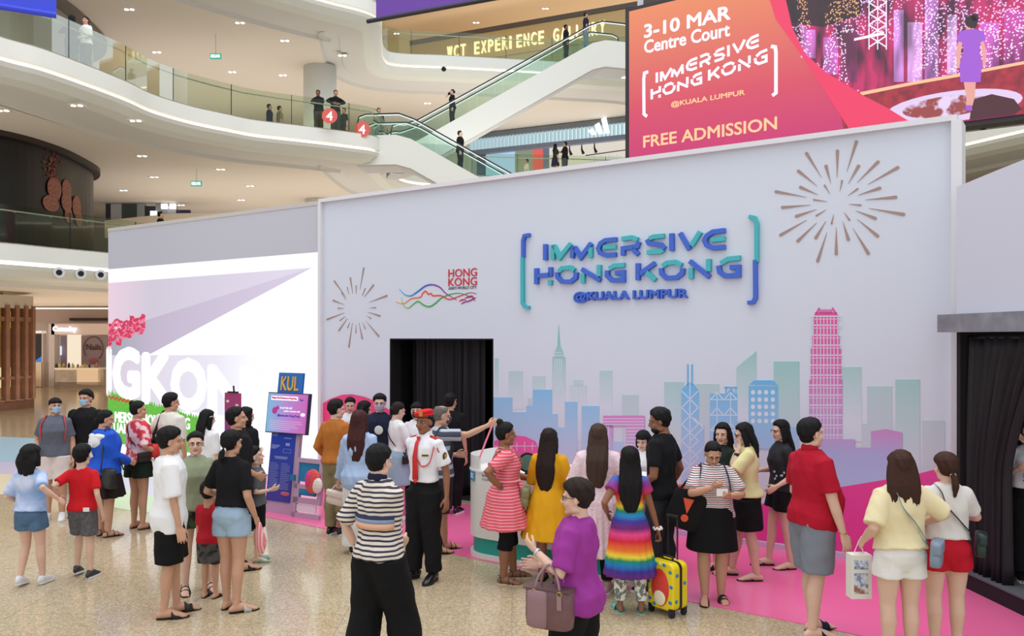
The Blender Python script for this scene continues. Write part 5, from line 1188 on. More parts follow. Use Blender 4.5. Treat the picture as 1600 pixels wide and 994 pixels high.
        link('hair', mesh_from('hair', co, fs, True), hair_m(hc_), root)
        if style == 'pony': MB().ell(HM((0, -.108, opt.get('pz', .02))), (.026 * hs, .012 * hs, .024 * hs), 12).obj('hair_tie', mat('tie%d' % opt.get('tie', (200, 180, 140))[0], opt.get('tie', (200, 180, 140)), .6), root)
    if mask:
        b = MB(); v = []; f = []
        for i in range(7):
            for j in range(11):
                a = (j - 5) / 5 * 1.15; t = i / 6; r = .074 - .012 * abs(t - .3) + (.028 * math.exp(-(a / .28) ** 2)) * (1 - .6 * t); v.append((r * math.sin(a) * .92, .020 + r * math.cos(a) * .98 + (-.004 if i % 2 else 0), -.005 - .088 * t * (1 - .25 * abs(a) / 1.15)))
        for i in range(6):
            for j in range(10): f.append((i * 11 + j, i * 11 + j + 1, (i + 1) * 11 + j + 1, (i + 1) * 11 + j))
        o = b.add([HM(p) for p in v], f).obj('face_mask', mat('mask%d_%d' % (mask[0], mask[2]), mask, .8), root, True); o.modifiers.new('s', 'SOLIDIFY').thickness = .003
        b = MB()
        for s in (-1, 1): b.tube([HM((s * .062, .045, -.015)), HM((s * .082, -.01, .012)), HM((s * .06, .04, -.07))], .0012, 5)
        b.obj('mask_loops', mat('mask_loop', (240, 240, 240), .7), root)
    if glasses:
        b = MB()
        for s in (-1, 1):
            b.tube([HM((s * .033 + .021 * math.cos(a), .089 - .006 * abs(math.cos(a)), .006 + .017 * math.sin(a))) for a in [i * math.pi / 7 for i in range(15)]], .0019, 5)
            b.tube([HM((s * .054, .083, .010)), HM((s * .074, .05, .012)), HM((s * .080, -.01, .01))], .0017, 5)
        b.tube([HM((-.012, .09, .01)), HM((.012, .09, .01))], .0018, 5); b.obj('glasses', mat('glasses_frame', (40, 34, 34), .3), root)
    # ---- clothing
    def fold(co, no, amp, kz=20.0, seed=0.0):
        ang = np.arctan2(co[:, 0], co[:, 1] + .001); z = co[:, 2]
        d = np.sin(5 * ang + kz * z + seed) + .7 * np.sin(9 * ang - 1.3 * kz * z + 2 * seed) + .6 * np.sin(2.1 * kz * z + 3 * ang + 5 * seed) + .5 * np.sin(70 * co[:, 0] + 40 * z + seed)
        return co + no * (amp * d)[:, None] * k
    sd = (sum(map(ord, key)) % 17) * .7
    info = {}
    if bot:
        kind, m, f_, ease = bot[:4]; bo = bot[4] if len(bot) > 4 else {}
        b = MB()
        if kind in ('pants', 'shorts'):
            wz = bo.get('waist', 1.02); trunk(b, T, .80, .93, min(ease * .8, .022)); trunk(b, T, .90, wz, .007)
            for s in (-1, 1):
                p_, r_ = leg_pts(s, f_); nn = len(p_)
                fl = bo.get('flare', .01); w0 = bo.get('minr', 0)
                r_ = [max(r + ease * k + fl * k * i / max(1, nn - 1), w0 * k) for i, r in enumerate(r_)]
                r_ = [(r * 1.0, r * 1.05) for r in r_]; p_[0] = p_[0] + np.array((0, 0, .02 * k)); b.tube(p_, r_, 18, flat=True, side=(1, 0, 0))
                b.ell(tuple(hipj[s] + np.array((0, -.04 * k, .02 * k))), ((.085) * wk + ease * k * .6, .078 * wk + ease * k * .6, .085 * wk), 12)
            co, fs, no = remesh(b.v, b.f, .0125 * q, 1); co = fold(co, no, bo.get('fold', .0022 if kind == 'pants' else .0016), 22, sd)
            nm = 'trousers' if kind == 'pants' else 'shorts'
        elif kind == 'skirt':
            hem = bo.get('hem', .55); fl = bo.get('flare', .05); z1 = bo.get('waist', 1.04); ps = []; rs = []
            for i in range(7):
                t = i / 6; z = z1 + (hem - z1) * t; w, d, y = interp_sec(T, max(z, .90)); ps.append((0, y * k, z * k)); rs.append((w * wk + (ease + fl * t) * k, (d + .01) * wk + (ease + fl * t) * k))
            b.tube(ps[::-1], rs[::-1], 40, flat=True, side=(1, 0, 0)); co, fs, no = remesh(b.v, b.f, .013 * q, 0)
            a = np.arctan2(co[:, 0], co[:, 1]); t = np.clip((z1 * k - co[:, 2]) / (z1 - hem) / k, 0, 1); rr = (1 + bo.get('wave', .05) * t * np.sin(a * bo.get('n', 14) + sd)); co[:, 0] *= rr; co[:, 1] *= rr; nm = 'skirt'
        o = link(nm, mesh_from(nm, co, fs, True), m, root); info['bot'] = o
    if top:
        kind, m, hem, ease, slv = top[:5]; to = top[5] if len(top) > 5 else {}
        b = MB()
        if kind == 'dress':
            wz = to.get('waist', 1.05); trunk(b, T, wz - .02, 1.45, ease); ps = []; rs = []; fl = to.get('flare', .10)
            for i in range(9):
                t = i / 8; z = wz + .03 + (hem - wz - .03) * t; w, d, y = interp_sec(T, max(z, .90)); ps.append((0, y * k, z * k)); rs.append((w * wk + (ease + fl * t ** 1.1) * k, d * wk + (ease + fl * t ** 1.1) * k))
            b.tube(ps[::-1], rs[::-1], 48, flat=True, side=(1, 0, 0))
        else:
            trunk(b, T, hem, 1.45, max(.013, ease * .72) + .004, to.get('boxy', .6), True); c_ = np.array(up((0, -.014 * k, 1.438 * k))); b.ell(tuple(c_), (.104 * wk, .084 * wk, .038 * k), 18)
        for s in (-1, 1):
            if slv > 0:
                p_, r_ = arm_pts(s, slv); nn = len(p_); es = .007 + to.get('sl_ease', .012) * .45; r_ = [r + (es + to.get('sl_fl', .010) * .7 * i / max(1, nn - 1)) * k for i, r in enumerate(r_)]
                b.ell(tuple(sh[s]), .0545 * wk + .009 * k, 14)
                p_ = [p_[0] * 1.0 + (up((s * .06 * wk, 0, 1.375 * k)) - p_[0]) * .7] + list(p_); r_ = [r_[0] * .93] + r_
                b.tube(p_, r_, 16, flat=True)
        co, fs, no = remesh(b.v, b.f, .0125 * q, 1)
        if kind == 'dress':
            t = np.clip((wz * k - co[:, 2]) / (wz - hem) / k, 0, 1); a = np.arctan2(co[:, 0], co[:, 1]); nearax = (np.hypot(co[:, 0], co[:, 1]) > .0); rr = 1 + to.get('wave', .045) * t * np.sin(a * to.get('n', 13) + sd); ok = (co[:, 2] < wz * k); co[:, 0] = np.where(ok, co[:, 0] * rr, co[:, 0]); co[:, 1] = np.where(ok, co[:, 1] * rr, co[:, 1])
        co = fold(co, no, to.get('fold', .0022), 16, sd)
        nm = to.get('name', 'dress' if kind == 'dress' else 'shirt')
        o = link(nm, mesh_from(nm, co, fs, True), m, root); info['top'] = o
        if collar:
            b = MB(); c0 = np.array(up((0, -.014 * k, 1.462 * k)))
            for s in (-1, 1):
                b.tube([c0 + np.array((s * .004, -.060 * k, .018)), c0 + np.array((s * .05 * k, -.035 * k, .018)), c0 + np.array((s * .060 * k, .02 * k, .004)), c0 + np.array((s * .015 * k, .062 * k, -.024 * k))], [(.012, .028 * k)] * 3 + [(.006, .016 * k)], 8, flat=False, side=(1, 0, 0))
            b.obj('collar', collar, root, True)
        else:
            c0 = np.array(up((0, -.014 * k, 1.452 * k))); MB().tube([c0 + np.array((.064 * wk * math.cos(a), .058 * wk * math.sin(a), -.012 * math.sin(a) * k)) for a in [i * math.pi / 10 for i in range(21)]], .006, 6).obj('neckband', to.get('band', m), root, True)
    # ---- footwear
    if shoes:
        kind, m = shoes[0], shoes[1]; m2 = shoes[2] if len(shoes) > 2 else mat('sole_white', (232, 230, 226), .6)
        for s in (-1, 1):
            M, o = footM[s]; tr = lambda p: tuple(M @ (np.array((p[0] * s, p[1], p[2])) * k) + o)
            ol = [(-.028, -.062), (-.038, -.02), (-.040, .04), (-.048, .10), (-.046, .15), (-.030, .195), (-.005, .200), (.025, .185), (.044, .15), (.048, .11), (.040, .05), (.037, -.02), (.026, -.062), (0, -.074)]
            def sole(z0, z1, g=1.0): b = MB(); b.slab([(x * g, y * g + .0) for x, y in ol], z0, z1); return [tr(p) for p in b.v], b.f
            sb = MB()
            if kind in ('sneaker', 'shoe'):
                ub = MB(); ub.tube([tr(p) for p in ((0, -.062, .045), (0, -.03, .055), (0, .03, .055), (0, .10, .040), (0, .165, .026), (0, .185, .020))], [(.030 * k, .042 * k), (.040 * k, .060 * k), (.044 * k, .056 * k), (.046 * k, .036 * k), (.038 * k, .022 * k), (.022 * k, .012 * k)], 16, flat=False, side=tuple(M @ np.array((1, 0, 0))))
                ub.tube([tr((0, -.012, .05)), tr((0, -.014, .10 if kind == 'sneaker' else .12))], [(.042 * k, .050 * k), (.040 * k, .046 * k)], 14)
                sh_ = ub.obj('shoe', m, root, True); sb.add(*sole(-.0, .026, 1.03)); sb.obj('sole', m2, sh_)
                if kind == 'sneaker':
                    lb = MB()
                    for i in range(4): lb.tube([tr((-.022, .045 + i * .024, .088 - i * .013)), tr((0, .048 + i * .024, .096 - i * .013)), tr((.022, .045 + i * .024, .088 - i * .013))], .004 * k, 5)
                    lb.obj('laces', mat('laces', (235, 235, 235), .7), sh_)
            else:
                sb.add(*sole(-.012, .004, 1.05)); sh_ = sb.obj('sandal', m2 if len(shoes) > 2 else m, root); sh_.data.name = 'sandal'
                ub = MB()
                if kind in ('slide', 'clog'):
                    y0, y1 = (.055, .125) if kind == 'slide' else (.03, .175); v = []; f = []; na = 9
                    for y in (y0, (y0 + y1) / 2, y1):
                        for i in range(na):
                            a = math.pi * i / (na - 1); hgt = (.080 if y < .06 else .068) - .28 * max(0, y - .06); v.append(tr((-.051 * math.cos(a), y, .0 + hgt * math.sin(a) ** .8)))
                    for r_ in range(2):
                        for i in range(na - 1): f.append((r_ * na + i, r_ * na + i + 1, (r_ + 1) * na + i + 1, (r_ + 1) * na + i))
                    ub.add(v, f); o_ = ub.obj('strap', m, sh_, True); o_.modifiers.new('s', 'SOLIDIFY').thickness = .005
                elif kind == 'flipflop':
                    for sx in (-1, 1): ub.tube([tr((-.014, .140, .02)), tr((sx * .022 - .005, .10, .052)), tr((sx * .042, .035, .012))], .006 * k, 6)
                    ub.obj('strap', m, sh_, True)
                else:
                    for y in (.115, .06): ub.tube([tr((-.047, y, .005)), tr((-.030, y, .045 if y > .1 else .062)), tr((0, y, .052 if y > .1 else .080)), tr((.030, y, .045 if y > .1 else .062)), tr((.047, y, .005))], [(.004 * k, .013 * k)] * 5, 8, side=tuple(M @ np.array((0, 1, 0))))
                    ub.tube([tr((-.036, -.02, .01)), tr((-.034, -.035, .075)), tr((0, -.062, .085)), tr((.034, -.035, .075)), tr((.036, -.02, .01))], .005 * k, 6)
                    ub.obj('strap', m, sh_, True)
    P.info = info; P.T = T; P.wk = wk; P.belly = belly
    Mw = Matrix.Translation(Vector(loc)) @ Matrix.Rotation(math.radians(yaw), 4, 'Z'); P.Mw = Mw
    P.W = lambda p: Mw @ Vector([float(x) for x in p])
    WORLD[key] = P
    return P
def surf(P, a, z, e=.02):
    """point on the dressed torso at angle a (0 = right side, 90 = front) and height z (for 1.7 m)"""
    w, d, y = interp_sec(P.T, z); bl = P.belly * math.exp(-((z - 1.06) / .13) ** 2); A = math.radians(a)
    return np.array(P.up(((w * P.wk + e) * math.cos(A), (y + bl * .5) * P.k + ((d + bl * .5) * P.wk + e) * math.sin(A), z * P.k)))
def held(P, name, label, cat, group=None): return thing(name, label, cat, tuple(P.Mw.translation), P.Mw.to_euler().z, group)
def bag_body(b, c, w, d, h, R=None, taper=.85, mi=0):
    """soft box with rounded edges centred at c"""
    R = np.eye(3) if R is None else R; pts = []; rr = []
    for t, g in ((-.5, .80), (-.46, .95), (-.2, 1.0), (.2, (1 + taper) / 2), (.46, taper), (.5, taper * .85)): pts.append(np.array(c) + R @ np.array((0, 0, t * h))); rr.append(g)
    v = []; f = []; n = 16
    for p, g in zip(pts, rr):
        for i in range(n):
            a = 2 * math.pi * i / n; x = math.copysign(abs(math.cos(a)) ** .35, math.cos(a)) * w / 2 * g; y = math.copysign(abs(math.sin(a)) ** .6, math.sin(a)) * d / 2 * g; v.append(p + R @ np.array((x, y, 0)))
    for j in range(len(pts) - 1):
        for i in range(n): f.append((j * n + i, j * n + (i + 1) % n, (j + 1) * n + (i + 1) % n, (j + 1) * n + i))
    f.append(tuple(range(n))[::-1]); f.append(tuple(range((len(pts) - 1) * n, len(pts) * n))); b.add(v, f, mi)
def crossbody(P, name, label, side, hip_a, size, m, strap_m, z=.93, e=.03, flip=1, g='bag'):
    """strap from the shoulder on side (+1 right) down to the opposite hip"""
    t = held(P, name, label, g); s = side; ha = hip_a
    pts = [surf(P, ha, z + .06, e + .01)]
    fr = [surf(P, a, zz, e) for a, zz in ((110 if s > 0 else 70, 1.16), (80 if s > 0 else 100, 1.30))]
    bk = [surf(P, a, zz, e) for a, zz in ((-110 if s > 0 else -70, 1.16), (-75 if s > 0 else -105, 1.30))]
    topp = np.array(P.up((s * .085 * P.wk, -.01 * P.k, 1.44 * P.k + .012)))
    path = [pts[0]] + fr + [surf(P, 60 if s > 0 else 120, 1.40, e * .7), topp, surf(P, -60 if s > 0 else -120, 1.40, e * .7)] + bk[::-1] + [pts[0]]
    MB().tube([p for p in catmull(path, 4)], [(.003, .011)] * (4 * (len(path) - 1) + 1), 6).obj('strap', strap_m, t, True)
    w, d, h = size; c = surf(P, ha, z, e + d / 2); A = math.radians(ha - 90)
    b = MB(); bag_body(b, c, w, d, h, Rm('Z', A)); b.obj('bag_body', m, t, True)
    b = MB(); bag_body(b, c + Rm('Z', A) @ np.array((0, d * .12, h * .22)), w * 1.03, d * .95, h * .5, Rm('Z', A), 1.0); b.obj('flap', m, t, True)
    return t
def G(key, label, fx, fy, H, yaw, z=0.0, Y=None, **kw):
    loc = tuple(GP(fx, fy, z)) if Y is None else tuple(Vector(((fx - 800) / F * Y, Y, z)))
    hh = .23 * (H / 1.7) ** .38; k = (H - hh) / 1.47
    for h in ('lh', 'rh'):
        if h in kw and kw[h] and kw[h][0] == 'px':
            _, a, b_, dY = kw[h]; w = PT(a, b_, loc[1] + dY) - Vector((loc[0], loc[1], z)); l = Matrix.Rotation(-math.radians(yaw), 3, 'Z') @ w; kw[h] = (l.x / k, l.y / k, l.z / k)
    return person(key, label, loc, H, yaw, **kw)
BK = (20, 18, 20); DB = (38, 26, 22); BR = (64, 38, 30); AU = (70, 34, 32); GY = (110, 104, 98)
S_ = lambda c, **o: ('short', c, o); LONG = lambda c, L=.42, **o: ('long', c, dict(len=L, **o)); BOB = lambda c, L=.15, **o: ('bob', c, dict(len=L, w=.092, **o))
white_tee = cloth('white', (236, 236, 238)); black_tee = cloth('black', (24, 24, 27)); black_b = cloth('black_bottom', (20, 20, 22)); cream = cloth('cream', (226, 222, 212))
denim = cloth('denim', (92, 122, 152), noise=.25, nscale=12, col2=(74, 102, 134)); denim_l = cloth('denim_light', (168, 190, 208), noise=.3, nscale=9, col2=(146, 172, 196))
grey_b = cloth('grey', (104, 104, 108), noise=.15, nscale=30, col2=(88, 88, 92)); blacks = mat('black_shoe', (18, 18, 20), .35); dsole = mat('dark_sole', (34, 26, 24), .6); blk_sole = mat('black_sole', (16, 16, 17), .6)
wsneak = mat('white_sneaker', (225, 226, 230), .5); stand = [(-.09, 0, 0, 10), (.09, 0, 0, -10)]; walk = [(-.07, .22, 0, 5), (.07, -.22, .07, -4)]; walk2 = [(-.07, -.22, .08, 5), (.07, .2, 0, -5)]
bag_black = mat('bag_black', (24, 24, 26), .45)

# ---- children and family at the screen end
P = G('girl', 'girl with black bob in blue tie-dye tee and denim shorts', 48, 916, 1.41, -2, sex='f', hair=BOB(BK, .095, th=.024, back=-.8, fl=.09), top=('tee', mat('tie_dye', (206, 214, 236), .85, noise=.12, nscale=4.5, col2=(134, 170, 222)), .93, .03, .9, dict(sl_ease=.03, boxy=.9)),
  bot=('shorts', denim, .42, .022, dict(flare=.02)), shoes=('sneaker', wsneak), feet=[(-.12, -.03, .03, 8), (.09, .10, 0, -6)], rh=('px', 90, 778, -.05), lh=(-.20, .14, 1.02), lpole=(-.5, -1, -.2), skin='fair', headsize=.222)
P = G('boy_red', 'boy in a red tee and grey shorts holding the hand of the tie-dye girl', 129, 903, 1.38, 2, sex='m', build=.92, hair=S_(BK, th=.018), top=('tee', cloth('red', (206, 30, 40)), .90, .028, .75, dict(sl_ease=.022, boxy=.8)),
  bot=('shorts', grey_b, .78, .03, dict(flare=.02)), shoes=('sneaker', mat('black_white_sneaker', (50, 50, 54), .5), wsneak), feet=[(-.12, .10, .03, 6), (.11, -.02, 0, -10)], lh=('px', 92, 776, -.05), rh=(.25, .0, .88), skin='fair', headsize=.222)
lb = MB().box(-.03, .03, -.005, .005, -.02, .02).obj('hem_label', mat('label_white', (235, 235, 235), .7), P.root, loc=(.12 * P.k, -.155 * P.k, .93 * P.k))
P = G('grey_masked', 'woman in a grey tee and pale shorts with blue face mask and red backpack straps', 86, 812, 1.66, 196, sex='f', build=1.1, hair=('pony', BK, dict(pz=-.03, pl=.16, bangs=1)), mask=(150, 196, 226), top=('tee', cloth('slate', (98, 102, 116)), .93, .03, .75, dict(boxy=.8)),
  bot=('shorts', cloth('blush', (222, 208, 204)), .75, .04, dict(flare=.04)), shoes=('sneaker', wsneak), rh=(.20, .10, 1.0), lh=(-.24, .05, .86), head=(25, -5), skin='tan')
rd = mat('bag_red', (226, 66, 56), .6); t = held(P, 'backpack', 'red backpack worn by the masked woman in a grey tee', 'backpack'); b = MB(); bag_body(b, surf(P, -90, 1.2, .02) + np.array((0, -.07, 0)), .28, .14, .40); b.obj('bag_body', rd, t, True)
for s in (-1, 1):
    pts = [surf(P, 90 - s * 55, z, .035) for z in (1.12, 1.22, 1.32, 1.38)] + [np.array(P.up((s * .10 * P.wk, 0, 1.455 * P.k)))] + [surf(P, -90 + s * 45, z, .04) for z in (1.36, 1.25)]
    MB().tube(catmull(pts, 4), [(.006, .026)] * 25, 6).obj('strap', rd, t, True)
P = G('black_masked', 'man in a black tee and blue face mask standing in front of the far shops', 134, 805, 1.75, 178, sex='m', build=1.15, belly=.03, hair=S_(BK, th=.02, front=.45), mask=(160, 205, 232), top=('tee', black_tee, .90, .03, .85, dict(boxy=.8)), bot=('shorts', black_b, .9, .03), shoes=('slide', blacks, blk_sole), skin='tan', rh=(.27, .08, .88))
P = G('toddler', 'toddler in a mint green dress with pale leggings half hidden behind the boy', 104, 800, .86, 190, sex='f', headsize=.18, hair=('short', BR, dict(th=.01)), top=('dress', cloth('mint', (182, 220, 196)), .62, .03, .6, dict(flare=.12)), bot=('pants', white_tee, 1.9, .01), shoes=('sneaker', wsneak), skin='fair')
P = G('blue_jacket', 'woman in a bright blue hooded jacket and long dark skirt looking at the screen', 163, 838, 1.58, -35, sex='f', build=1.2, hair=('bun', BK, dict(bp=(0, -.11, -.02), back=-.85)), top=('jacket', cloth('royal', (30, 84, 200), rough=.5), .86, .07, 1.95, dict(name='jacket', sl_ease=.03, boxy=.7)),
  bot=('skirt', cloth('dark_skirt', (38, 28, 28)), .42, .03, dict(flare=.08, wave=.07)), shoes=('sandal', dsole), lh=(-.12, .22, 1.0), rh=(.16, .26, 1.0), head=(-25, 8), skin='tan')
b = MB(); c = np.array(P.up((0, -.095 * P.k, 1.37 * P.k))); b.ell(c, (.165, .07, .05), 18); b.ell(c + np.array((0, -.035, -.07)), (.13, .05, .09), 16); co, fs, no = remesh(b.v, b.f, .014, 3); b.v = [tuple(q) for q in co]; b.f = fs; b.mi = [0] * len(fs); b.obj('hood', cloth('hood_white', (226, 226, 230)), P.root, True)
for i in range(5):
    p = surf(P, -90 + (i - 2) * 9, 1.25, .085); MB().tube([p + np.array((0, -.01, .03)), p + np.array((0, -.014, -.015))], [.018, .002], 6).obj('felt_tooth', white_tee, P.root)
p = surf(P, -88, 1.10, .075); MB().tube([p, p + np.array((.0, -.03, .14))], [.03, .004], 8).obj('felt_fin', white_tee, P.root)
t = held(P, 'round_bag', 'round black bag hanging at the hip of the woman in the blue jacket', 'bag'); b = MB(); bag_body(b, surf(P, -20, .83, .16), .24, .12, .24); b.obj('bag_body', bag_black, t, True); MB().tube(catmull([surf(P, -40, .92, .14), np.array(P.up((.10, -.02, 1.46 * P.k))) + np.array((0, 0, .04)), surf(P, 20, .92, .14)], 5), .008, 6).obj('strap', bag_black, t, True)
P = G('camo', 'woman in a red and white camouflage shirt with black shorts facing the screen', 216, 826, 1.66, -30, sex='f', hair=('bun', BK, dict(bp=(.0, -.09, .10), back=-.9)), top=('tee', mat('red_camo', (205, 50, 66), .85, noise=.03, nscale=9, col2=(232, 196, 200)), .92, .035, 1.0, dict(boxy=.8, sl_ease=.02)),
  bot=('shorts', cloth('dark_green_shorts', (28, 40, 34)), .45, .03, dict(flare=.03)), shoes=('slide', dsole, dsole), head=(-30, 0), skin='tan', rh=(.22, .14, 1.02))
crossbody(P, 'shoulder_strap_bag', 'thin dark crossbody bag on the woman in the red camouflage shirt', -1, -20, (.16, .06, .12), dsole, dsole, .98)
P = G('cream_tee', 'man in a cream tee with a black messenger strap and red pouch facing the screen', 266, 822, 1.75, -20, sex='m', hair=S_(BK, th=.02), top=('tee', cream, .86, .035, .9, dict(boxy=.8)), bot=('pants', cloth('bluejean', (70, 82, 104)), 1.9, .02), shoes=('sneaker', blacks), head=(-30, 5), skin='tan', lh=(-.25, .08, .98))
t = held(P, 'messenger_bag', 'red and black messenger pouch on the man in the cream tee', 'bag'); b = MB(); bag_body(b, surf(P, -125, .99, .12), .34, .12, .17, Rm('Z', math.radians(-15))); b.obj('bag_body', mat('pouch_red', (206, 44, 44), .5), t, True)
b = MB(); bag_body(b, surf(P, -165, 1.06, .14), .14, .16, .26, Rm('X', .2)); b.obj('side_pocket', bag_black, t, True); MB().tube(catmull([surf(P, -150, 1.05, .13), surf(P, -120, 1.25, .05), np.array(P.up((-.09, -.03, 1.455 * P.k))), surf(P, 120, 1.38, .04)], 5), [(.008, .035)] * 16, 6).obj('strap', bag_black, t, True)
c = surf(P, -160, .93, .20); MB().tube([c + np.array((.0, -.01, 0)), c + np.array((0, -.016, 0))], .055, 18).obj('round_badge', mat('badge_white', (220, 220, 220), .5), t)
P = G('white_boy', 'boy in an oversized white tee and long black shorts standing side on', 265, 962, 1.68, -66, sex='m', build=.93, hair=S_(BK, th=.022, side=-.02, front=.42), top=('tee', white_tee, .78, .05, .95, dict(boxy=.9, sl_ease=.035, sl_fl=.03)), bot=('shorts', black_b, .95, .045, dict(flare=.03)), shoes=('slide', dsole, dsole), feet=[(-.07, .06, 0, 6), (.08, -.05, 0, -8)], rh=(.23, .08, .80), skin='tan', head=(0, 4))
P = G('olive', 'woman with round glasses in an olive green tee and patterned shorts', 306, 923, 1.56, -148, sex='f', build=1.05, glasses=True, hair=('bun', BK, dict(bp=(0, -.11, -.01), back=-.9)), top=('tee', cloth('olive', (146, 154, 126)), .88, .025, .8, dict(boxy=.7)), bot=('shorts', mat('leafy', (54, 84, 40), .8, noise=.05, nscale=14, col2=(24, 30, 20)), .45, .03, dict(flare=.03)), shoes=('sandal', dsole), feet=[(-.12, .02, 0, 12), (.11, .0, 0, -10)], head=(-12, 0), skin='fair', lh=(-.22, .10, .84), rh=(.20, .1, .9))
P = G('small_red', 'small child in a red tee and dark camouflage shorts standing between the two women', 328, 934, 1.12, -10, sex='m', headsize=.205, hair=S_(BK, th=.018), top=('tee', cloth('red2', (186, 34, 48)), .86, .03, .9, dict(boxy=.8)), bot=('shorts', mat('grey_camo', (84, 84, 84), .8, noise=.05, nscale=14, col2=(34, 34, 36)), .85, .04), shoes=('clog', bag_black, blk_sole), skin='tan')
P = G('black_fam', 'man with short black hair in a black tee behind the woman in denim shorts', 371, 890, 1.74, -50, sex='m', build=1.05, hair=S_(BK, side=.0), top=('tee', black_tee, .90, .03, .8, dict(boxy=.7)), bot=('shorts', black_b, .9, .03), shoes=('slide', blacks, blk_sole), rh=('px', 400, 742, .0), rpole=(.6, -1, -.4), rhand='flat', skin='tan', head=(-20, -5))
P = G('grey_boy', 'boy in a grey tee and black shorts with green clogs looking up at the stand', 401, 877, 1.27, -72, sex='m', headsize=.212, hair=S_(BK, th=.02, front=.4), top=('tee', cloth('grey_tee', (96, 98, 104)), .88, .035, .8, dict(boxy=.9)), bot=('shorts', black_b, .85, .04), shoes=('clog', mat('clog_green', (126, 172, 152), .6), mat('clog_green', (0, 0, 0))), rh=(.14, .20, 1.12), rpole=(.6, -1, -.4), head=(0, -14), skin='fair')
P = G('denim_mum', 'woman with a low ponytail in a black tee and pale denim shorts', 362, 953, 1.64, -16, sex='f', build=1.0, hair=('pony', BK, dict(pz=-.05, pl=.12, th=.018, tie=(230, 230, 230), back=-.9)), top=('tee', black_tee, .98, .022, .8, dict(boxy=.6)), bot=('shorts', denim_l, .40, .018, dict(waist=1.03, flare=.02)), shoes=('slide', mat('silver_strap', (190, 190, 184), .4), blk_sole), feet=[(-.07, .02, 0, 4), (.09, -.06, 0, -45)], rh=('px', 399, 808, .02), head=(-10, 0), skin='tan', lh=(-.22, .22, 1.05))
t = held(P, 'pink_bag', 'crumpled pink fabric bag held by the woman in pale denim shorts', 'bag'); c = np.array(P.wr[1]) + np.array((.03, .02, -.20)); b = MB()
b.tube([c + np.array((0, 0, .13)), c + np.array((0, 0, .05)), c + np.array((.01, .01, -.05)), c + np.array((.01, .02, -.12))], [(.02, .015), (.05, .03), (.06, .035), (.03, .02)], 14, flat=False); o = b.obj('bag_body', stripe_mat('pink_stripe', (226, 130, 140), (240, 190, 190), .03, .4, 'X'), t, True)
P = G('bob_clip', 'woman with black shoulder hair and a hair clip in front of the screen', 322, 836, 1.58, -20, sex='f', hair=LONG(BK, .20), top=('tee', white_tee, .9, .03, .9), bot=('pants', black_b, 1.9, .015), shoes=('sneaker', blacks), head=(-25, 8), skin='fair', lh=(-.12, .22, 1.1))
MB().tube([P.HM((.083, -.02, .03)), P.HM((.083, .02, .045))], .005, 6).obj('hair_clip', white_tee, P.root)
P = G('black_long', 'woman with long black hair in a black top beside the blue stand', 384, 832, 1.60, -25, sex='f', hair=LONG(BK, .34), top=('top', black_tee, .9, .04, 1.9, dict(name='blouse')), bot=('pants', black_b, 1.9, .02), shoes=('sneaker', blacks), head=(-20, 5), skin='fair', lh=(-.1, .24, 1.08))
crossbody(P, 'tote_strap_bag', 'black bag with cream strap on the woman with long black hair', 1, -30, (.22, .08, .2), bag_black, cream, .85)

# ---- group by the doorway
P = G('rust', 'young man in a rust brown sweater and khaki trousers with black sneakers', 525, 836, 1.70, -28, sex='m', hair=S_(BK, th=.022, side=-.02), top=('sweater', cloth('rust', (184, 112, 50), bscale=200), .92, .03, 1.95, dict(name='sweater', boxy=.5)), bot=('pants', cloth('khaki', (136, 122, 92)), 1.93, .022), shoes=('sneaker', blacks, wsneak), feet=[(-.07, -.02, 0, 12), (.09, .02, 0, -20)], head=(-28, 3), skin='fair', rh=(.16, .24, 1.05), lh=(-.22, .12, .95))
P = G('bun_far', 'woman with dark hair and hidden face behind the man in the rust sweater', 547, 788, 1.60, -170, sex='f', hair=('bun', BK, dict(bp=(0, -.1, .05))), top=('tee', white_tee, .9, .03, .9), bot=('pants', black_b, 1.9, .02), shoes=('sneaker', blacks), skin='fair', head=(0, 12))
P = G('dark_bob', 'woman with short black hair in a white top turned toward the doorway', 568, 803, 1.59, -60, sex='f', hair=BOB(BK, .10, th=.02), top=('tee', white_tee, .9, .03, .9), bot=('pants', black_b, 1.9, .02), shoes=('sneaker', blacks), skin='fair', head=(0, 10))
P = G('navy_masked', 'man with glasses and a lilac face mask in a navy tee facing the queue', 593, 815, 1.72, 172, sex='m', glasses=True, mask=(176, 170, 206), hair=S_(BK, th=.02, front=.45), top=('tee', cloth('navy', (34, 38, 60)), .90, .03, .85), bot=('pants', black_b, 1.9, .02), shoes=('sneaker', blacks), head=(12, 4), skin='fair')
c = surf(P, 100, 1.24, .04); MB().ell(tuple(c), (.06, .012, .06), 14).obj('round_print', mat('print_pale', (210, 220, 210), .6), P.root)
P = G('blue_blouse', 'woman with long auburn hair in a pale blue shirt and white trousers', 562, 864, 1.64, -8, sex='f', build=1.05, hair=LONG(AU, .40, w=.098, th=.02), top=('blouse', cloth('sky', (172, 194, 228), bump=.1), .80, .04, 1.95, dict(name='blouse', sl_ease=.03, boxy=.8, fold=.004)), bot=('pants', cloth('white_trousers', (228, 228, 226)), 1.97, .035, dict(flare=.06)), shoes=('shoe', blacks), lh=(-.30, .10, .86), lhand='grip', rh=(.22, .1, .9), skin='fair', head=(-10, 0))
t = held(P, 'handbag', 'small cream leather handbag held by the woman in the pale blue shirt', 'handbag'); c = np.array(P.wr[-1]) + np.array((-.02, .02, -.235)); b = MB(); bag_body(b, c, .27, .09, .15, Rm('Y', .22)); b.obj('bag_body', mat('bag_cream', (228, 210, 200), .45), t, True)
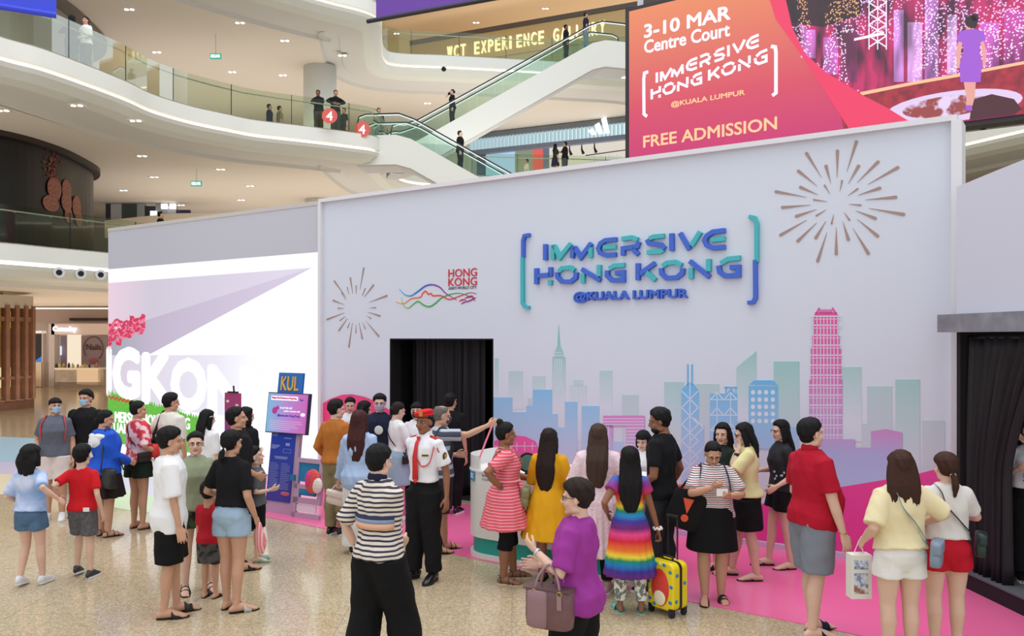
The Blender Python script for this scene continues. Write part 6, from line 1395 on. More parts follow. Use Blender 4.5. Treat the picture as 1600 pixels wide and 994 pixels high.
b = MB(); bag_body(b, c + np.array((0, -.006, .045)), .28, .095, .07, Rm('Y', .22), 1.0); b.obj('flap', mat('bag_cream', (0, 0, 0)), t, True); MB().tube(catmull([c + np.array((-.10, 0, .06)), c + np.array((-.03, 0, .15)), c + np.array((.04, 0, .15)), c + np.array((.09, 0, .05))], 4), .007, 6).obj('handle', mat('bag_cream', (0, 0, 0)), t, True)
P = G('white_denim', 'woman with a brown bun in a white tee and pale denim skirt turned right', 620, 817, 1.62, -48, sex='f', hair=('bun', DB, dict(bp=(0, -.105, .01), back=-.85)), top=('tee', white_tee, 1.0, .03, .9, dict(boxy=.5)), bot=('skirt', denim_l, .56, .025, dict(flare=.05, wave=.01, waist=1.03)), shoes=('sneaker', wsneak), rh=(.10, .26, 1.22), rpole=(.5, -.3, -1), skin='fair', head=(-8, 12))
MB().tube([np.array((.145 * P.wk * math.cos(a), (.115 * P.wk) * math.sin(a), 1.03 * P.k)) for a in [i * math.pi / 12 for i in range(25)]], [(.016, .006)] * 25, 6, side=(0, 0, 1)).obj('belt', blacks, P.root, True)
crossbody(P, 'sling_bag', 'thin strapped dark sling bag on the woman in white tee and denim skirt', -1, 10, (.15, .05, .11), dsole, dsole, .92)
P = G('masked_back', 'woman with a black face mask standing before the dark curtain behind the guard', 651, 812, 1.60, 175, sex='f', mask=(40, 40, 46), hair=('bun', BK, dict(bp=(0, -.1, .04), bangs=1)), top=('tee', white_tee, .9, .03, .9), bot=('pants', black_b, 1.9, .02), shoes=('sneaker', blacks), skin='fair')
P = G('guard', 'uniformed guard in a red beret, white shirt and red tie standing with feet apart', 663, 906, 1.74, 146, sex='m', skin='brown', build=.97, hair=S_(BK, front=.7, side=.1), top=('shirt', cloth('uniform', (234, 234, 240), bump=.1), 1.0, .016, .78, dict(boxy=.1, sl_ease=.03, sl_fl=.02)),
  bot=('pants', cloth('black_trousers', (22, 22, 24)), 1.95, .035, dict(waist=1.04, minr=.078)), shoes=('shoe', mat('boot_black', (16, 16, 18), .25), blk_sole), feet=[(-.10, -.03, 0, 14), (.12, .02, 0, -20)], collar=cloth('uniform', (0, 0, 0)), head=(6, 2), rh=(.22, -.06, .90), lh=(-.27, -.02, .86))
k = P.k; rt = P.root; redb = cloth('beret', (212, 36, 40), rough=.7)
b = MB(); b.tube([P.HM((0, -.012, .062)), P.HM((0, -.012, .088))], [(.083 * P.hs, .104 * P.hs)] * 2, 24, side=(1, 0, 0)); v, f = ellipsoid((0, 0, 0), (.098, .115, .036), 20); b.add([P.HM((p[0] + .012, p[1] - .014, p[2] + .098 - p[0] * .22)) for p in v], f); co, fs, no = remesh(b.v, b.f, .008, 2); link('beret', mesh_from('beret', co, fs, True), redb, rt)
MB().tube([P.HM((0, -.012, .056)), P.HM((0, -.012, .066))], [(.0845 * P.hs, .106 * P.hs)] * 2, 24, side=(1, 0, 0)).obj('beret_band', blacks, rt, True)
MB().box(-.022, .022, -.004, .004, -.022, .022).obj('beret_badge', mat('badge_gold', (190, 150, 60), .4, .4), rt, loc=P.HM((-.03, .098, .095)))
b = MB(); fr_ = [surf(P, 90, z, .040 if z < 1.40 else .030) for z in (1.43, 1.38, 1.25, 1.12, 1.03)]; b.tube(fr_, [(.020, .008), (.022, .006), (.028, .005), (.036, .005), (.040, .004)], 8, side=(1, 0, 0)); b.tube([fr_[-1], fr_[-1] + np.array((0, 0, -.045))], [(.040, .004), (.003, .003)], 8, side=(1, 0, 0)); b.tube([fr_[0] + np.array((0, .004, .02)), fr_[0] + np.array((0, .004, -.025))], [(.026, .014), (.018, .010)], 8, side=(1, 0, 0)); b.obj('tie', mat('tie_red', (205, 30, 34), .5), rt, True)
for s in (-1, 1):
    p = np.array(P.up((s * .13, -.005, 1.437 * k))); MB().tube([p + np.array((-s * .05, 0, .012)), p + np.array((s * .045, 0, -.018))], [(.012, .030), (.010, .036)], 8, side=(0, 0, 1)).obj('epaulette', mat('epaulette_red', (196, 30, 36), .7), rt, True)
p = P.sh[-1] + (P.el[-1] - P.sh[-1]) * .42; b = MB(); b.ell(tuple(p + np.array((-.070, .018, 0))), (.012, .036, .042), 12); b.obj('arm_badge', mat('badge_black', (40, 44, 36), .6), rt, True); MB().ell(tuple(p + np.array((-.078, .018, 0))), (.008, .022, .026), 12).obj('arm_crest', mat('badge_gold', (0, 0, 0)), rt, True)
p = surf(P, 125, 1.27, .022); MB().box(-.035, .035, -.004, .004, -.010, .010).obj('name_tag', mat('tag_yellow', (200, 180, 60), .5), rt, loc=tuple(p)).rotation_euler = (0, 0, math.radians(30)); p = surf(P, 125, 1.27, .028); MB().box(-.03, .03, -.003, .003, -.006, .006).obj('name_strip', blacks, rt, loc=tuple(p)).rotation_euler = (0, 0, math.radians(30))
p = surf(P, 128, 1.22, .020); MB().box(-.05, .05, -.004, .004, -.05, .0).obj('pocket', cloth('uniform', (0, 0, 0)), rt, loc=tuple(p)).rotation_euler = (0, 0, math.radians(32))
L0 = P.sh[-1] + np.array((0, .02, .05)); MB().tube(catmull([L0, surf(P, 150, 1.32, .045), surf(P, 140, 1.2, .04), surf(P, 115, 1.16, .035), surf(P, 95, 1.24, .03)], 5), .006, 6).obj('lanyard', mat('lanyard_red', (214, 40, 60), .5), rt, True); MB().tube(catmull([L0, P.sh[-1] + np.array((-.06, .05, -.06)), P.sh[-1] + np.array((-.04, -.06, -.10)), L0 + np.array((0, -.06, 0))], 5), .007, 6).obj('lanyard', mat('lanyard_red', (0, 0, 0)), rt, True)
MB().tube([np.array((.150 * P.wk * math.cos(a), .112 * P.wk * math.sin(a) , 1.035 * k)) for a in [i * math.pi / 12 for i in range(25)]], [(.020, .006)] * 25, 6, side=(0, 0, 1)).obj('belt', blacks, rt, True)
P = G('lanyard_man', 'grey haired masked man in a striped grey shirt stretching out his arm', 689, 862, 1.70, -74, sex='m', skin='tan', hair=('bald', GY, dict(front=.62, th=.008)), mask=(60, 60, 66), top=('tee', stripe_mat('grey_plaid', (70, 76, 92), (176, 184, 196), .11, .45), .88, .035, .72, dict(boxy=.8, sl_ease=.03)), bot=('shorts', cloth('charcoal', (44, 44, 50)), 1.0, .04), shoes=('sandal', dsole), feet=[(-.08, .06, 0, 5), (.09, -.08, 0, -6)], rh=('px', 762, 665, -.1), rpole=(.2, -.2, -1), rhand='grip', lh=(-.16, .2, 1.1), head=(0, 8))
pA = np.array(P.wr[1]) + (P.wr[1] - P.el[1]) / np.linalg.norm(P.wr[1] - P.el[1]) * .07; t = held(P, 'lanyard', 'pink and white lanyard stretched between the masked man and the counter', 'lanyard')
MB().tube([pA, pA + np.array((.12, -.12, -.20)), pA + np.array((.24, -.22, -.36))], [(.003, .012)] * 3, 6).obj('ribbon', mat('lanyard_pink', (226, 120, 140), .5), t)
t = held(P, 'dark_backpack', 'large black backpack on the masked man stretching out his arm', 'backpack'); b = MB(); bag_body(b, surf(P, -90, 1.12, .03) + np.array((0, -.09, 0)), .30, .17, .46); b.obj('bag_body', bag_black, t, True)
for s in (-1, 1): MB().tube(catmull([surf(P, 90 - s * 62, 1.10, .04), surf(P, 90 - s * 52, 1.28, .04), np.array(P.up((s * .11, 0, 1.462 * P.k))), surf(P, -90 + s * 45, 1.30, .05)], 4), [(.006, .028)] * 13, 6).obj('strap', bag_black, t, True)
P = G('black_door', 'man with black hair in dark clothes entering the curtained doorway', 704, 803, 1.70, -15, sex='m', hair=S_(BK), top=('tee', black_tee, .9, .03, .9), bot=('pants', black_b, 1.9, .02), shoes=('sneaker', blacks), skin='tan', head=(-10, 0))
# ---- striped polo man in front
pol = stripe_mat('polo_stripe', (224, 214, 200), (52, 50, 72), .034, .42)
P = G('polo', 'man in a striped polo shirt and baggy black trousers, hand in pocket', 592, 1064, 1.71, -36, sex='m', build=.94, belly=.02, hair=('short', BK, dict(th=.016, back=-.7, side=-.02)), top=('polo', pol, .90, .038, .95, dict(boxy=.75, sl_ease=.035, sl_fl=.015, fold=.004)), bot=('pants', black_b, 1.95, .055, dict(minr=.088, flare=.02)), shoes=('shoe', blacks), feet=[(-.10, -.10, 0, 5), (.20, .16, 0, -25)], lh=(-.21, .0, .90), lpole=(-.9, -.8, 0), rh=(.0, .24, .98), collar=cloth('navy', (0, 0, 0)), head=(4, 4), skin='fair')
w_, d_, y_ = interp_sec(P.T, 1.2); b = MB()
for z0, z1, c_ in ((1.195, 1.215, (60, 66, 92)), (1.165, 1.195, (140, 156, 186)), (1.12, 1.165, (226, 176, 146))):
    n_ = 9; v = [surf(P, a, z, .052) for z in (z0, z1) for a in [-176 + 160 * i / n_ for i in range(n_ + 1)]]; f = [(i, i + 1, i + n_ + 2, i + n_ + 1) for i in range(n_)]
    o = MB().add(v, f).obj('chest_band', cloth('band%d' % c_[0], c_), P.root, True); o.modifiers.new('s', 'SOLIDIFY').thickness = .006
p = P.wr[-1]; q = p + (P.el[-1] - p) / np.linalg.norm(P.el[-1] - p) * .035; t = held(P, 'wristwatch', 'black wristwatch on the man in the striped polo shirt', 'watch'); MB().tube([p, q], .034, 14).obj('strap', blacks, t); MB().ell(tuple((p + q) / 2 + np.array((-.034, 0, 0))), (.008, .018, .018), 10).obj('dial', dark_metal, t)

# ---- counter group
pinkst = stripe_mat('pink_knit', (224, 84, 104), (236, 170, 176), .030, .30)
P = G('pink_dress', 'woman with a top bun in a pink striped dress and black leggings at the counter', 790, 908, 1.62, -82, sex='f', build=1.16, skin='brown', headsize=.235, hair=('bun', BK, dict(bp=(0, -.075, .128), back=-.85, side=-.05)), top=('dress', pinkst, .60, .018, .75, dict(flare=.12, waist=1.10, wave=.03, sl_ease=.018)), bot=('pants', cloth('leggings', (18, 18, 22)), 1.28, .008), shoes=('flat', mat('teal_sandal', (54, 70, 84), .5), mat('cork', (206, 188, 160), .7)),
  feet=[(-.10, .10, 0, 4), (.10, -.04, 0, -25)], rh=('px', 783, 762, -.17), rpole=(.4, -1, .0), lh=(-.22, .34, 1.06), lpole=(-.5, -.3, -1), head=(4, 2))
MB().tube([surf(P, -90 + a, 1.10, .03) for a in range(0, 361, 20)], [(.012, .018)] * 19, 6, side=(0, 0, 1)).obj('waist_tie', pinkst, P.root, True); p = surf(P, 60, 1.10, .04); MB().tube([p, p + np.array((.02, .03, -.08)), p + np.array((.02, .05, -.20))], [(.012, .02), (.008, .022), (.006, .028)], 8, flat=False).obj('waist_knot', pinkst, P.root, True)
for i in range(2): q = P.wr[1] + (P.el[1] - P.wr[1]) / np.linalg.norm(P.el[1] - P.wr[1]) * (.02 + .02 * i); MB().tube([q - np.array((0, 0, .004)), q + np.array((0, 0, .006))], .031, 12).obj('bracelet', mat('beads', (96, 80, 60), .5), P.root, True)
crossbody(P, 'shoulder_bag', 'olive green shoulder bag hanging at the front of the woman in pink dress', 1, 75, (.20, .09, .19), mat('bag_olive', (134, 132, 92), .5), mat('strap_tan', (170, 140, 110), .6), .93, .04)
P = G('yellow_dress', 'woman with very long dark hair in a mustard yellow dress at the counter', 858, 909, 1.56, -22, sex='f', build=1.08, skin='brown', hair=LONG(DB, .50, w=.090), top=('dress', cloth('mustard', (222, 162, 30)), .50, .02, 1.5, dict(flare=.13, waist=1.10, wave=.03, sl_ease=.02)), shoes=('sandal', dsole), lh=(-.16, .30, 1.1), rh=(.18, .26, 1.12), head=(-4, 6))
P = G('lace_dress', 'woman with long brown streaked hair in a pale pink lace dress at the counter', 935, 926, 1.64, -8, sex='f', build=1.18, skin='brown', hair=LONG((70, 52, 42), .44, w=.094, th=.018), top=('dress', cloth('lace', (232, 206, 214), bump=.9, bscale=45), .40, .022, 1.0, dict(flare=.085, waist=1.08, wave=.05, n=22, sl_ease=.03, sl_fl=.04)), bot=('pants', cloth('leggings', (0, 0, 0)), 1.85, .008), shoes=('shoe', mat('taupe_shoe', (176, 148, 140), .5)), lh=(-.18, .26, 1.12), rh=(.34, .18, 1.06), head=(-6, 4))
rain = ramp_mat('rainbow', [(.30, (200, 40, 120)), (.36, (110, 30, 110)), (.43, (60, 40, 140)), (.48, (20, 120, 190)), (.525, (20, 140, 90)), (.56, (240, 220, 60)), (.61, (240, 120, 40)), (.69, (214, 30, 50)), (.75, (236, 70, 140)), (.80, (120, 30, 110)), (.87, (60, 50, 150)), (.92, (30, 140, 200)), (.955, (30, 140, 90)), (.995, (240, 220, 60)), (1.04, (240, 120, 40)), (1.10, (214, 40, 70)), (1.18, (140, 40, 130)), (1.26, (40, 100, 190))], wob=.03, rough=.8)
P = G('rainbow', 'girl with long black hair and pink headband in a rainbow striped dress', 984, 957, 1.50, -3, sex='f', build=.95, skin='brown', headsize=.222, hair=LONG(BK, .42, w=.092, th=.018), top=('dress', rain, .40, .018, .45, dict(flare=.10, waist=1.12, wave=.04, n=17, sl_ease=.03, sl_fl=.02)), bot=('pants', mat('dotted', (238, 236, 228), .8, noise=.02, nscale=26, col2=(120, 130, 120)), 1.88, .012), shoes=('clog', mat('clog_mint', (110, 206, 198), .5), mat('clog_mint', (0, 0, 0))), feet=[(-.10, .02, 0, 8), (.12, .0, 0, -8)], rh=(.30, .02, .84), rhand='grip', lh=(-.23, .06, 1.02), lpole=(-.5, -1, 0))
MB().tube([P.HM((.087 * math.cos(a), -.005, .028 + .103 * math.sin(a))) for a in [i * math.pi / 14 for i in range(15)]], [(.006, .010)] * 15, 8, side=(0, 1, 0)).obj('headband', mat('headband_pink', (240, 130, 160), .6), P.root, True)
q = P.wr[1]; b = MB()
for i in range(10): a = i * .628; b.ell(tuple(q + np.array((.034 * math.cos(a), .034 * math.sin(a), .01 + .008 * (i % 2)))), .014, 8)
b.obj('scrunchie', mat('scrunchie_white', (236, 232, 222), .8), P.root, True)
hand_girl = P.W(P.wr[1])
P = G('black_beard', 'tall bearded man in a black tee and dark jeans looking down over the counter', 1034, 926, 1.80, 58, sex='m', build=1.02, skin='brown', hair=S_(BK, th=.02, side=-.15), top=('tee', black_tee, .88, .022, .7, dict(boxy=.4)), bot=('pants', cloth('dark_jeans', (44, 48, 56)), 1.94, .018), shoes=('sneaker', blacks), feet=[(-.10, .05, 0, 8), (.10, -.02, 0, -8)], rh=(.26, .05, .90), lh=(-.2, .2, .98), head=(22, 12))
b = MB(); b.ell(P.HM((0, .035, -.078)), (.056 * P.hs, .060 * P.hs, .036 * P.hs), 16); b.ell(P.HM((0, .088, -.043)), (.024 * P.hs, .008 * P.hs, .005 * P.hs), 10); co, fs, no = remesh(b.v, b.f, .007, 1); link('beard', mesh_from('beard', co, fs, True), hair_m(BK), P.root)
q = P.wr[1]; u = (P.el[1] - q) / np.linalg.norm(P.el[1] - q); t = held(P, 'wrist_watch', 'black wristwatch on the bearded man in the black tee', 'watch'); MB().tube([q + u * .02, q + u * .05], .036, 14).obj('strap', blacks, t); MB().ell(tuple(q + u * .035 + np.array((.034, 0, 0))), (.010, .02, .02), 10).obj('dial', dark_metal, t)
P = G('staff', 'counter attendant in a white top half hidden behind the bearded man', 1006, 866, 1.42, 150, sex='f', hair=BOB(BK, .08, th=.02, bangs=1), top=('tee', white_tee, .9, .03, .9), bot=('pants', black_b, 1.9, .02), shoes=('sneaker', blacks), skin='fair', head=(0, 15))
# ---- purple blouse woman in front
P = G('purple', 'older woman with short dark hair and glasses in a purple blouse', 902, 1136, 1.58, 66, sex='f', build=1.02, skin='fair', glasses=True, hair=('short', DB, dict(th=.024, back=-.6, side=-.12, front=.4)), top=('blouse', cloth('purple', (152, 52, 146), rough=.6, bump=.1), .84, .05, .88, dict(name='blouse', boxy=.8, sl_ease=.035, sl_fl=.02, fold=.004)), bot=('pants', black_b, 1.95, .04, dict(minr=.085)), shoes=('shoe', blacks), feet=[(-.08, .18, 0, 4), (.08, -.2, .05, -4)], lh=('px', 838, 862, -.05), lpole=(-.3, -1, -.35), rh=('px', 846, 882, .12), rpole=(.3, -1, -.2), head=(10, 2))
q = P.el[-1] + (P.wr[-1] - P.el[-1]) * .35; t = held(P, 'brown_handbag', 'large brown leather handbag hanging from the forearm of the woman in purple', 'handbag'); c = q + np.array((-.02, .0, -.245)); RZ = Rm('Z', math.radians(90)); lea = mat('leather_brown', (120, 86, 88), .45, noise=.2, nscale=6, col2=(104, 72, 74))
b = MB(); bag_body(b, c, .31, .13, .25, RZ, .98); b.obj('bag_body', lea, t, True); b = MB(); bag_body(b, c + np.array((-.012, .065, .0)), .15, .13, .235, RZ, .98); b.obj('side_panel', mat('leather_mauve', (146, 112, 118), .45), t, True)
MB().box(c[0] - .068, c[0] + .068, c[1] - .155, c[1] + .155, c[2] + .118, c[2] + .128).obj('top_trim', mat('leather_trim', (96, 66, 68), .5), t)
for xo in (-.05, .05):
    MB().tube(catmull([c + np.array((xo, -.085, .10)), c + np.array((xo * .8, -.06, .20)), c + np.array((xo * .2, 0, .268)), c + np.array((xo * .8, .06, .20)), c + np.array((xo, .085, .10))], 4), .0085, 8).obj('handle', mat('leather_handle', (150, 120, 120), .5), t, True)
    for s in (-1, 1): MB().tube([c + np.array((xo * 1.35, s * .085 + .016 * math.cos(a), .105 + .016 * math.sin(a))) for a in [i * math.pi / 6 for i in range(13)]], .003, 6).obj('ring', mat('brass', (200, 170, 90), .3, .9), t, True); MB().box(c[0] + xo * 1.36 - .003, c[0] + xo * 1.36 + .003, c[1] + s * .085 - .015, c[1] + s * .085 + .015, c[2] + .01, c[2] + .09).obj('handle_tab', mat('leather_handle', (0, 0, 0)), t)
MB().tube([P.wr[-1], P.wr[-1] + (P.el[-1] - P.wr[-1]) * .08], .029, 12).obj('bangle', mat('silver', (210, 210, 214), .25, .9), P.root, True)
# ---- right hand group
P = G('striped_tee', 'woman with glasses in a black and white striped tee looking down at a card', 1113, 938, 1.52, 176, sex='f', build=1.22, skin='tan', glasses=True, hair=('bun', BK, dict(bp=(0, -.1, -.02), back=-.9, front=.58)), top=('tee', stripe_mat('breton', (232, 228, 228), (62, 48, 60), .036, .42, line2=(150, 50, 60)), .90, .03, .85, dict(boxy=.8, sl_ease=.03, sl_fl=.02)), bot=('skirt', black_b, .60, .03, dict(flare=.05, wave=.02, n=6)), shoes=('slide', dsole, blk_sole), feet=[(-.09, .0, 0, 6), (.09, .06, 0, -10)], rh=('px', 1112, 762, -.28), rpole=(1, -.6, -.6), lh=('px', 1141, 775, -.28), lpole=(-1, -.6, -.6), head=(0, 26), rhand='grip', lhand='grip')
c = (P.wr[1] + P.wr[-1]) / 2 + np.array((0, .06, .0)); t = held(P, 'card', 'small white card in the hands of the woman in the striped tee', 'card'); MB().box(c[0] - .05, c[0] + .05, c[1], c[1] + .003, c[2] - .03, c[2] + .04).obj('paper', mat('paper', (240, 240, 240), .7), t)
t = held(P, 'tote_bag', 'black canvas tote bag with an orange motif on the arm of the striped tee woman', 'tote bag'); c = surf(P, 25, .99, .13); RR = Rm('Y', -.35); b = MB(); bag_body(b, c, .34, .06, .36, RR @ np.eye(3), .95); b.obj('bag_body', cloth('tote', (24, 24, 26)), t, True)
MB().tube(catmull([c + np.array((-.08, 0, .19)), P.sh[1] + np.array((-.02, .03, .06)), c + np.array((.06, -.03, .18))], 5), [(.004, .014)] * 11, 6).obj('strap', cloth('tote', (0, 0, 0)), t, True)
om = mat('motif_orange', (226, 86, 50), .6); b = MB(); b.prism([(c[0] - .07, c[2] + .10), (c[0] + .03, c[2] + .12), (c[0] + .0, c[2] - .03)], c[1] + .030, c[1] + .036); b.obj('motif_cone', om, t); MB().tube([(c[0] + .02, c[1] + .03, c[2] - .07), (c[0] + .02, c[1] + .038, c[2] - .07)], .035, 16).obj('motif_ball', om, t)
t = held(P, 'navy_backpack', 'navy backpack straps and bag on the woman in the striped tee', 'backpack'); b = MB(); bag_body(b, surf(P, -90, 1.2, .03) + np.array((0, -.07, 0)), .28, .14, .38); b.obj('bag_body', cloth('navy2', (40, 50, 70)), t, True)
for s in (-1, 1): MB().tube(catmull([surf(P, 90 - s * 60, 1.14, .035), surf(P, 90 - s * 48, 1.30, .035), np.array(P.up((s * .10 * P.wk, 0, 1.46 * P.k))), surf(P, -90 + s * 45, 1.30, .04)], 4), [(.006, .024)] * 13, 6).obj('strap', cloth('navy2', (0, 0, 0)), t, True)
P = G('green_back', 'woman in a dark green top partly hidden by the striped tee woman', 1128, 893, 1.58, 120, sex='f', skin='fair', hair=LONG(BK, .22, side=.1), top=('tee', cloth('forest', (36, 46, 44)), .9, .03, .9), bot=('shorts', black_b, .6, .03), shoes=('slide', blacks, blk_sole), head=(30, 5), rh=(.2, .2, 1.0), lh=(-.2, .2, 1.0))
P = G('lemon_tee', 'woman with glasses in a pale yellow tee raising a hand to her face', 1166, 904, 1.61, 82, sex='f', build=1.12, skin='fair', glasses=True, hair=LONG(BK, .26, side=.02), top=('tee', cloth('lemon', (226, 216, 160)), .92, .03, .85, dict(boxy=.7, sl_ease=.025)), bot=('shorts', black_b, .80, .04, dict(flare=.03)), shoes=('flipflop', blacks, blk_sole), feet=[(-.10, -.10, 0, 5), (.10, .14, 0, -5)], lh=('px', 1152, 708, -.12), lpole=(-.4, -.5, -1), rh=(.16, .22, 1.2), rpole=(.5, -.5, -1), head=(0, 14))
q = P.wr[-1]; u = (P.el[-1] - q) / np.linalg.norm(P.el[-1] - q); t = held(P, 'watch', 'black wristwatch on the raised hand of the woman in pale yellow tee', 'watch'); MB().tube([q + u * .01, q + u * .035], .031, 14).obj('strap', blacks, t); MB().ell(tuple(q + u * .022 + np.array((-.03, 0, 0))), (.007, .016, .016), 8).obj('dial', dark_metal, t)
P = G('floral', 'woman with long straight black hair in a black patterned shirt and black shorts', 1221, 887, 1.60, 92, sex='f', skin='fair', glasses=True, hair=LONG(BK, .42, w=.082, side=.0), top=('shirt', mat('floral', (28, 28, 34), .8, noise=.02, nscale=9, col2=(24, 24, 30)), .90, .03, 1.0, dict(boxy=.6)), bot=('shorts', black_b, .5, .035, dict(flare=.03)), shoes=('flipflop', blacks, blk_sole), feet=[(-.09, -.08, 0, 5), (.09, .12, 0, -5)], lh=(-.2, .12, .98), rh=(.18, .2, 1.1), head=(8, 8))
rnd = random.Random(11)
for i in range(7): p = surf(P, rnd.uniform(120, 200), rnd.uniform(1.0, 1.16), .042); MB().ell(tuple(p), (.012, .012, .014), 6).obj('flower_print', mat('flower_pale', (180, 184, 200), .7), P.root)
P = G('red_polo', 'stout man in a dark red polo and grey shorts looking over his shoulder', 1268, 992, 1.81, -76, sex='m', build=1.07, belly=.12, skin='fair', headsize=.245, hair=('short', BK, dict(th=.014, side=-.05, front=.5)), top=('polo', cloth('crimson', (176, 22, 46)), .86, .035, .78, dict(boxy=.5, sl_ease=.03, sl_fl=.02)), bot=('shorts', cloth('grey_shorts', (128, 134, 146)), .90, .035, dict(flare=.02)), shoes=('slide', cloth('navy', (0, 0, 0)), blk_sole), feet=[(-.08, .06, 0, 5), (.08, -.05, 0, -8)], rh=(.27, .10, .83), rpole=(.3, -1, .1), lh=(-.2, .2, .95), collar=cloth('crimson', (0, 0, 0)), head=(4, -2))
q = P.wr[1]; MB().tube([q, q + np.array((0, 0, .006))], .031, 14).obj('bracelet', mat('gold_chain', (206, 160, 60), .3, .8), P.root, True)
P = G('lemon_back', 'woman seen from behind with brown hair in a pale yellow tee and white shorts', 1406, 1040, 1.62, 2, sex='f', build=1.1, skin='fair', hair=LONG(BR, .26, w=.104, th=.02), top=('tee', cloth('butter', (232, 218, 176)), .94, .035, .9, dict(boxy=.8, sl_ease=.035, sl_fl=.025)), bot=('shorts', cloth('white_shorts', (232, 230, 226)), .40, .018, dict(flare=.02)), shoes=('slide', dsole, dsole), lh=(-.24, .12, .98), rh=(.27, .20, 1.10), rpole=(1, -.8, 0), head=(-8, 4))
crossbody(P, 'slate_bag', 'slate blue crossbody bag at the hip of the woman in white shorts', -1, -35, (.24, .08, .19), mat('bag_slate', (128, 144, 164), .45), mat('strap_slate', (120, 134, 154), .5), .94, .05)
t = held(P, 'paper_bag', 'white paper shopping bag with blue pictures beside the woman in white shorts', 'shopping bag'); c = P.wr[-1] + np.array((-.02, .06, -.26)); MB().box(c[0] - .07, c[0] + .09, c[1] - .05, c[1] + .05, c[2] - .20, c[2] + .14).obj('bag_body', mat('paper_white', (228, 224, 216), .7), t)
for z0, z1, cc in ((.03, .10, (90, 110, 150)), (-.10, .0, (120, 140, 170)), (-.16, -.10, (150, 100, 80))): MB().box(c[0] - .05, c[0] + .06, c[1] - .053, c[1] - .05, c[2] + z0, c[2] + z1).obj('picture_print', mat('bagprint%d' % cc[0], cc, .6, noise=.1, nscale=30, col2=(210, 215, 225)), t)
MB().tube([c + np.array((-.03, 0, .14)), c + np.array((.01, 0, .24)), c + np.array((.05, 0, .14))], .004, 6).obj('handle', mat('paper_white', (0, 0, 0)), t)
P = G('red_shorts', 'woman with a brown ponytail in an off-white tee and red shorts seen from behind', 1478, 1022, 1.58, -6, sex='f', build=1.12, skin='fair', hair=('pony', BR, dict(pz=-.045, pl=.17, th=.02, back=-.9)), top=('tee', cloth('off_white', (224, 220, 216)), .98, .03, .75, dict(boxy=.6)), bot=('shorts', cloth('red_shorts', (190, 26, 44)), .36, .018, dict(waist=1.04, flare=.02)), shoes=('slide', dsole, dsole), rh=(.12, .28, 1.18), rpole=(1, -.6, -.5), rhand='grip', lh=(-.22, .15, .95), head=(10, 0))
crossbody(P, 'dark_green_bag', 'dark green crossbody bag at the hip of the woman in red shorts', -1, -20, (.20, .08, .18), mat('bag_green', (24, 48, 46), .4), mat('strap_dark', (40, 40, 44), .5), .97, .045)
c = P.wr[1] + np.array((.05, .06, .08)); t = held(P, 'drink_cup', 'clear lidded cup with blue drink and white straw held by the ponytail woman', 'cup'); MB().tube([c + np.array((0, 0, -.09)), c + np.array((0, 0, .05))], [.028, .040], 16).obj('cup_body', mat('cup_blue', (44, 80, 200), .25), t, True); MB().ell(tuple(c + np.array((0, 0, .05))), (.042, .042, .03), 14).obj('lid', mat('lid_clear', (210, 220, 226), .15), t, True); MB().tube([c + np.array((0, 0, .04)), c + np.array((.01, 0, .17))], .005, 8).obj('straw', white_tee, t)
P = G('doorway', 'person in a white printed tee covering their face behind the black curtain', 1606, 905, 1.52, 168, z=.172, sex='f', skin='fair', hair=BOB(BK, .12), top=('tee', cloth('white_print', (220, 224, 228)), 1.0, .03, .8, dict(boxy=.7)), bot=('pants', black_b, 1.95, .05, dict(minr=.10)), shoes=('sneaker', blacks, mat('cream_sole', (226, 214, 190), .6)), lh=(.02, .14, 1.50), lpole=(-1, .2, -.6), rh=(.17, .20, 1.22), rpole=(.6, -.5, -1), rhand='flat')
pr = mat('print_dark', (50, 52, 60), .6)
for i, wd in enumerate(("ASIA'S", 'WORLD', 'CITY')):
    o = text_obj('shirt_lettering', wd, pr, P.root, -.06, .06, 1.16 * P.k - i * .035, 1.16 * P.k - i * .035 + .025, -.004, 0, .04); o.rotation_euler = (0, 0, math.pi); o.location = (.03, .155 * P.k, 0)

# ---- rainbow girl's suitcase
sc = GP(1043, 958); t = thing('suitcase', 'yellow children suitcase with blue splashes and a red oval on black wheels', 'suitcase', tuple(sc), math.radians(-52))
yl = mat('case_yellow', (238, 214, 30), .3); cb_ = mat('case_black', (24, 24, 26), .4)
def rbox(b, w, d, h, z0, r=.06, mi=0, x0=0, y0=0):
    pts = []
    for cx_, cz_, a0 in ((w / 2 - r, h - r, 0), (-w / 2 + r, h - r, 90), (-w / 2 + r, r, 180), (w / 2 - r, r, 270)):
        for i in range(6): a = math.radians(a0 + i * 18); pts.append((x0 + cx_ + r * math.cos(a), z0 + cz_ + r * math.sin(a)))
    b.prism(pts, y0 - d / 2, y0 + d / 2, mi)
b = MB(); rbox(b, .31, .20, .43, .055); o = b.obj('shell', yl, t); bv = o.modifiers.new('b', 'BEVEL'); bv.width = .02; bv.segments = 3; bv.limit_method = 'ANGLE'; bv.angle_limit = 1.0
b = MB(); rbox(b, .318, .03, .438, .051); b.obj('zip_band', cb_, t)
MB().ell((0, -.100, .25), (.105, .012, .17), 20).obj('red_oval', mat('case_red', (220, 60, 50), .35), t, True); MB().ell((0, -.108, .16), (.07, .010, .07), 16).obj('cream_patch', mat('case_cream', (240, 232, 200), .4), t, True)
for x, z in ((-.12, .40), (-.05, .455), (.05, .46), (.12, .41), (-.13, .28), (.13, .28), (-.12, .13), (.12, .14), (-.07, .09)): MB().ell((x, -.101, z), (.020, .006, .016), 10).obj('blue_splash', mat('case_blue', (20, 130, 196), .4), t, True)
for x, z in ((-.12, .34), (-.125, .2), (.0, .46)): MB().ell((x, -.101, z), (.012, .005, .015), 8).obj('white_dot', white_tee, t, True)
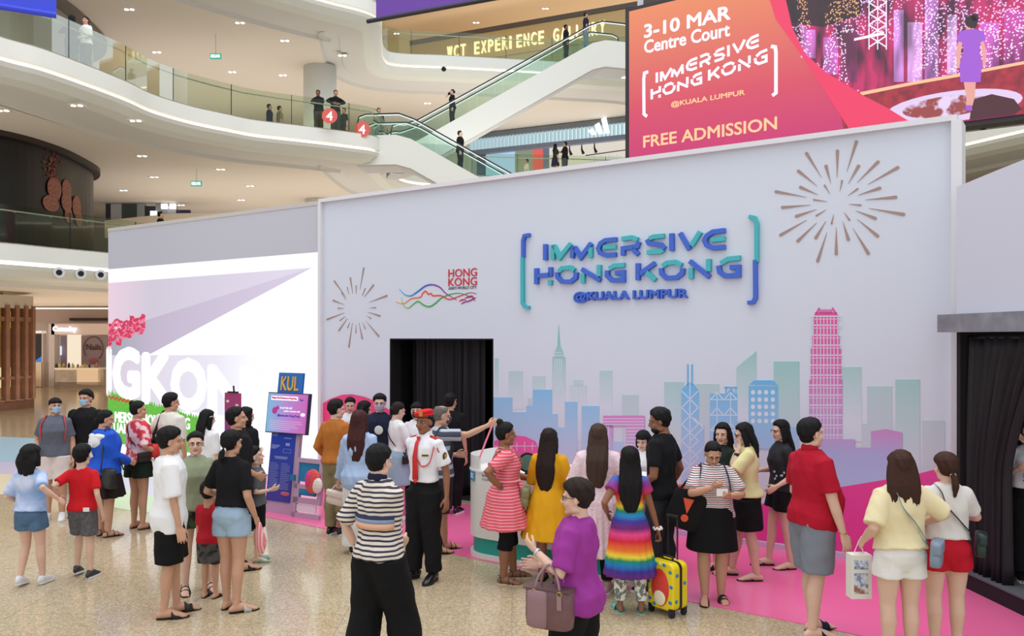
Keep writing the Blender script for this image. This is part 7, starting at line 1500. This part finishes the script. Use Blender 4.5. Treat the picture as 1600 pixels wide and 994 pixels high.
for x in (-.157, .157):
    for y, z in ((-.06, .15), (.05, .3), (-.05, .38)): MB().ell((x, y, z), (.005, .02, .018), 8).obj('blue_splash', mat('case_blue', (0, 0, 0)), t, True)
MB().tube(catmull([(-.06, 0, .485), (-.05, 0, .515), (.05, 0, .515), (.06, 0, .485)], 4), .010, 8).obj('carry_handle', cb_, t, True)
for x in (-.055, .055): MB().tube([(x, .07, .45), (x, .07, .86)], .008, 8).obj('pull_rod', cb_, t)
MB().tube([(-.065, .07, .87), (.065, .07, .87)], .014, 8).obj('pull_handle', cb_, t)
for x in (-.12, .12):
    for y in (-.08, .08):
        w_ = MB().tube([(x - .014, y, .030), (x + .014, y, .030)], .030, 16).obj('wheel', cb_, t); MB().box(x - .022, x + .022, y - .02, y + .02, .045, .085).obj('wheel_housing', cb_, w_)

# ---- people on the galleries and escalators
def U(key, label, px, py_head, H, yaw, z, **kw):
    Y = (z + H - HC) * F / (HY - py_head); kw.setdefault('far', True); kw.setdefault('shoes', ('shoe', blacks))
    return G(key, label, px, 0, H, yaw, z=z, Y=Y, **kw)
gb_ = cloth('dark_green_far', (40, 46, 44))
U('u1', 'woman with big dark hair in dark clothes at the glass of the middle gallery', 112, 25, 1.66, 30, ZB, sex='f', hair=LONG(BK, .2, th=.03), top=('tee', gb_, .85, .03, 1.9), bot=('pants', gb_, 1.9, .03), lh=(-.15, .25, 1.3))
U('u2', 'man in a black cap and white shirt with shoulder strap at the gallery glass', 134, 27, 1.75, 160, ZB, hair=S_(BK), top=('tee', white_tee, .88, .04, .9), bot=('pants', cloth('grey_far', (70, 74, 70)), 1.9, .03), lh=(-.15, .25, 1.0))
U('u3', 'man in a dark suit jacket walking on the middle gallery', 421, 163, 1.70, -70, ZB, top=('jacket', cloth('navy', (0, 0, 0)), .8, .03, 1.9), bot=('pants', black_b, 1.9, .03))
U('u4', 'person in a khaki top walking behind the man in the suit jacket', 437, 166, 1.66, -60, ZB, top=('tee', cloth('khaki', (0, 0, 0)), .88, .03, .9), bot=('pants', gb_, 1.9, .03))
U('u5', 'man in black leaning folded arms on the glass rail above the round 4 sticker', 498, 142, 1.72, 180, ZB, lean=10, skin='brown', top=('tee', black_tee, .88, .03, 1.9), bot=('pants', cloth('grey_far', (0, 0, 0)), 1.9, .03), lh=(.02, .30, 1.16), rh=(-.02, .28, 1.14), lpole=(-1, 0, 0), rpole=(1, 0, 0))
U('u6', 'man in a black shirt resting one arm on the glass rail of the middle gallery', 524, 142, 1.74, 200, ZB, lean=8, skin='tan', top=('tee', black_tee, .88, .03, 1.9), bot=('pants', cloth('grey_far', (0, 0, 0)), 1.9, .03), lh=(-.1, .32, 1.12), rh=(.12, .30, 1.14), lpole=(-1, 0, 0), rpole=(1, 0, 0))
U('u7', 'person in dark green seen through the glass beside the leaning men', 537, 169, 1.6, 150, ZB, top=('tee', gb_, .88, .03, .9), bot=('pants', gb_, 1.9, .03))
U('u8', 'man in black at the end of the middle gallery near the escalator top', 592, 169, 1.72, -150, ZB, top=('tee', black_tee, .88, .03, .9), bot=('pants', gb_, 1.9, .03))
def on_esc(key, label, E, d, L, x, wid, z0, z1, H, yawrel, px=None, **kw):
    z = z0 + (z1 - z0) * x / L; m = Matrix.Translation(E.location) @ Matrix.Rotation(E.rotation_euler.z, 4, 'Z'); w = m @ Vector((x, wid, 0)); kw.setdefault('far', True)
    n = int(abs(z1 - z0) / .2); i = int(x / L * n); zz = z0 + (z1 - z0) * (i + .5) / n
    return person(key, label, (w.x, w.y, zz), H, math.degrees(E.rotation_euler.z) + yawrel, shoes=('shoe', blacks), **kw)
on_esc('e1', 'woman in black riding up the long escalator with hand at her mouth', E2, d2, L2, 1.95, .75, ZB, ZC, 1.66, 90, sex='f', skin='fair', top=('tee', black_tee, .85, .03, 1.9), bot=('pants', gb_, 1.9, .03), rh=(.05, .2, 1.45), hair=('bun', BK, {}))
on_esc('e2', 'person in black near the head of the long escalator', E2, d2, L2, 7.15, .75, ZB, ZC, 1.66, -100, skin='brown', top=('tee', black_tee, .85, .03, 1.9), bot=('pants', gb_, 1.9, .03))
on_esc('e3', 'person in a dark grey top standing at the head of the long escalator', E2, d2, L2, 8.1, .75, ZB, ZC, 1.68, -100, skin='tan', top=('tee', cloth('navy', (0, 0, 0)), .85, .03, .9), bot=('pants', cloth('bluegrey', (120, 140, 155)), 1.9, .03))
on_esc('e4', 'man in black riding down the escalator with a black backpack', E1, d1, L1, 2.15, .75, ZB, ZA, 1.72, -90, skin='fair', top=('tee', black_tee, .85, .05, 1.9), bot=('pants', black_b, 1.9, .03))
U('u9', 'woman with long dark hair and long skirt chatting in front of the sports shop', 868, 225, 1.62, -60, ZB, sex='f', hair=LONG(BK, .35), top=('tee', gb_, .9, .03, .9), bot=('skirt', cloth('navy', (0, 0, 0)), .3, .03), lh=(-.1, .3, 1.3))
U('u10', 'man in a black tee and grey trousers chatting in front of the sports shop', 883, 222, 1.74, 70, ZB, top=('tee', black_tee, .88, .04, .9), bot=('pants', cloth('grey_far', (0, 0, 0)), 1.9, .03), lh=(-.1, .3, 1.25))
U('u11', 'person in a pale top standing beside the red shop panel', 823, 249, 1.58, 90, ZB, sex='f', top=('tee', cream, .9, .03, .9), bot=('pants', gb_, 1.9, .03))
U('u12', 'man with black hair walking past the far shopfronts on the lowest gallery', 251, 331, 1.72, -60, ZA, top=('tee', black_tee, .88, .03, .9), bot=('pants', black_b, 1.9, .03))
